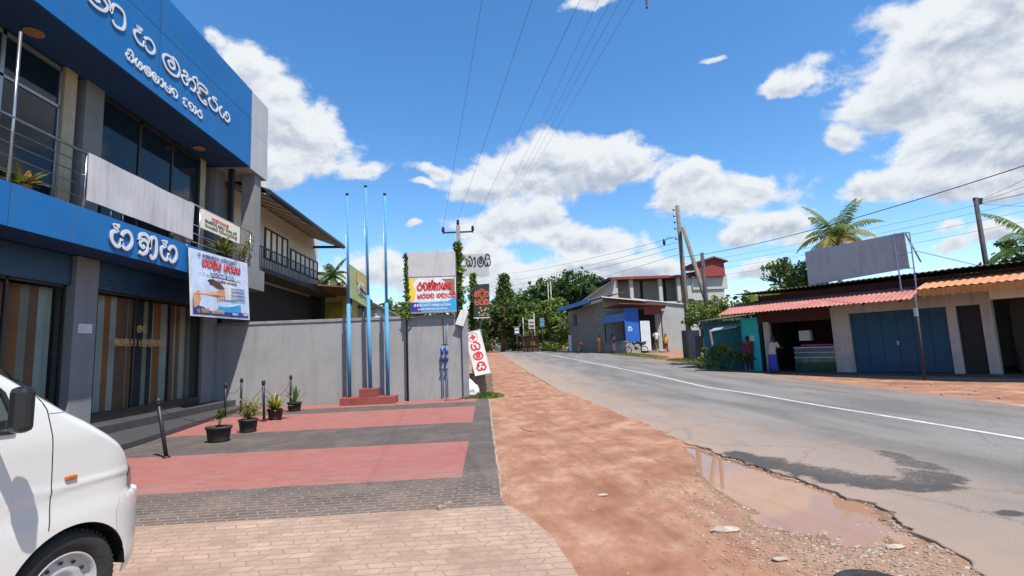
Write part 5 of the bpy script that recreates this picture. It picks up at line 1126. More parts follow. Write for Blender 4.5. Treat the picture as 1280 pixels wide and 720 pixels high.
# ------------------------------------------------------------ VAN
def van():
    th = R(13); h = V((sin(th), cos(th), 0)); n_ = V((cos(th), -sin(th), 0)); D = -3.1; u = V((0, 0, 1)); t = thing('white_van', 'white snub nosed minivan parked at the left edge with black door mirror', 'van', n_*(D-.7)+h*1.2)
    P = lambda s, l, z: h*s+n_*(D-l)+u*z          # l = inward distance from the near side
    def S(x, y): p = at(x, y, pl=(n_.x, n_.y, D)); return p.dot(h), p.z
    LEN = -1.2; s_w, _ = S(88, 733); wz = .325; wr = .315
    top = [S(x, y) for x, y in ((0, 450), (30, 470), (60, 491), (95, 514), (118, 526), (140, 540), (155, 550), (163, 558), (168, 570))]
    tp = [(LEN, 1.80), (LEN+.15, 1.87), (top[0][0]-.62, 1.90), (top[0][0]-.30, 1.84)]+top
    fr = S(171, 614); stf = lambda s: s+.34*max(0, s-2.6); fr = (stf(fr[0]), fr[1]); nose = fr[0]+.02; top = [(min(a+.55*max(0, a-2.42), nose-.032-.004*(len(top)-i_)), b+.012*(a > 2.5)) for i_, (a, b) in enumerate(top)]
    tp += [(nose-.022, S(166, 600)[1]), (nose, fr[1])]
    tp = sorted(tp); WH = 1.48
    def topz(s): return interp(tp, s)
    AR = .352
    def botz(s):
        d = abs(s-s_w)
        b = .26+max(0, s-nose+.1)*.8
        if d < AR: b = max(b, wz+math.sqrt(AR*AR-d*d)*1.0)
        d2 = abs(s-(s_w-2.0))
        if d2 < AR: b = max(b, wz+math.sqrt(AR*AR-d2*d2))
        return b
    cz = lambda s: lerp(S(0, 668)[1], S(165, 615)[1], (s-S(0, 668)[0])/(S(165, 615)[0]-S(0, 668)[0]))
    def lat(s, z):
        l = 0
        l += .22*max(0, (z-1.15))**1.35*1.0                              # tumblehome
        l += .20*max(0, (s-(nose-.36))/.36)**2.6*(1 if z > cz(s) else .72)  # nose rounding in plan
        l += .013*(1-math.tanh((cz(s)-z)*20))/2                          # flared lower bumper line
        e = topz(s)-z; l += .045*max(0, 1-e/.06)**2                        # shoulder
        e2 = z-.26; l += .04*max(0, 1-e2/.12)**2
        c2 = lerp(1.10, 1.09, .5)-.03; l -= .008*math.exp(-((z-(cz(s)+.145))/.014)**2)
        return l
    ss = sorted(set([round(LEN+i*.06, 4) for i in range(200) if LEN+i*.06 < nose]+[round(s_w-AR+i*.01, 4) for i in range(78)]+[nose-.022, nose-.045, nose-.07]))
    ss = [s for s in ss if s < nose]+[nose]
    mb = nb('van_white'); K = 34; sides = []
    for sgn in (0, 1):
        cols = []
        for s in ss:
            b, tz = botz(s), topz(s); c = []
            for k in range(K+1):
                z_ = lerp(b, tz, k/K); l = lat(s, z_)
                c.append(mb.v(P(s, l if sgn == 0 else WH-l, z_)))
            cols.append(c)
        for A, B in zip(cols, cols[1:]):
            for k in range(K):
                f = mb.face([A[k], B[k], B[k+1], A[k+1]]); f.smooth = True
        sides.append(cols)
    a, b = sides
    def cross(A, B, crown=0):
        rows = []
        for va, vb in zip(A, B):
            r_ = [va]+[mb.v(lerp(va.co, vb.co, j/8)+u*crown*sin(pi*j/8)+h*.0) for j in range(1, 8)]+[vb]; rows.append(r_)
        for X_, Y_ in zip(rows, rows[1:]):
            for j in range(8):
                f = mb.face([X_[j], X_[j+1], Y_[j+1], Y_[j]]); 
                if f: f.smooth = True
    cross([c[-1] for c in a], [c[-1] for c in b], .03)
    # front face bulges forward across the width
    A, B = a[-1], b[-1]; rows = []
    for k in range(K+1):
        rows.append([A[k]]+[mb.v(lerp(A[k].co, B[k].co, j/10)+h*.10*sin(pi*j/10)**.8) for j in range(1, 10)]+[B[k]])
    for X_, Y_ in zip(rows, rows[1:]):
        for j in range(10):
            f = mb.face([X_[j], X_[j+1], Y_[j+1], Y_[j]]);
            if f: f.smooth = True
    mb.build('body', t)
    m = nb('black_plastic'); m.obox(P(.55, WH/2, .36), h, n_, u, (nose-LEN)/2-.25, WH/2-.06, .12); m.obox(P(s_w, WH/2, .55), h, n_, u, .42, WH/2-.3, .2)
    # wheel well lining
    for sw_ in (s_w, s_w-2.0):
        for k in range(14):
            a0, a1 = pi*k/14, pi*(k+1)/14; r_ = AR+.002
            m.quad(P(sw_+cos(a0)*r_, .022, wz+sin(a0)*r_), P(sw_+cos(a1)*r_, .022, wz+sin(a1)*r_), P(sw_+cos(a1)*r_, .35, wz+sin(a1)*r_), P(sw_+cos(a0)*r_, .35, wz+sin(a0)*r_))
        m.face([m.v(P(sw_+cos(pi*k/14)*AR, .34, wz+sin(pi*k/14)*AR)) for k in range(15)])
    m.build('chassis', t)
    def line(name, k, pts, r_, off=0):
        m = nb(k); m.tube([P(s, lat(s, z_)+off, z_) for s, z_ in pts], r_, 5); return m.build(name, t)
    def seg(pts, n=10): 
        o = []
        for p, q in zip(pts, pts[1:]):
            for i in range(n): o.append((lerp(p[0], q[0], i/n), lerp(p[1], q[1], i/n)))
        return o+[pts[-1]]
    d = [S(x, y) for x, y in ((20, 464), (38, 473), (55, 489), (66, 512), (69, 545), (67, 600), (63, 650), (61, 664))]
    line('door_seam', 'black_plastic', seg(d), .0035, .001)
    line('door_seam', 'van_seam', seg([S(67, 517), S(95, 514)]), .003, .001)
    line('bumper_seam', 'van_seam', seg([S(152, 620), S(146, 640), S(147, 665)]), .0025, .001)
    # windscreen pillar, side window
    m = nb('car_glass'); w0 = [S(-160, 470), S(-8, 470), S(14, 492), S(22, 520), S(20, 540), S(-160, 560)]
    poly = [(s, z_) for s, z_ in w0]; f = [m.v(P(s, lat(s, z_)-.004, z_)) for s, z_ in poly]; m.face(f); m.m('black_plastic')
    m.tube([P(s, lat(s, z_)-.004, z_) for s, z_ in seg(poly+[poly[0]], 6)], .014, 6); m.build('window', t)
    # windscreen
    m = nb('car_glass'); g0, g1 = S(84, 508), S(4, 456); gs = [(lerp(g0[0], g1[0], i/8), ) for i in range(9)]
    rows = [[m.v(P(s[0], lerp(.10, WH-.10, j/8), topz(s[0])+.004+.028*sin(pi*lerp(.1, .9, j/8)))) for j in range(9)] for s in gs]
    for A_, B_ in zip(rows, rows[1:]):
        for j in range(8): m.face([A_[j], A_[j+1], B_[j+1], B_[j]])
    m.build('windscreen', t, smooth=True)
    # headlight wraps round the corner
    m = nb('lamp_glass'); hh = [(S(163, 562)[1], 0), (S(158, 612)[1], 1)]; zt, zb_ = S(165, 565)[1], S(155, 614)[1]; rows = []
    for i in range(9):
        s = lerp(nose-.165, nose-.03, i/8); t0 = lerp(zt-.09, zt-.02, min(1, i/4)); t0 = min(t0, topz(s)-.015); rows.append([m.v(P(s, lat(s, lerp(zb_, t0, k/6))-.006, lerp(zb_+.01, t0, k/6))) for k in range(7)])
    for A_, B_ in zip(rows, rows[1:]):
        for k in range(6): m.face([A_[k], B_[k], B_[k+1], A_[k+1]])
    xs = nose
    m.build('headlight', t)
    for side in (1,):
        m = nb('lamp_glass'); l0, l1 = (.30, .55) if side == 0 else (WH-.55, WH-.30)
        m.prism([P(xs+.05, l0, zb_), P(xs+.09, l1, zb_), P(xs+.085, l1, zt-.03), P(xs+.04, l0, zt-.03)], h*.02)
    m.build('headlight', t, smooth=False)
    sm_ = S(90, 597); m = nb('amber'); m.obox(P(sm_[0], lat(*sm_)-.004, sm_[1]), h, n_, u, .032, .012, .013); m.build('side_indicator', t, bevel=.006)
    # mirror
    ma, mb_ = S(41, 483), S(14, 543); m = nb('black_plastic'); cs, cz_ = (ma[0]+mb_[0])/2-.02, (ma[1]+mb_[1])/2
    mc = at(27, 512, pl=(n_.x, n_.y, D+.20)); sc_, zc_ = mc.dot(h), mc.z
    m.obox(mc, (h+n_*.15).normalized(), (n_-h*.15).normalized(), u, .04, .052, .115); m.build('door_mirror', t, bevel=.03)
    m = nb('black_plastic'); m.beam(mc-u*.07-n_*.05, P(sc_-.02, .06, zc_-.10), .05, .05); m.build('mirror_arm', t, bevel=.01)
    # wheels
    for wi, (sw_, l0) in enumerate(((s_w, .04), (s_w-2.0, .04), (s_w, WH-.21), (s_w-2.0, WH-.21))):
        w = bpy.data.objects.new('wheel', None); COL.objects.link(w); w.parent = t; c = P(sw_, l0, wz-.005); w.location = c-BASE[t.name]; BASE[w.name] = V((0, 0, 0)); w.rotation_euler = (0, 0, -th); sg = 1 if wi < 2 else -1
        m = nb('rubber'); m.lathe([(wr*.62, -.165), (wr*.93, -.17), (wr, -.14), (wr, -.03), (wr*.93, .0), (wr*.82, .006), (wr*.64, -.006), (wr*.62, -.02)], (0, 0, 0), 48, 'x', cap=False)
        for k in range(56):
            a0 = 2*pi*k/56; m.obox(V((-.085, cos(a0)*wr, sin(a0)*wr)), V((1, 0, 0)), V((0, -sin(a0), cos(a0))), V((0, cos(a0), sin(a0))), .06, .008, .004)
        a_ = m.build('tyre', w)
        m = nb('rim_steel'); R1 = wr*.63
        m.lathe([(R1, -.13), (R1, -.012), (R1*.96, -.004), (R1*.92, -.012), (R1*.90, -.045), (R1*.80, -.055), (R1*.55, -.028), (R1*.42, -.03), (R1*.36, -.05), (R1*.2, -.05), (R1*.18, -.012), (.01, -.008)], (0, 0, 0), 40, 'x'); m.m('black_plastic')
        for k in range(12):
            a0 = 2*pi*k/12; m.lathe([(.011, -.002), (.011, .003)], (-.036, cos(a0)*R1*.72, sin(a0)*R1*.72), 10, 'x')
        b_ = m.build('rim', w)
        if sg < 0: w.rotation_euler = (0, 0, -th+pi); w.location = w.location+n_*.0-V((0, 0, 0))
    # interior
    m = nb('interior'); m.obox(P(nose-1.35, WH/2, 1.0), h, n_, u, .5, WH/2-.12, .25); m.build('seats', t)
van()

# ------------------------------------------------------------ RIGHT SHOP ROW
A0 = V((12.44, 21.71, 0)); SD = V((.535, -.845, 0)).normalized(); SN = V((-SD.y, SD.x, 0))   # SN points away from the road
if SN.x < 0: SN = -SN
SB = .10
def SP(s, o, z): return A0+SD*s+SN*o+V((0, 0, z))     # s along the row, o inward
def sbox(mb, s0, s1, o0, o1, z0, z1): return mb.obox(SP((s0+s1)/2, (o0+o1)/2, (z0+z1)/2), SD, SN, V((0, 0, 1)), abs(s1-s0)/2, abs(o1-o0)/2, abs(z1-z0)/2)
def corrug(mb, s0, s1, o0, z0, o1, z1, pitch=.18, amp=.025, th=.01, n=4):
    k = int((s1-s0)/pitch*4); rows = []
    for i in range(k+1):
        s = lerp(s0, s1, i/k); w = amp*sin(i/4*2*pi); rows.append([mb.v(SP(s, lerp(o0, o1, j/n), lerp(z0, z1, j/n)+w+.012*NZ.noise(V((s*.8, j*.7, 1))))) for j in range(n+1)])
    for A, B in zip(rows, rows[1:]):
        for j in range(n):
            f = mb.face([A[j], B[j], B[j+1], A[j+1]]);
            if f: f.smooth = True
def shops():
    t = thing('shop_row', 'low row of shops with red and orange awnings across the road', 'building', SP(4, 2, 0)); S0, S1 = -.25, 13.5
    def B(name, k, *bx, bevel=0):
        m = nb(k)
        for b in bx: sbox(m, *b)
        return m.build(name, t, bevel=bevel)
    B('floor', 'tile_floor', (S0, S1, -.15, 5, -.05, .14)); B('step', 'stone_brown', (-.2, S1, -1.0, -.15, -.08, .05))
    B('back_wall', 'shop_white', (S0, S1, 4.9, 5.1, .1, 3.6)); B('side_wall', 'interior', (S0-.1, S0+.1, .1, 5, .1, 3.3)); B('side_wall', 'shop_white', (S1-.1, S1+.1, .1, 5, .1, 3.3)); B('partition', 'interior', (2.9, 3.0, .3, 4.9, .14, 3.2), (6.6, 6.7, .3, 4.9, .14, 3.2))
    for (a, b) in ((2.78, 3.42), (6.40, 6.66), (7.28, 7.56), (10.9, 11.3)): B('pillar', 'shop_white', (a, b, -.02, .3, .1, 2.42), bevel=.015)
    B('lintel', 'shop_white', (2.78, 7.56, -.01, .28, 2.42, 3.05)); B('lintel', 'sign_cream', (7.56, 11.3, -.01, .28, 2.55, 3.05)); B('lintel', 'maroon', (S0, 2.78, .0, .2, 2.25, 3.0))
    B('left_post', 'pale_wall', (.0, .25, -.05, .15, .1, 2.3))
    m = nb('blue_door'); 
    for i in range(6):
        a = 3.44+i*.49; sbox(m, a+.005, a+.485, .12, .17, .16, 2.42)
        for zz in (.5, 1.3, 2.1): sbox(m, a+.005, a+.485, .108, .12, zz, zz+.05)
    d = m.build('blue_door', t); m = nb('steel'); sbox(m, 4.85, 4.92, .09, .12, 1.15, 1.3); m.build('padlock', d)
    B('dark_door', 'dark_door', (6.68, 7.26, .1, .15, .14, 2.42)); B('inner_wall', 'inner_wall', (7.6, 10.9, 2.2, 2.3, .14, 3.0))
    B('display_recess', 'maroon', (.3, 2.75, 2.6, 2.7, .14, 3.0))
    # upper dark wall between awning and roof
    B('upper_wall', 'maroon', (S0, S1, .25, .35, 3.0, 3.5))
    m = nb('asbestos'); corrug(m, -1.1, S1+.5, -.3, 3.66, 5.4, 3.95, .18, .03, n=3); m.build('roof', t)
    m = nb('red_roof'); corrug(m, -1.35, 6.1, -1.35, 2.72, .3, 3.28, .16, .02); m.build('awning', t)
    m = nb('orange_roof'); corrug(m, 6.0, S1+.5, -1.35, 3.02, .3, 3.42, .2, .018); a = m.build('awning', t); a['label'] = 'orange sheet awning'
    m = nb('orange_trim')
    for i in range(62): s = 6.05+i*.125; sbox(m, s, s+.115, -1.36, -1.34, 2.78-.03*abs(sin(i*1.57)), 3.0)
    m.build('scalloped_trim', a)
    m = nb('brown_wood')
    for s in [i*1.1 for i in range(13)]: m.beam(SP(s, -1.3, 2.66 if s < 6 else 2.95), SP(s, .3, 3.2 if s < 6 else 3.36), .05, .07)
    m.build('rafter', t)
shops()
t = thing('display_cabinet', 'long glass display counter with a magenta strip in the open shop', 'counter', SP(1.9, .8, .14))
m = nb('counter_frame'); sbox(m, .95, 2.6, .5, 1.1, .14, .5); m.build('base', t); m = nb('counter_glass'); sbox(m, .98, 2.57, .52, 1.08, .5, 1.1); m.build('glass_case', t)
m = nb('tin'); sbox(m, .95, 2.6, .5, 1.1, 1.1, 1.15); sbox(m, .95, 2.6, .5, .53, .68, .72); sbox(m, .95, 2.6, .5, .53, .9, .93); m.build('shelf_edges', t); m = nb('magenta'); sbox(m, 1.3, 2.6, .48, .5, 1.2, 1.25); m.build('light_strip', t)
tag(sbox(nb('sign_white'), 1.15, 1.6, .7, .95, 1.42, 1.85).build('hanging_bags'), 'pale bags hanging above the glass counter in the open shop', 'bags')
# bench inside the rightmost bay
t = thing('wooden_bench', 'dark wooden bench inside the rightmost open bay', 'bench', SP(8.6, 1.4, .14)); m = nb('brown_wood'); sbox(m, 7.8, 9.9, 1.1, 1.6, .85, .92); m.build('top', t)
for s in (7.9, 8.5, 9.2, 9.8):
    m = nb('brown_wood'); sbox(m, s-.04, s+.04, 1.15, 1.55, .14, .85); m.build('leg', t)
# roof billboard with its ladder-like frame
t = thing('roof_hoarding', 'large blank grey hoarding standing on the shop roof', 'billboard', SP(4, -.1, 3.9))
pl = (SN.x, SN.y, A0.dot(SN)-.15); c = [at(1011, 357, pl=pl), at(1137, 335, pl=pl), at(1130, 290, pl=pl), at(1006, 315, pl=pl)]
m = nb('sheet_grey').prism(c, SN*.06); m.m('sheet_dark')
m.build('panel', t)
m = nb('tin'); f = [at(1118, 293, pl=pl), at(1138, 291, pl=pl), at(1147, 363, pl=pl), at(1128, 363, pl=pl)]; f = [q-SN*.08 for q in f]
for a, b in zip(f, f[1:]+f[:1]): m.beam(a, b, .04, .04)
for k in (.35, .62): m.beam(lerp(f[0], f[3], k), lerp(f[1], f[2], k), .025, .025)
q = at(1180, 333, pl=pl); m.beam(f[1]*.7+f[2]*.3, SP(7.2, 1.0, 3.8), .03, .03); m.build('steel_frame', t)
for q in (c[3], c[2]): nb('tin').beam(q+SN*.1, q+SN*1.4-V((0, 0, 1.0)), .05, .05).build('brace', t)
p = SP(5.97, -1.5, 0.02); t = thing('awning_pole', 'dark thin pole standing in front of the blue shutter', 'pole', p)
m = nb('pole_dark'); m.tube([p, SP(6.0, -1.45, 2.85)], .04, 8); m.build('shaft', t); m = nb('tin'); m.obox(SP(5.98, -1.5, 2.25), SD, SN, V((0, 0, 1)), .05, .04, .14); m.build('meter_box', t)

# teal stall left of the shops
def teal():
    t = thing('teal_stall', 'small turquoise painted stall at the left end of the shop row', 'stall', SP(-1.2, .5, .05)); 
    m = nb('teal'); sbox(m, -1.1, -.28, .06, .14, .1, 2.55); m.build('front_wall', t); m = nb('teal_dark'); sbox(m, -3.4, -1.12, .5, .6, .1, 2.5); sbox(m, -1.15, -1.07, .14, .5, .1, 2.5); m.build('side_wall', t)
    m = nb('tin'); m.prism([SP(-2.4, -.5, 2.0), SP(-1.1, -.35, 2.15), SP(-1.1, .3, 2.35), SP(-2.4, .3, 2.3)], (0, 0, .03)); m.build('tin_awning', t)
    m = nb('bright_white'); m.obox(SP(-.62, .04, 1.62), SD, SN, V((0, 0, 1)), .12, .01, .12); m.m('sign_navy').obox(SP(-.78, .045, 1.5), SD, SN, V((0, 0, 1)), .05, .01, .16); m.build('poster', t)
    m = nb('pole_wood'); m.beam(SP(-2.3, -.6, 2.1), SP(-1.95, -.8, .1), .09, .07); m.build('prop', t)
    m = nb('slate_roof'); m.prism([SP(-3.6, -.1, 2.5), SP(-.3, -.1, 2.62), SP(-.3, 3, 2.9), SP(-3.6, 3, 2.8)], (0, 0, .05)); m.build('roof', t)
teal()

# ------------------------------------------------------------ PEOPLE
def person(label, base, face, H, top, bottom, skirt=False, bend=0.0, arms='down', hair_long=False, bag=False, top_len=.52):
    base = V(base); t = thing('person', label, 'person', base); k = H/1.7; f = V((cos(face), sin(face), 0)); s = V((-f.y, f.x, 0)); u = V((0, 0, 1))
    P = lambda a, b, c: base+(s*a+f*b+u*c)*k
    hip = .92; bd = lambda c: (sin(bend)*(c-hip), (cos(bend)-1)*(c-hip)) if c > hip else (0, 0)
    def Q(a, b, c): d = bd(c); return P(a, b+d[0], c+d[1])
    vs = [P(0, 0, .92), Q(0, .0, 1.12), Q(0, 0, 1.30), Q(0, 0, 1.42), Q(0, .01, 1.49), Q(0, .02, 1.56), Q(0, .02, 1.66)]
    rs = [.145, .125, .15, .12, .052, .085, .075]; es = [(i, i+1) for i in range(6)]
    for sg in (1, -1):
        i0 = len(vs); vs += [P(.085*sg, 0, .86), P(.095*sg, .02, .50), P(.095*sg, -.02, .10), P(.10*sg, .10, .03)]; rs += [.095, .06, .04, .035]; es += [(0, i0), (i0, i0+1), (i0+1, i0+2), (i0+2, i0+3)]
        j = len(vs)
        if arms == 'down': pt = [Q(.185*sg, 0, 1.40), Q(.23*sg, -.02, 1.14), Q(.24*sg, .05, .90), Q(.235*sg, .07, .80)]
        elif arms == 'reach': pt = [Q(.185*sg, 0, 1.40), Q(.24*sg, .12, 1.18), Q(.18*sg, .36, 1.14), Q(.17*sg, .46, 1.15)]
        else: pt = [Q(.185*sg, 0, 1.40), Q(.26*sg, -.04, 1.16), Q(.16*sg, .14, 1.02), Q(.10*sg, .18, 1.04)]
        vs += pt; rs += [.062, .045, .033, .028]; es += [(3, j), (j, j+1), (j+1, j+2), (j+2, j+3)]
        j2 = len(vs); e = pt[-1]; d = (pt[-1]-pt[-2]).normalized(); sd = s
        for kf in range(4): vs.append(e+d*(.075-.008*abs(kf-1))*k+sd*(kf-1.5)*.02*k-u*.012*k); rs.append(.009); es.append((j+3, j2+kf))
        vs.append(e+d*.03*k-sd*sg*.04*k+f*.02*k); rs.append(.01); es.append((j+3, j2+4))
    me = bpy.data.meshes.new('body'); me.from_pydata([v-base for v in vs], es, []); o = bpy.data.objects.new('body', me); COL.objects.link(o); o.parent = t
    bs = bmesh.new(); bs.from_mesh(me); ly = bs.verts.layers.skin.verify(); bs.verts.ensure_lookup_table()
    for v, r_ in zip(bs.verts, rs): v[ly].radius = (r_*k, r_*k*.85)
    bs.verts[0][ly].use_root = True; bs.to_mesh(me); bs.free(); me.materials.append(M['skin']); o.modifiers.new('skin', 'SKIN').use_smooth_shade = True; o.modifiers.new('sub', 'SUBSURF').levels = 1
    # face details as part of the head zone: nose, eyes, ears
    m = nb('skin'); hc = Q(0, .03, 1.61); fd = (f*cos(bend)-u*sin(bend)); m.ico(hc+fd*.088*k, .016*k, 1, (1, 1, 1.5))
    for sg in (1, -1): m.ico(hc+s*sg*.082*k, .018*k, 1, (.6, .8, 1.4)); m.m('cloth_black').ico(hc+fd*.078*k+s*sg*.03*k+u*.012*k, .009*k, 1); m.m('skin')
    m.build('face_features', t)
    m = nb('hair'); g = bmesh.ops.create_icosphere(m.bm, subdivisions=3, radius=1)
    for v in g['verts']:
        p_ = v.co.copy(); fz = p_.dot(f); back = max(0, -fz)
        v.co = hc+u*.025*k-fd*.014*k+V((p_.x*.094, p_.y*.094, p_.z*.105+(-.05*back if p_.z < 0 else 0)+(.05 if (fz > .3 and p_.z < .35) else 0)))*k-fd*(.03*k if (fz > .3 and p_.z < .35) else 0)
        if hair_long and p_.z < -.2 and fz < .1: v.co -= u*.16*k
    m.build('hair', t, smooth=True)
    # clothes: shells following the torso and legs
    def shell(name, key, rings, n=20):
        m = nb(key); R_ = []
        for c, rx, ry in rings: R_.append([m.v(c+(s*cos(2*pi*i/n)*rx+f*sin(2*pi*i/n)*ry)*k) for i in range(n)])
        for A, B in zip(R_, R_[1:]):
            for i in range(n): m.face([A[i], A[(i+1) % n], B[(i+1) % n], B[i]])
        o = m.build(name, t, smooth=True); o.modifiers.new('solid', 'SOLIDIFY').thickness = .006; return o
    b0 = .82 if not skirt else .88
    shell('shirt', top, [(P(0, 0, b0), .185, .145), (P(0, 0, .98), .172, .135), (Q(0, 0, 1.15), .16, .128), (Q(0, 0, 1.30), .182, .14), (Q(0, 0, 1.40), .165, .115), (Q(0, 0, 1.455), .10, .085), (Q(0, .01, 1.48), .072, .07)])
    for sg in (1, -1):
        if arms == 'down': a, b = Q(.165*sg, 0, 1.41), Q(.225*sg, -.01, 1.17)
        elif arms == 'reach': a, b = Q(.165*sg, 0, 1.41), Q(.235*sg, .11, 1.19)
        else: a, b = Q(.165*sg, 0, 1.41), Q(.25*sg, -.03, 1.18)
        nb(top).tube([a, lerp(a, b, .5), b], [.078*k, .07*k, .064*k], 12, False).build('sleeve', t, smooth=True)
    if skirt: shell('skirt', bottom, [(P(0, 0, .14), .24, .20), (P(0, 0, .30), .215, .185), (P(0, 0, .6), .195, .17), (P(0, 0, .85), .185, .15), (P(0, 0, .98), .15, .12)])
    else:
        for sg in (1, -1): nb(bottom).tube([P(.10*sg, -.01, .09), P(.097*sg, .02, .5), P(.087*sg, 0, .84), P(.06*sg, 0, .95)], [.066*k, .082*k, .112*k, .118*k], 14, False).build('trouser_leg', t, smooth=True)
    if bag:
        m = nb('cloth_black'); m.obox(P(.26, .02, .95), s, f, u, .05*k, .1*k, .13*k); m.build('handbag', t, bevel=.02)
    return t
def ppos(px_, py_, zoff=0): return PG(px_, py_)+V((0, 0, zoff))
person('person in a dark red top and black trousers standing beside the turquoise wall', ppos(938, 463.5), R(75), 1.55, 'cloth_maroon', 'cloth_black')
person('person in a pale pink shirt and blue patterned skirt at the shop counter', SP(.55, -.55, .06), R(20), 1.62, 'cloth_pink', 'cloth_blue', skirt=True, bend=.18, arms='reach')

# ------------------------------------------------------------ FENCE AREA AND POLES
def poles():
    b = PG(864, 449); b.z = zg(b.y)-.1; D_ = b.y; tp = at(846.5, 257, Y=D_); t = thing('wooden_utility_pole', 'tall leaning wooden utility pole carrying street cables by the scrap fence', 'utility pole', b)
    nb('pole_wood').tube([b, lerp(b, tp, .5), tp], [.19, .165, .13], 12).build('post', t)
    m = nb('black_metal')
    for py_ in (263, 271, 279, 287, 300): q = lerp(b, tp, (449-py_)/192); m.tube([q, q+V((-.28, 0, .02))], .018, 5)
    m.build('bracket', t)
    for py_ in (263, 271, 279, 287, 300): q = lerp(b, tp, (449-py_)/192)+V((-.3, 0, .03)); nb('insulator').lathe([(.03, -.06), (.06, -.03), (.06, .03), (.03, .07)], q, 8).build('insulator', t)
    l0 = at(844, 297, Y=D_-.1); l1 = at(830, 301, Y=D_-.6); m = nb('black_metal'); m.tube([l0, lerp(l0, l1, .6)+V((0, 0, .12)), l1], .02, 6); a_ = m.build('lamp_arm', t); nb('black_plastic').lathe([(.06, -.3), (.1, -.2), (.08, .1), (.02, .14)], l1, 10).build('street_lamp', t)
    s0 = at(907, 452, Y=29); s0.z = zg(29)-.05; s1 = at(853.5, 284, Y=D_-.3); t = thing('strut_pole', 'slanted bare timber strut leaning against the tall utility pole', 'pole', s0); nb('pole_wood').tube([s0, s1], [.17, .12], 12).build('post', t)
    q0 = PG(889, 452); q0.z -= .1; q1 = at(877.5, 316, Y=q0.y); t = thing('short_dark_pole', 'short dark pole between the leaning strut and the red rooftop box', 'pole', q0); nb('pole_dark').tube([q0, q1], [.15, .11], 10).build('post', t)
    # far right pole behind the shop roof
    p1 = at(1219, 247, Y=24); p0 = V((p1.x+.05, 24, .1)); t = thing('dark_utility_pole', 'dark thin utility pole rising behind the shop roof at the right', 'utility pole', p0); nb('pole_dark').tube([p0, p1], [.13, .10], 10).build('post', t)
    m = nb('black_metal'); m.beam(p1+V((-.1, 0, -.1)), p1+V((.35, 0, -.1)), .12, .12); m.obox(p1+V((.12, 0, -.25)), V((1, 0, 0)), V((0, 1, 0)), V((0, 0, 1)), .16, .08, .12); m.build('bracket', t)
    return tp, p1, D_
TP, RP, PD = poles()
def wire(pts, r_, label, sag=0, n=24):
    a, b = V(pts[0]), V(pts[-1]); m = nb('wire'); q = [lerp(a, b, i/n)-V((0, 0, sag*4*(i/n)*(1-i/n))) for i in range(n+1)]
    m.tube(q, r_, 5); o = m.build('overhead_wire'); tag(o, label, 'cable', 'overhead street wires'); return o
def wires():
    # spans over the verge to the slim pole
    names = ['leftmost', 'second from left', 'third from left']
    for i, (tx, ins, lb) in enumerate(((600, IL, 'thin overhead wire ending at the left insulator of the slim pole'), (660, IM, 'thin overhead wire ending at the middle insulator of the slim pole'), (718, IR, 'thin overhead wire ending at the right insulator of the slim pole'))):
        e = at(tx, -260 if i else -160, Y=3.2); s = ins+V((0, 0, .2)); p = at(tx, 0, Y=9 if i else 10)
        dirv = p-s; wire([s, s+dirv*2.6], .0035, lb, .25)
    for i, (tx, ex, ey, lb) in enumerate(((748, 598, 318, 'leftmost of the four long wires fanning out to the top right'), (764, 600, 316, 'second of the four long wires fanning out to the top right'), (776, 603, 314, 'third of the four long wires fanning out to the top right'), (792, 606, 312, 'rightmost of the four long wires fanning out to the top right'))):
        s = at(ex, ey, Y=75); p = at(tx, 0, Y=12.5); wire([s, s+(p-s)*1.25], .0042, lb, .0, 30)
    # wires from the tall wooden pole
    for i, (sx, sy, ex, ey, lb, sg) in enumerate(((846, 296, 620, 343, 'upper wire running left from the wooden pole over the far road', .5), (846, 303, 615, 352, 'middle wire running left from the wooden pole over the far road', .6), (847, 310, 612, 358, 'lower wire running left from the wooden pole over the far road', .6), (848, 318, 690, 362, 'lowest wire running left from the wooden pole behind the kiosk', .2))):
        wire([at(sx, sy, Y=PD), at(ex, ey, Y=95)], .013, lb, sg)
    p = at(1290, 204, Y=12); wire([at(850, 322, Y=PD), p], .015, 'thick black cable rising from the wooden pole to the top right', .35)
    for i, (sy, ey, lb) in enumerate(((330, 240, 'upper thin wire from the wooden pole towards the right edge'), (336, 250, 'second thin wire from the wooden pole towards the right edge'), (342, 262, 'third thin wire from the wooden pole towards the right edge'), (350, 275, 'lowest thin wire from the wooden pole towards the right edge'))):
        wire([at(852, sy, Y=PD), at(1290, ey, Y=17)], .006, lb, .2)
    for i, (ey, lb) in enumerate(((217, 'upper wire leaving the dark pole at the right'), (228, 'middle wire leaving the dark pole at the right'), (238, 'lower wire leaving the dark pole at the right'), (258, 'slack low wire leaving the dark pole at the right'))):
        wire([RP+V((.3, 0, -.1-i*.08)), at(1295, ey, Y=16)], .008, lb, .03)
    # end of a street lamp arm poking in at the top
    a = at(806, -60, Y=7); b = at(808.5, 6, Y=7); tag(nb('alu').tube([a, b], [.03, .02], 8).m('insulator').tube([b, b-V((0, 0, .06))], .014, 8).build('pole_bracket_tip'), 'tip of a metal bracket hanging in at the top edge of the view', 'bracket')
wires()
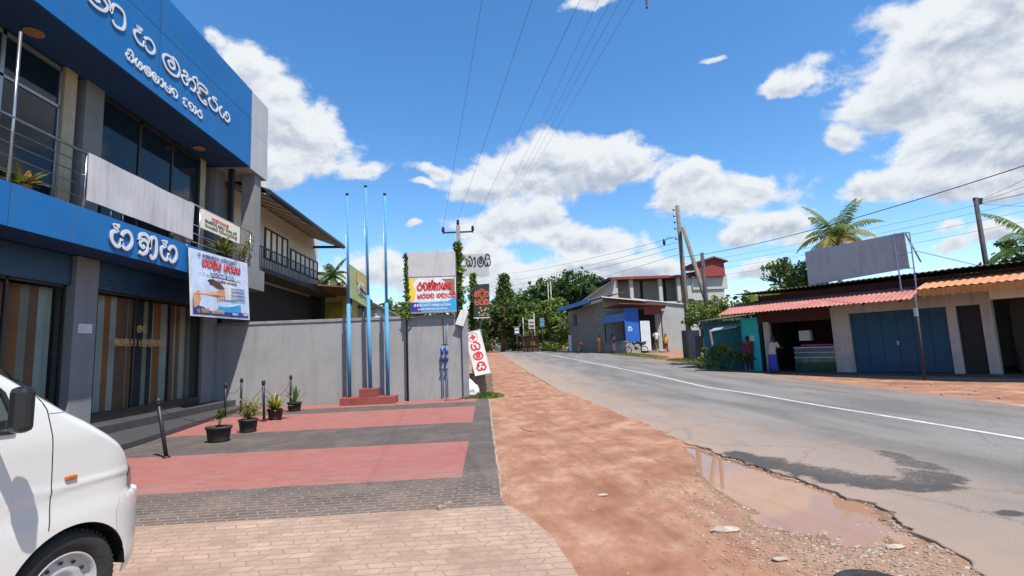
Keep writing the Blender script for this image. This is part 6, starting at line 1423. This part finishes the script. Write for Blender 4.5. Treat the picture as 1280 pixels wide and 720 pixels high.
def fence():
    t = thing('scrap_fence', 'makeshift fence of grey metal sheets beside the wooden poles', 'fence', PG(870, 452)); a, b = PG(858, 451), PG(886, 455); d = (b-a)
    rnd = random.Random(2)
    for i, (px_, py_, pt, k) in enumerate(((858, 449, 413, 'sheet_dark2'), (866, 451, 413, 'tin_grey'), (875, 452, 420, 'sheet_dark2'), (883, 453, 410, 'rust_dark'))):
        q = PG(px_, py_); z1 = at(px_, pt, Y=q.y).z; w = .42; m = nb(k); dd = V((.55, -.83, 0)); m.obox(V((q.x+.2, q.y, (z1+q.z)/2)), dd, V((.83, .55, 0)), V((0, 0, 1)), w, .03, (z1-q.z)/2); m.build('sheet', t)
    t = thing('small_stand', 'small grey cabinet stand on posts beside the leafy bush', 'stand', PG(893, 457)); q = PG(893, 457); z1 = at(893, 422, Y=q.y).z; z0 = at(893, 437, Y=q.y).z
    m = nb('sheet_grey'); m.box(q.x-.35, q.x+.6, q.y-.3, q.y+.3, z0, z1); m.build('cabinet', t)
    for dx in (-.3, .5): nb('brown_wood').box(q.x+dx-.04, q.x+dx+.04, q.y-.05, q.y+.05, q.z-.05, z0).build('leg', t)
fence()
q = PG(889, 456); tree('small bright green tree in front of the leaning poles', q, 3.7, 1.5, dens=17, size=.10, mats=('leaf_c', 'leaf_c', 'leaf_a'), seed=21, tr=.06, low=.5, name='small_tree')
q = PG(916, 463)-SN*.35; m = crown([(q+V((0, .2, .7)), (.8, .5, .75)), (q+V((-.7, .5, .5)), (.6, .5, .55)), (q+V((.6, -.3, .6)), (.5, .4, .5))], 16, .09, ('leaf_a', 'leaf_c', 'leaf_b'), 5, .2); tag(m.build('leafy_bush', fix=False), 'leafy roadside bush in front of the turquoise stall', 'bush')
grass('green grass strip along the far verge in front of the kiosk', 12.6, 43, 1.5, 8, 5200, .16, 7); grass('low weeds at the foot of the scrap fence', 12.9, 30.5, 1.3, 3.5, 2600, .2, 8)
for px_, py_, sd_, lb in ((652, 432, 1, 'dark green roadside bush at the far bend'), (693, 432, 2, 'round green bush left of the brick house')):
    q = PG(px_, 437 if px_ == 652 else 437.5); q = at(px_, py_, Y=82 if px_ == 652 else 70); q.z = zg(q.y); m = crown([(q+V((0, 0, .7)), (2.0, 1.4, .9)), (q+V((-1.4, 0, .5)), (1.2, 1, .7))], 5, .2, ('leaf_b', 'leaf_c'), sd_, .25); tag(m.build('roadside_bush', fix=False), lb, 'bush')

# ------------------------------------------------------------ KIOSK + BLOCK HOUSE
def kiosk():
    Yk = 47.0; g = zg(Yk)-.05; X = lambda px_, Y=Yk: at(px_, 430, Y=Y).x; Zk = lambda py_, px_=790, Y=Yk: at(px_, py_, Y=Y).z
    t = thing('roadside_kiosk', 'blue painted roadside kiosk with a serving window and open white door', 'kiosk', (X(790), Yk+1, g))
    # side facing the road (serving hatch) runs from px757 to px783, front faces the camera
    xc, xr = X(783), X(830); a = V((xc, Yk, 0)); b0 = at(757, 430, Y=51.5); b = V((b0.x, 51.5, 0)); d = (b-a); ln = d.length; d.normalize(); n_ = V((d.y, -d.x, 0));
    if n_.x > 0: n_ = -n_
    u = V((0, 0, 1)); zt = Zk(385)
    def side(k, s0, s1, z0, z1, name, o=0, th=.05): nb(k).obox(a+d*(s0+s1)/2*ln+n_*o+u*(z0+z1)/2, d, n_, u, (s1-s0)/2*ln, th, (z1-z0)/2).build(name, t)
    zc = Zk(427, 783); zh = Zk(401, 783)
    side('concrete', 0, 1, g, zc, 'counter_wall'); side('awning_blue', 0, 1, zh, zh+.75, 'hatch_board', .05); side('concrete', -.03, 1.02, zc, zc+.06, 'counter_top', .12, .18); side('dark_frame', .97, 1.0, zc, zh, 'hatch_post'); side('dark_frame', 0, .03, zc, zh, 'hatch_post')
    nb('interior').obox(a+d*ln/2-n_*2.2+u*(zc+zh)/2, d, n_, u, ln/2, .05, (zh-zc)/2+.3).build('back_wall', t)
    x2 = X(800.5); zb = Zk(428, 792)
    nb('kiosk_blue').box(xc, x2, Yk, Yk+.1, zb, zt).build('front_wall', t); nb('concrete').box(xc, x2, Yk-.02, Yk+.12, g, zb).build('plinth', t)
    nb('red_fascia').box(X(808), xr, Yk-.02, Yk+.08, Zk(394), zt+.05).build('red_board', t); nb('dark_frame').box(xr-.09, xr, Yk, Yk+.1, g, zt).build('corner_post', t); nb('interior').box(x2, xr, Yk+2, Yk+2.1, g, zt).build('inner_wall', t); nb('stone_brown').box(x2+.6, xr+.3, Yk-.6, Yk+2, g-.05, g+.22).build('step', t)
    m = nb('lettering_white'); q = V((X(786.5), Yk-.008, Zk(413.5))); glyph(m, 'fa', q, V((1, 0, 0)), u, .38, .30, .07, V((0, -1, 0)), .006); m.box(q.x, q.x+.3, Yk-.01, Yk-.004, q.z+.32, q.z+.42); m.build('wall_marks', t)
    m = nb('tin_white'); x0_, x1_ = X(801.5), X(813.5); z0_, z1_ = g+.25, Zk(401, 807)
    for i in range(5): m.box(lerp(x0_, x1_, i/5)+.01, lerp(x0_, x1_, (i+1)/5)-.01, Yk-.12, Yk-.07, z0_, z1_)
    m.box(x0_, x1_, Yk-.07, Yk-.05, (z0_+z1_)/2, (z0_+z1_)/2+.12); dr = m.build('open_door', t)
    m = nb('rust'); za = Zk(379, 755)+.05; A1 = at(757, 378.5, Y=51.3); B1 = at(777, 374.5, Y=46.4); C1 = at(830, 381, Y=46.2); D1 = at(826, 379, Y=51.9)
    A1.z = B1.z = (A1.z+B1.z)/2; m.prism([V((A1.x-.4, A1.y, zt+.35)), V((B1.x-.3, B1.y, zt+.42)), V((C1.x+.2, C1.y, zt+.08)), V((D1.x+.4, D1.y, zt+.15))], (0, 0, .07)); m.build('roof', t)
    # block house behind
    Yh = 52.0; gh = zg(Yh)-.1; t = thing('block_house', 'large unplastered block house with a blue edged eave behind the kiosk', 'house', (at(800, 430, Y=Yh).x, Yh+3, gh))
    c0 = at(757, 430, Y=Yh).x; c1 = at(861, 430, Y=Yh).x; z = lambda px_, py_, Y=Yh: at(px_, py_, Y=Y).z
    nb('grey_wall').prism([(c0, Yh, gh), (c1, Yh, gh), (c1, Yh, z(860, 381)), (at(800, 400, Y=Yh).x, Yh, z(800, 373.5)), (c0, Yh, z(757, 373))], (0, .25, 0)).build('gable_wall', t)
    f0 = V((at(712, 430, Y=63).x, 63, 0)); e = V((c0, Yh, 0)); nb('block_wall').prism([e+u*gh, f0+u*gh, f0+u*z(712, 390, 63), e+u*z(757, 376)], V((.25, .05, 0))).build('side_wall', t)
    m = nb('coping_white'); m.beam(V((at(752, 371, Y=Yh-2).x, Yh-2, z(752, 371, Yh-2))), V((at(808, 376, Y=Yh-2).x, Yh-2, z(808, 376, Yh-2))), .12, .1); m.beam(V((at(790, 373, Y=Yh-.1).x, Yh-.1, z(790, 373.5))), V((c1+.1, Yh-.1, z(860, 381)+.05)), .14, .1); m.build('ridge_trim', t)
    r0 = V((at(752, 371, Y=Yh-2).x, Yh-2, z(752, 371, Yh-2))); r1 = V((at(808, 376, Y=Yh-2).x, Yh-2, z(808, 376, Yh-2)-.02)); m = nb('slate_roof'); m.prism([r0-u*.08, r1-u*.08, V((r1.x+.8, Yh+.2, r1.z+.1)), V((r0.x+.3, Yh+.2, r0.z+.1))], (0, 0, .07)); m.build('porch_roof', t)
    e0 = at(753, 371, Y=Yh-2); e1 = at(697, 388, Y=61); m = nb('slate_roof'); m.prism([e0, e1, e1+V((4, 2, 1.2)), e0+V((3, 2.2, .6))], (0, 0, .06)); rf = m.build('roof', t); nb('awning_blue').beam(lerp(e0, e1, .25)+u*-.02, e1, .25, .42).build('blue_gutter', rf); nb('coping_white').beam(e0+u*.05, lerp(e0, e1, .98)+u*.22, .1, .1).build('roof_trim', rf)
    m = nb('dark_frame'); pw = lerp(f0, e, .22); m.obox(pw+u*(z(720, 400, 60.5))+V((-.06, 0, 0)), (e-f0).normalized(), V((1, .1, 0)).normalized(), u, .5, .04, .7); m.build('window', t); m = nb('tin_white'); pw = lerp(f0, e, .04); m.obox(pw+u*(gh+1.2)+V((-.06, 0, 0)), (e-f0).normalized(), V((1, .1, 0)).normalized(), u, .5, .05, 1.1); m.build('door', t)
    m = nb('grey_wall'); m.beam(V((f0.x-.1, 63, z(705, 404, 63))), V((f0.x-2.2, 63, z(695, 408, 63)-.2)), 1.5, .08); m.build('side_canopy', t)
kiosk()
Yp = 46.3; G_ = zg(Yp)
def pk(px_, Y, **k): return V((at(px_, 430, Y=Y).x, Y, zg(Y)-.02))
person('person in a white shirt and green trousers standing in the kiosk doorway', pk(821, 47.3)+V((0, 0, .22)), R(-100), 1.95, 'cloth_white', 'cloth_green', arms='fold')
person('person in dark purple clothes waiting at the kiosk serving hatch', pk(766, 47.9), R(30), 1.95, 'cloth_purple', 'cloth_purple', arms='fold', skirt=True)
person('person in a brown top and orange skirt beside the block wall', pk(750, 50.5), R(60), 1.85, 'cloth_orange', 'cloth_orange', skirt=True)
person('person in a bright yellow top and red trousers at the kiosk corner', pk(832.5, 45.9), R(-120), 1.7, 'cloth_yellow', 'cloth_maroon', arms='fold')
tag(nb('bright_white').prism([pk(826, 45.2)+V((0, 0, .02)), pk(833, 45.2)+V((0, 0, .02)), pk(832, 45)+V((0, 0, .3)), pk(827, 45)+V((0, 0, .24))], (0, .5, 0)).build('white_bag', bevel=.05), 'white bag on the ground below the person in yellow', 'bag')
def motorbike(label, base, ang, k='car_red'):
    base = V(base); t = thing('motorbike', label, 'motorbike', base); f = V((cos(ang), sin(ang), 0)); s = V((-f.y, f.x, 0)); u = V((0, 0, 1)); P = lambda a, z, b=0: base+(f*a+u*z+s*b)*1.22
    for a in (-.6, .62):
        m = nb('rubber'); ring = [P(a+cos(q/20*2*pi)*.25, .29+sin(q/20*2*pi)*.25) for q in range(21)]; m.tube(ring, .045, 6, False); w = m.build('wheel', t); m = nb('steel'); 
        for q in range(6): m.tube([P(a, .29), P(a+cos(q)*.24, .29+sin(q)*.24)], .008, 4)
        m.build('spokes', w)
    m = nb('black_metal'); m.tube([P(-.6, .29, .08), P(-.1, .35, .08), P(.3, .8)], .03, 6); m.tube([P(.62, .29, .07), P(.42, .95, .04)], .025, 6); m.tube([P(.62, .29, -.07), P(.42, .95, -.04)], .025, 6); m.ico(P(0, .42), .19, 2, (1, .8, .9)); m.build('frame', t)
    m = nb(k); m.ico(P(.15, .8), .24, 3, (1, 1, .62)); m.tube([P(-.25, .62), P(-.75, .75)], [.14, .06], 10); m.build('fuel_tank', t, smooth=True); nb('black_plastic').tube([P(.0, .84), P(-.35, .8), P(-.75, .86)], [.12, .13, .08], 10).build('seat', t, smooth=True)
    m = nb('black_metal'); m.tube([P(.38, 1.02, -.34), P(.45, .98), P(.38, 1.02, .34)], .018, 6); m.tube([P(.4, 1.02, .25), P(.4, 1.22, .3)], .01, 5); m.tube([P(.4, 1.02, -.25), P(.4, 1.22, -.3)], .01, 5); m.build('handlebar', t); m = nb('lamp_glass'); m.ico(P(.58, .9), .1, 2); m.build('headlight', t, smooth=True)
    return t
motorbike('red motorbike parked against the brown block wall', pk(729, 53)+V((-.4, 0, 0)), R(70)); motorbike('dark motorbike parked in front of the blue kiosk wall', pk(795, 46.0), R(160), 'sign_black')

# two storey building behind
def back_building():
    Y = 70; g = zg(Y); x = lambda p, Y_=Y: at(p, 400, Y=Y_).x; z = lambda px_, py_, Y_=Y: at(px_, py_, Y=Y_).z
    t = thing('two_storey_building', 'long two storey building with open upper gallery and red roof edge', 'building', (x(820), Y+4, g))
    zr = (z(760, 350)+z(880, 347))/2; zf = z(800, 378)
    nb('pale_wall').box(x(768), x(905), Y, Y+9, g, zf).build('lower_wall', t); nb('gallery').box(x(768), x(858), Y+2, Y+2.2, zf, zr).build('gallery_wall', t); nb('red_fascia').box(x(765), x(862), Y-.8, Y+.2, zr, zr+.35).build('fascia', t); nb('slate_roof').box(x(765), x(862), Y+.2, Y+9, zr+.1, zr+.5).build('roof', t)
    for p in (772, 791.5, 828, 851): nb('pale_wall').box(x(p)-.25, x(p)+.25, Y-.3, Y+.3, zf, zr).build('pillar', t)
    for p in (810, 840): nb('interior').box(x(p)-.2, x(p)+.2, Y+1.9, Y+1.99, zf, zr).build('door_gap', t)
    nb('pale_wall').box(x(851)+.5, x(908), Y-.2, Y+8, zf, z(880, 347)).box(x(868), x(912), Y-.4, Y+6, z(880, 362), z(890, 345)).build('right_wall', t); nb('interior').box(x(853), x(868), Y-.45, Y-.35, zf-.6, z(860, 374)).build('dark_opening', t)
    m = nb('gable'); m.prism([(x(738), Y-1, g), (x(770), Y-1, g), (x(770), Y-1, z(770, 351)), (x(738), Y-1, z(738, 372))], (0, 6, 0)); m.build('left_gable', t); nb('slate_roof').prism([V((x(730), Y-2, z(730, 378))), V((x(770), Y-2, z(768, 351))), V((x(770), Y+6, z(768, 351))), V((x(730), Y+6, z(730, 378)))], (0, 0, .25)).build('left_roof', t)
    m = nb('tin'); m.prism([at(838, 345, Y=69), at(870, 339, Y=69), at(868, 337.5, Y=72), at(848, 341, Y=72)], (0, 0, .15)); m.build('tin_shade', t)
    t = thing('rooftop_tank_room', 'dark red box room on top of the two storey building', 'tank room', (x(888), Y, zr)); m = nb('red_box'); m.prism([V((x(872), Y-1, z(880, 347))), V((x(908), Y-1, z(908, 346))), V((x(907), Y-1, z(905, 328.5))), V((x(894), Y-1, z(894, 323.5))), V((x(871), Y-1, z(871, 331)))], (0, 4, 0)); m.build('box_wall', t); nb('rust').prism([V((x(868), Y-1.4, z(871, 332))), V((x(894), Y-1.4, z(894, 324))), V((x(911), Y-1.4, z(908, 329))), V((x(911), Y-1.4, z(908, 327.5))), V((x(894), Y-1.4, z(894, 322))), V((x(868), Y-1.4, z(871, 330)))], (0, 5, 0)).build('ridge_roof', t)
back_building()

# ------------------------------------------------------------ TREES
def T(px_, Y, pytop, R_, lb, **k):
    x = at(px_, 430, Y=Y).x; g = zg(Y); ht = at(px_, pytop, Y=Y).z-g; return tree(lb, (x, Y, g-.1), ht, R_, **k)
big = dict(size=.36, dens=4.2)
T(735, 78, 334, 5.2, 'tall dark green tree rising behind the block house roof', seed=31, mats=('leaf_d', 'leaf_b', 'leaf_b'), tr=.4, low=.3, **big)
T(700, 88, 341, 5.5, 'broad dark tree left of the tall one behind the block house', seed=32, mats=('leaf_d', 'leaf_b', 'leaf_a'), tr=.35, low=.2, **big)
T(690, 72, 366, 3.6, 'bright green leafy tree in front of the white poles', seed=33, mats=('leaf_a', 'leaf_c', 'leaf_c'), tr=.25, low=.15, size=.26, dens=4)
T(668, 96, 366, 5.6, 'rounded green tree above the far bend', seed=34, mats=('leaf_b', 'leaf_a'), tr=.3, low=.15, **big)
T(648, 110, 364, 6.2, 'green tree beside the tapering one at the bend', seed=35, mats=('leaf_b', 'leaf_d', 'leaf_a'), tr=.3, low=.1, **big)
T(712, 66, 392, 2.6, 'low green tree touching the blue edged eave', seed=36, mats=('leaf_c', 'leaf_a', 'leaf_b'), tr=.2, low=.1, size=.24, dens=4)
T(680, 84, 380, 4.0, 'mid green tree between the signs and the far bend', seed=37, mats=('leaf_c', 'leaf_a', 'leaf_b'), tr=.2, low=.1, size=.28, dens=4)
def conifer():
    Y = 92; x = at(633, 430, Y=Y).x; g = zg(Y); H = at(633, 344, Y=Y).z-g; rnd = random.Random(9); t = thing('conical_tree', 'tall narrow conical tree at the far end of the road', 'tree', (x, Y, g)); nb('bark').tube([(x, Y, g), (x, Y, g+H*.97)], [.35, .06], 8).build('trunk', t); m = MB()
    for i in range(620):
        q = rnd.random()**.8; z = g+H*(.3+.7*q); r_ = 2.7*(1-q)+.2; a = rnd.uniform(0, 6.28); rr = r_*rnd.uniform(.4, 1.1); m.m(rnd.choice(('leaf_a', 'leaf_b', 'leaf_olive')))
        for _ in range(9): leafquad(m, V((x+cos(a)*rr+rnd.gauss(0, .35), Y+sin(a)*rr+rnd.gauss(0, .35), z+rnd.gauss(0, .2)-rr*.12)), .26, rnd)
    m.build('crown', t, fix=False)
conifer()
T(628, 80, 372, 4.4, 'olive green tree overhanging the road end', seed=38, mats=('leaf_olive', 'leaf_b'), tr=.3, low=.22, **big)
# far-off wood closing the view
def far_wood():
    rnd = random.Random(77); m = MB()
    for i in range(46):
        x = lerp(-95, 150, i/45)+rnd.uniform(-2, 2); Y = 165+rnd.uniform(-8, 22)
        if -3 < x < 20: Y = 190+rnd.uniform(0, 15)
        H = rnd.uniform(8, 13); g = zg(Y)
        for _ in range(110):
            m.m(rnd.choice(('leaf_b', 'leaf_d', 'leaf_a'))); a = rnd.uniform(0, 6.28); q = rnd.random(); z = g+H*q; rr = 5*math.sqrt(max(0, 1-(q*1.02)**3))*rnd.uniform(.3, 1.05); c = V((x+cos(a)*rr, Y+sin(a)*rr*.5, z))
            for _ in range(7): leafquad(m, c+V((rnd.gauss(0, .7), rnd.gauss(0, .5), rnd.gauss(0, .45))), .75, rnd)
    stuff(tag(m.build('distant_wood', fix=False), 'far-off belt of dark green trees closing the horizon', 'trees'))
far_wood()
# left far trees behind wall
T(497, 60, 372, 3.6, 'bushy green tree low over the wall left of the billboard', seed=41, mats=('leaf_a', 'leaf_b', 'leaf_c'), tr=.25, low=.1, **big)
T(402, 50, 338, 3.2, 'dark tree behind the corner of the cream house', seed=42, mats=('leaf_d', 'leaf_b'), tr=.2, low=.2, size=.28, dens=4)
T(540, 75, 384, 4.5, 'low green tree behind the yellow billboard', seed=43, mats=('leaf_a', 'leaf_b'), tr=.2, low=.1, **big)
T(592, 60, 385, 3.0, 'green tree behind the tall green food sign', seed=44, mats=('leaf_b', 'leaf_a'), tr=.2, low=.1, **big)
q = at(411, 350, Y=46); palm('small palm showing over the sheds behind the wall', (q.x, 46, .8), at(411, 345, Y=46).z-.8, 2.2, 3, nf=12, mats=('leaf_b', 'leaf_a', 'leaf_b'))
# right side palms and trees
q = at(1047, 300, Y=34); palm('coconut palm with yellowing lower fronds behind the roof hoarding', (q.x-.3, 34, .5), at(1047, 296, Y=34).z-.5, 3.4, 8, nf=21, mats=('leaf_c', 'leaf_y', 'frond_tan'))
q = at(1300, 318, Y=24); palm('palm at the right edge with long green fronds over the roof', (q.x, 24, .2), q.z+.1, 3.3, 12, nf=16, mats=('leaf_a', 'leaf_a', 'leaf_b'))
for px_, Y, pt, R_, lb, sd in ((1003, 40, 322, 2.6, 'dark tree behind the left edge of the roof hoarding', 51), (1020, 36, 318, 2.0, 'rounded dark green tree directly behind the grey hoarding', 52), (915, 60, 375, 3.0, 'tree behind the right end of the two storey building', 53), (960, 46, 362, 3.0, 'leafy tree over the left end of the shop roof', 54), (1290, 26, 285, 1.0, 'small twiggy tree at the upper right edge', 55), (925, 34, 392, 1.6, 'shady tree above the turquoise stall', 56)):
    T(px_, Y, pt, R_, lb, seed=sd, mats=('leaf_b', 'leaf_d', 'leaf_a'), tr=.2, low=.2, size=.2, dens=11)
# banana plant behind the shop roof
def banana(label, px_, py_, Y, s, seed):
    rnd = random.Random(seed); b = at(px_, 430, Y=Y); b.z = zg(Y); top = at(px_, py_, Y=Y).z; t = thing('banana_plant', label, 'plant', b); hh = top-b.z; nb('leaf_c').tube([b, b+V((0, 0, hh*.6))], [.14, .08], 10).build('stem', t)
    for i in range(9):
        m = nb('leaf_c'); az = i*.7*2+rnd.random(); el = rnd.uniform(.5, 1.3); d = V((cos(az)*cos(el), sin(az)*cos(el), sin(el))); side = V((-sin(az), cos(az), 0)); p = b+V((0, 0, hh*.58)); prev = None
        for j in range(9):
            w = .28*s*sin(pi*(j+.6)/9.4); row = (m.v(p-side*w+V((0, 0, -.04))), m.v(p), m.v(p+side*w+V((0, 0, -.04))))
            if prev: m.face([prev[0], prev[1], row[1], row[0]]); m.face([prev[1], prev[2], row[2], row[1]])
            prev = row; p = p+d*.24*s; d = (d+V((0, 0, -.16))).normalized()
        m.build('leaf', t, fix=False)
banana('banana plant with broad leaves over the left end of the shop roof', 953, 350, 30, 1.0, 1); banana('banana plant beside the first, nearer the hoarding', 975, 352, 30, 1.0, 2)

# ------------------------------------------------------------ FAR ROAD FURNITURE AND VEHICLES
for px_, Y, y0, lb in ((692, 75, 351, 'taller white pole among the far trees'), (655, 78, 396, 'short white roadside post at the far bend'), (669, 70, 392, 'pale pole beside the far roadside boards'), (688.5, 80, 353, 'twin white pole beside the taller one')):
    q = at(px_, 430, Y=Y); tag(nb('concrete').tube([(q.x, Y, zg(Y)), (q.x, Y, at(px_, y0, Y=Y).z)], .085, 8).build('white_pole'), lb, 'pole')
for i, (a, b, c, d, k, k2, lb) in enumerate(((661, 668, 399, 411, 'sign_grey', 'rust', 'stacked white and red shop board beside the far road'), (675, 680, 397, 409, 'tin_grey', 'sign_sky', 'small pale square board among the far trees'), (643, 649, 408, 418, 'tin_grey', 'bright_white', 'small grey green board at the far bend'))):
    Y = 68; p0, p1 = at(a, d, Y=Y), at(b, c, Y=Y); t = thing('roadside_board', lb, 'sign', ((p0.x+p1.x)/2, Y, zg(Y))); m = nb(k); m.box(p0.x, p1.x, Y, Y+.1, p0.z, p1.z); m.m(k2); m.box(p0.x+.1, p1.x-.1, Y-.02, Y, lerp(p0.z, p1.z, .15), lerp(p0.z, p1.z, .4)); m.box(p0.x+.1, p1.x-.1, Y-.02, Y, lerp(p0.z, p1.z, .6), lerp(p0.z, p1.z, .75)); m.build('board', t); nb('brown_wood').tube([((p0.x+p1.x)/2, Y+.15, zg(Y)), ((p0.x+p1.x)/2, Y+.15, p0.z+.3)], .07, 6).build('post', t)
Y = 69; q = at(664, 425, Y=Y); t = thing('roadside_stall', 'small reddish brown stall below the far roadside boards', 'stall', (q.x, Y, zg(Y))); nb('rust').box(q.x-1.1, q.x+1.1, Y, Y+2, zg(Y)+.9, zg(Y)+2.2).build('cabin', t); nb('brown_wood').box(q.x-1.0, q.x+1.0, Y+.1, Y+1.8, zg(Y), zg(Y)+.9).build('base', t); nb('slate_roof').box(q.x-1.4, q.x+1.4, Y-.3, Y+2.2, zg(Y)+2.2, zg(Y)+2.32).build('roof', t)
def car(label, base, ang, k, L_=3.9, W_=1.6, H_=1.45, name='parked_car', cat='car', bus=False):
    base = V(base); t = thing(name, label, cat, base); f = V((cos(ang), sin(ang), 0)); s = V((-f.y, f.x, 0)); u = V((0, 0, 1)); P = lambda a, b, z: base+f*a*L_/2+s*b*W_/2+u*z*H_
    prof = [(-1, .2), (-1, .55), (-.93, .64), (-.62, .68), (-.45, .97), (.15, 1.0), (.48, .68), (.9, .58), (1, .45), (1, .2)] if not bus else [(-1, .15), (-1, .95), (-.9, 1), (.85, 1), (.97, .6), (1, .15)]
    m = nb(k); m.prism([P(a, -1, z) for a, z in prof], s*W_); m.build('body', t, bevel=.06)
    m = nb('car_glass'); gp = [(-.52, .70), (-.40, .92), (.13, .94), (.38, .70)] if not bus else [(-.9, .55), (-.9, .9), (.8, .9), (.88, .6)]
    for b in (-1.01, 1.01): m.face([m.v(P(a, b, z)) for a, z in gp])
    for a0, z0, a1, z1 in ((.20, .97, .47, .71), (-.47, .93, -.61, .72)) if not bus else ((.86, .93, .975, .6), (-1.005, .9, -1.005, .5)): m.quad(P(a0, -.85, z0)+f*.03*(1 if a0 > 0 else -1), P(a0, .85, z0)+f*.03*(1 if a0 > 0 else -1), P(a1, .85, z1)+f*.04*(1 if a0 > 0 else -1), P(a1, -.85, z1)+f*.04*(1 if a0 > 0 else -1))
    m.build('windows', t)
    for a in (-.62, .62):
        for b in (-1, 1): nb('rubber').tube([P(a, b*.75, 0)+u*.3, P(a, b*1.0, 0)+u*.3], .3, 14).build('wheel', t)
    for b in (-.7, .7): nb('lamp_glass').obox(P(1.0, b, .48), f, s, u, .03, .15, .08).build('headlight', t); nb('sign_red').obox(P(-1.0, b, .5), f, s, u, .03, .12, .08).build('tail_lamp', t)
    return t
Y = 100; q = at(609, 428, Y=Y); car('red van seen beside the leaning cross sign at the road end', (q.x, Y, zg(Y)), R(-95), 'car_red', 4.6, 2.0, 2.6, name='red_van', cat='van', bus=True)
Y = 105; q = at(625, 430, Y=Y); car('grey car parked in tree shade at the far road end', (q.x, Y, zg(Y)), R(-80), 'car_grey', name='grey_car')
Y = 76; q = at(684, 430, Y=Y); 
def tuktuk(label, base, ang):
    base = V(base); t = thing('three_wheeler', label, 'rickshaw', base); f = V((cos(ang), sin(ang), 0)); s = V((-f.y, f.x, 0)); u = V((0, 0, 1)); P = lambda a, b, z: base+f*a+s*b+u*z
    nb('car_red').prism([P(a, -.6, z) for a, z in ((-1.2, .3), (-1.25, .85), (-.3, .9), (-.2, .5), (.4, .5), (.75, 1.0), (1.1, .9), (1.25, .4), (.4, .28))], s*1.2).build('body', t, bevel=.04)
    nb('black_plastic').prism([P(a, -.62, z) for a, z in ((-1.2, .88), (-1.15, 1.6), (-.6, 1.75), (.5, 1.72), (.7, 1.55), (.6, 1.5), (-.5, 1.55), (-.6, .9))], s*1.24).build('canopy', t, bevel=.04); m = nb('car_glass'); m.quad(P(.78, -.55, 1.0), P(.78, .55, 1.0), P(.6, .55, 1.55), P(.6, -.55, 1.55)); m.build('windscreen', t)
    for a, b in ((.95, 0), (-.85, -.55), (-.85, .55)): nb('rubber').tube([P(a, b-.06, .25), P(a, b+.06, .25)], .25, 14).build('wheel', t)
tuktuk('red three wheeler with black canopy parked on the far verge', (q.x, Y, zg(Y)), R(-110))
# black tyre-like hoop at the bottom edge
c = at(1095, 737, Z=.06); m = nb('rubber'); ring = [V((c.x, c.y, .05))+V((cos(k/32*2*pi)*.19, sin(k/32*2*pi)*.19, 0)) for k in range(33)]; m.tube(ring, .045, 10, False); tag(m.build('old_tyre'), 'small black rubber tyre lying on the gravel at the bottom edge', 'tyre')
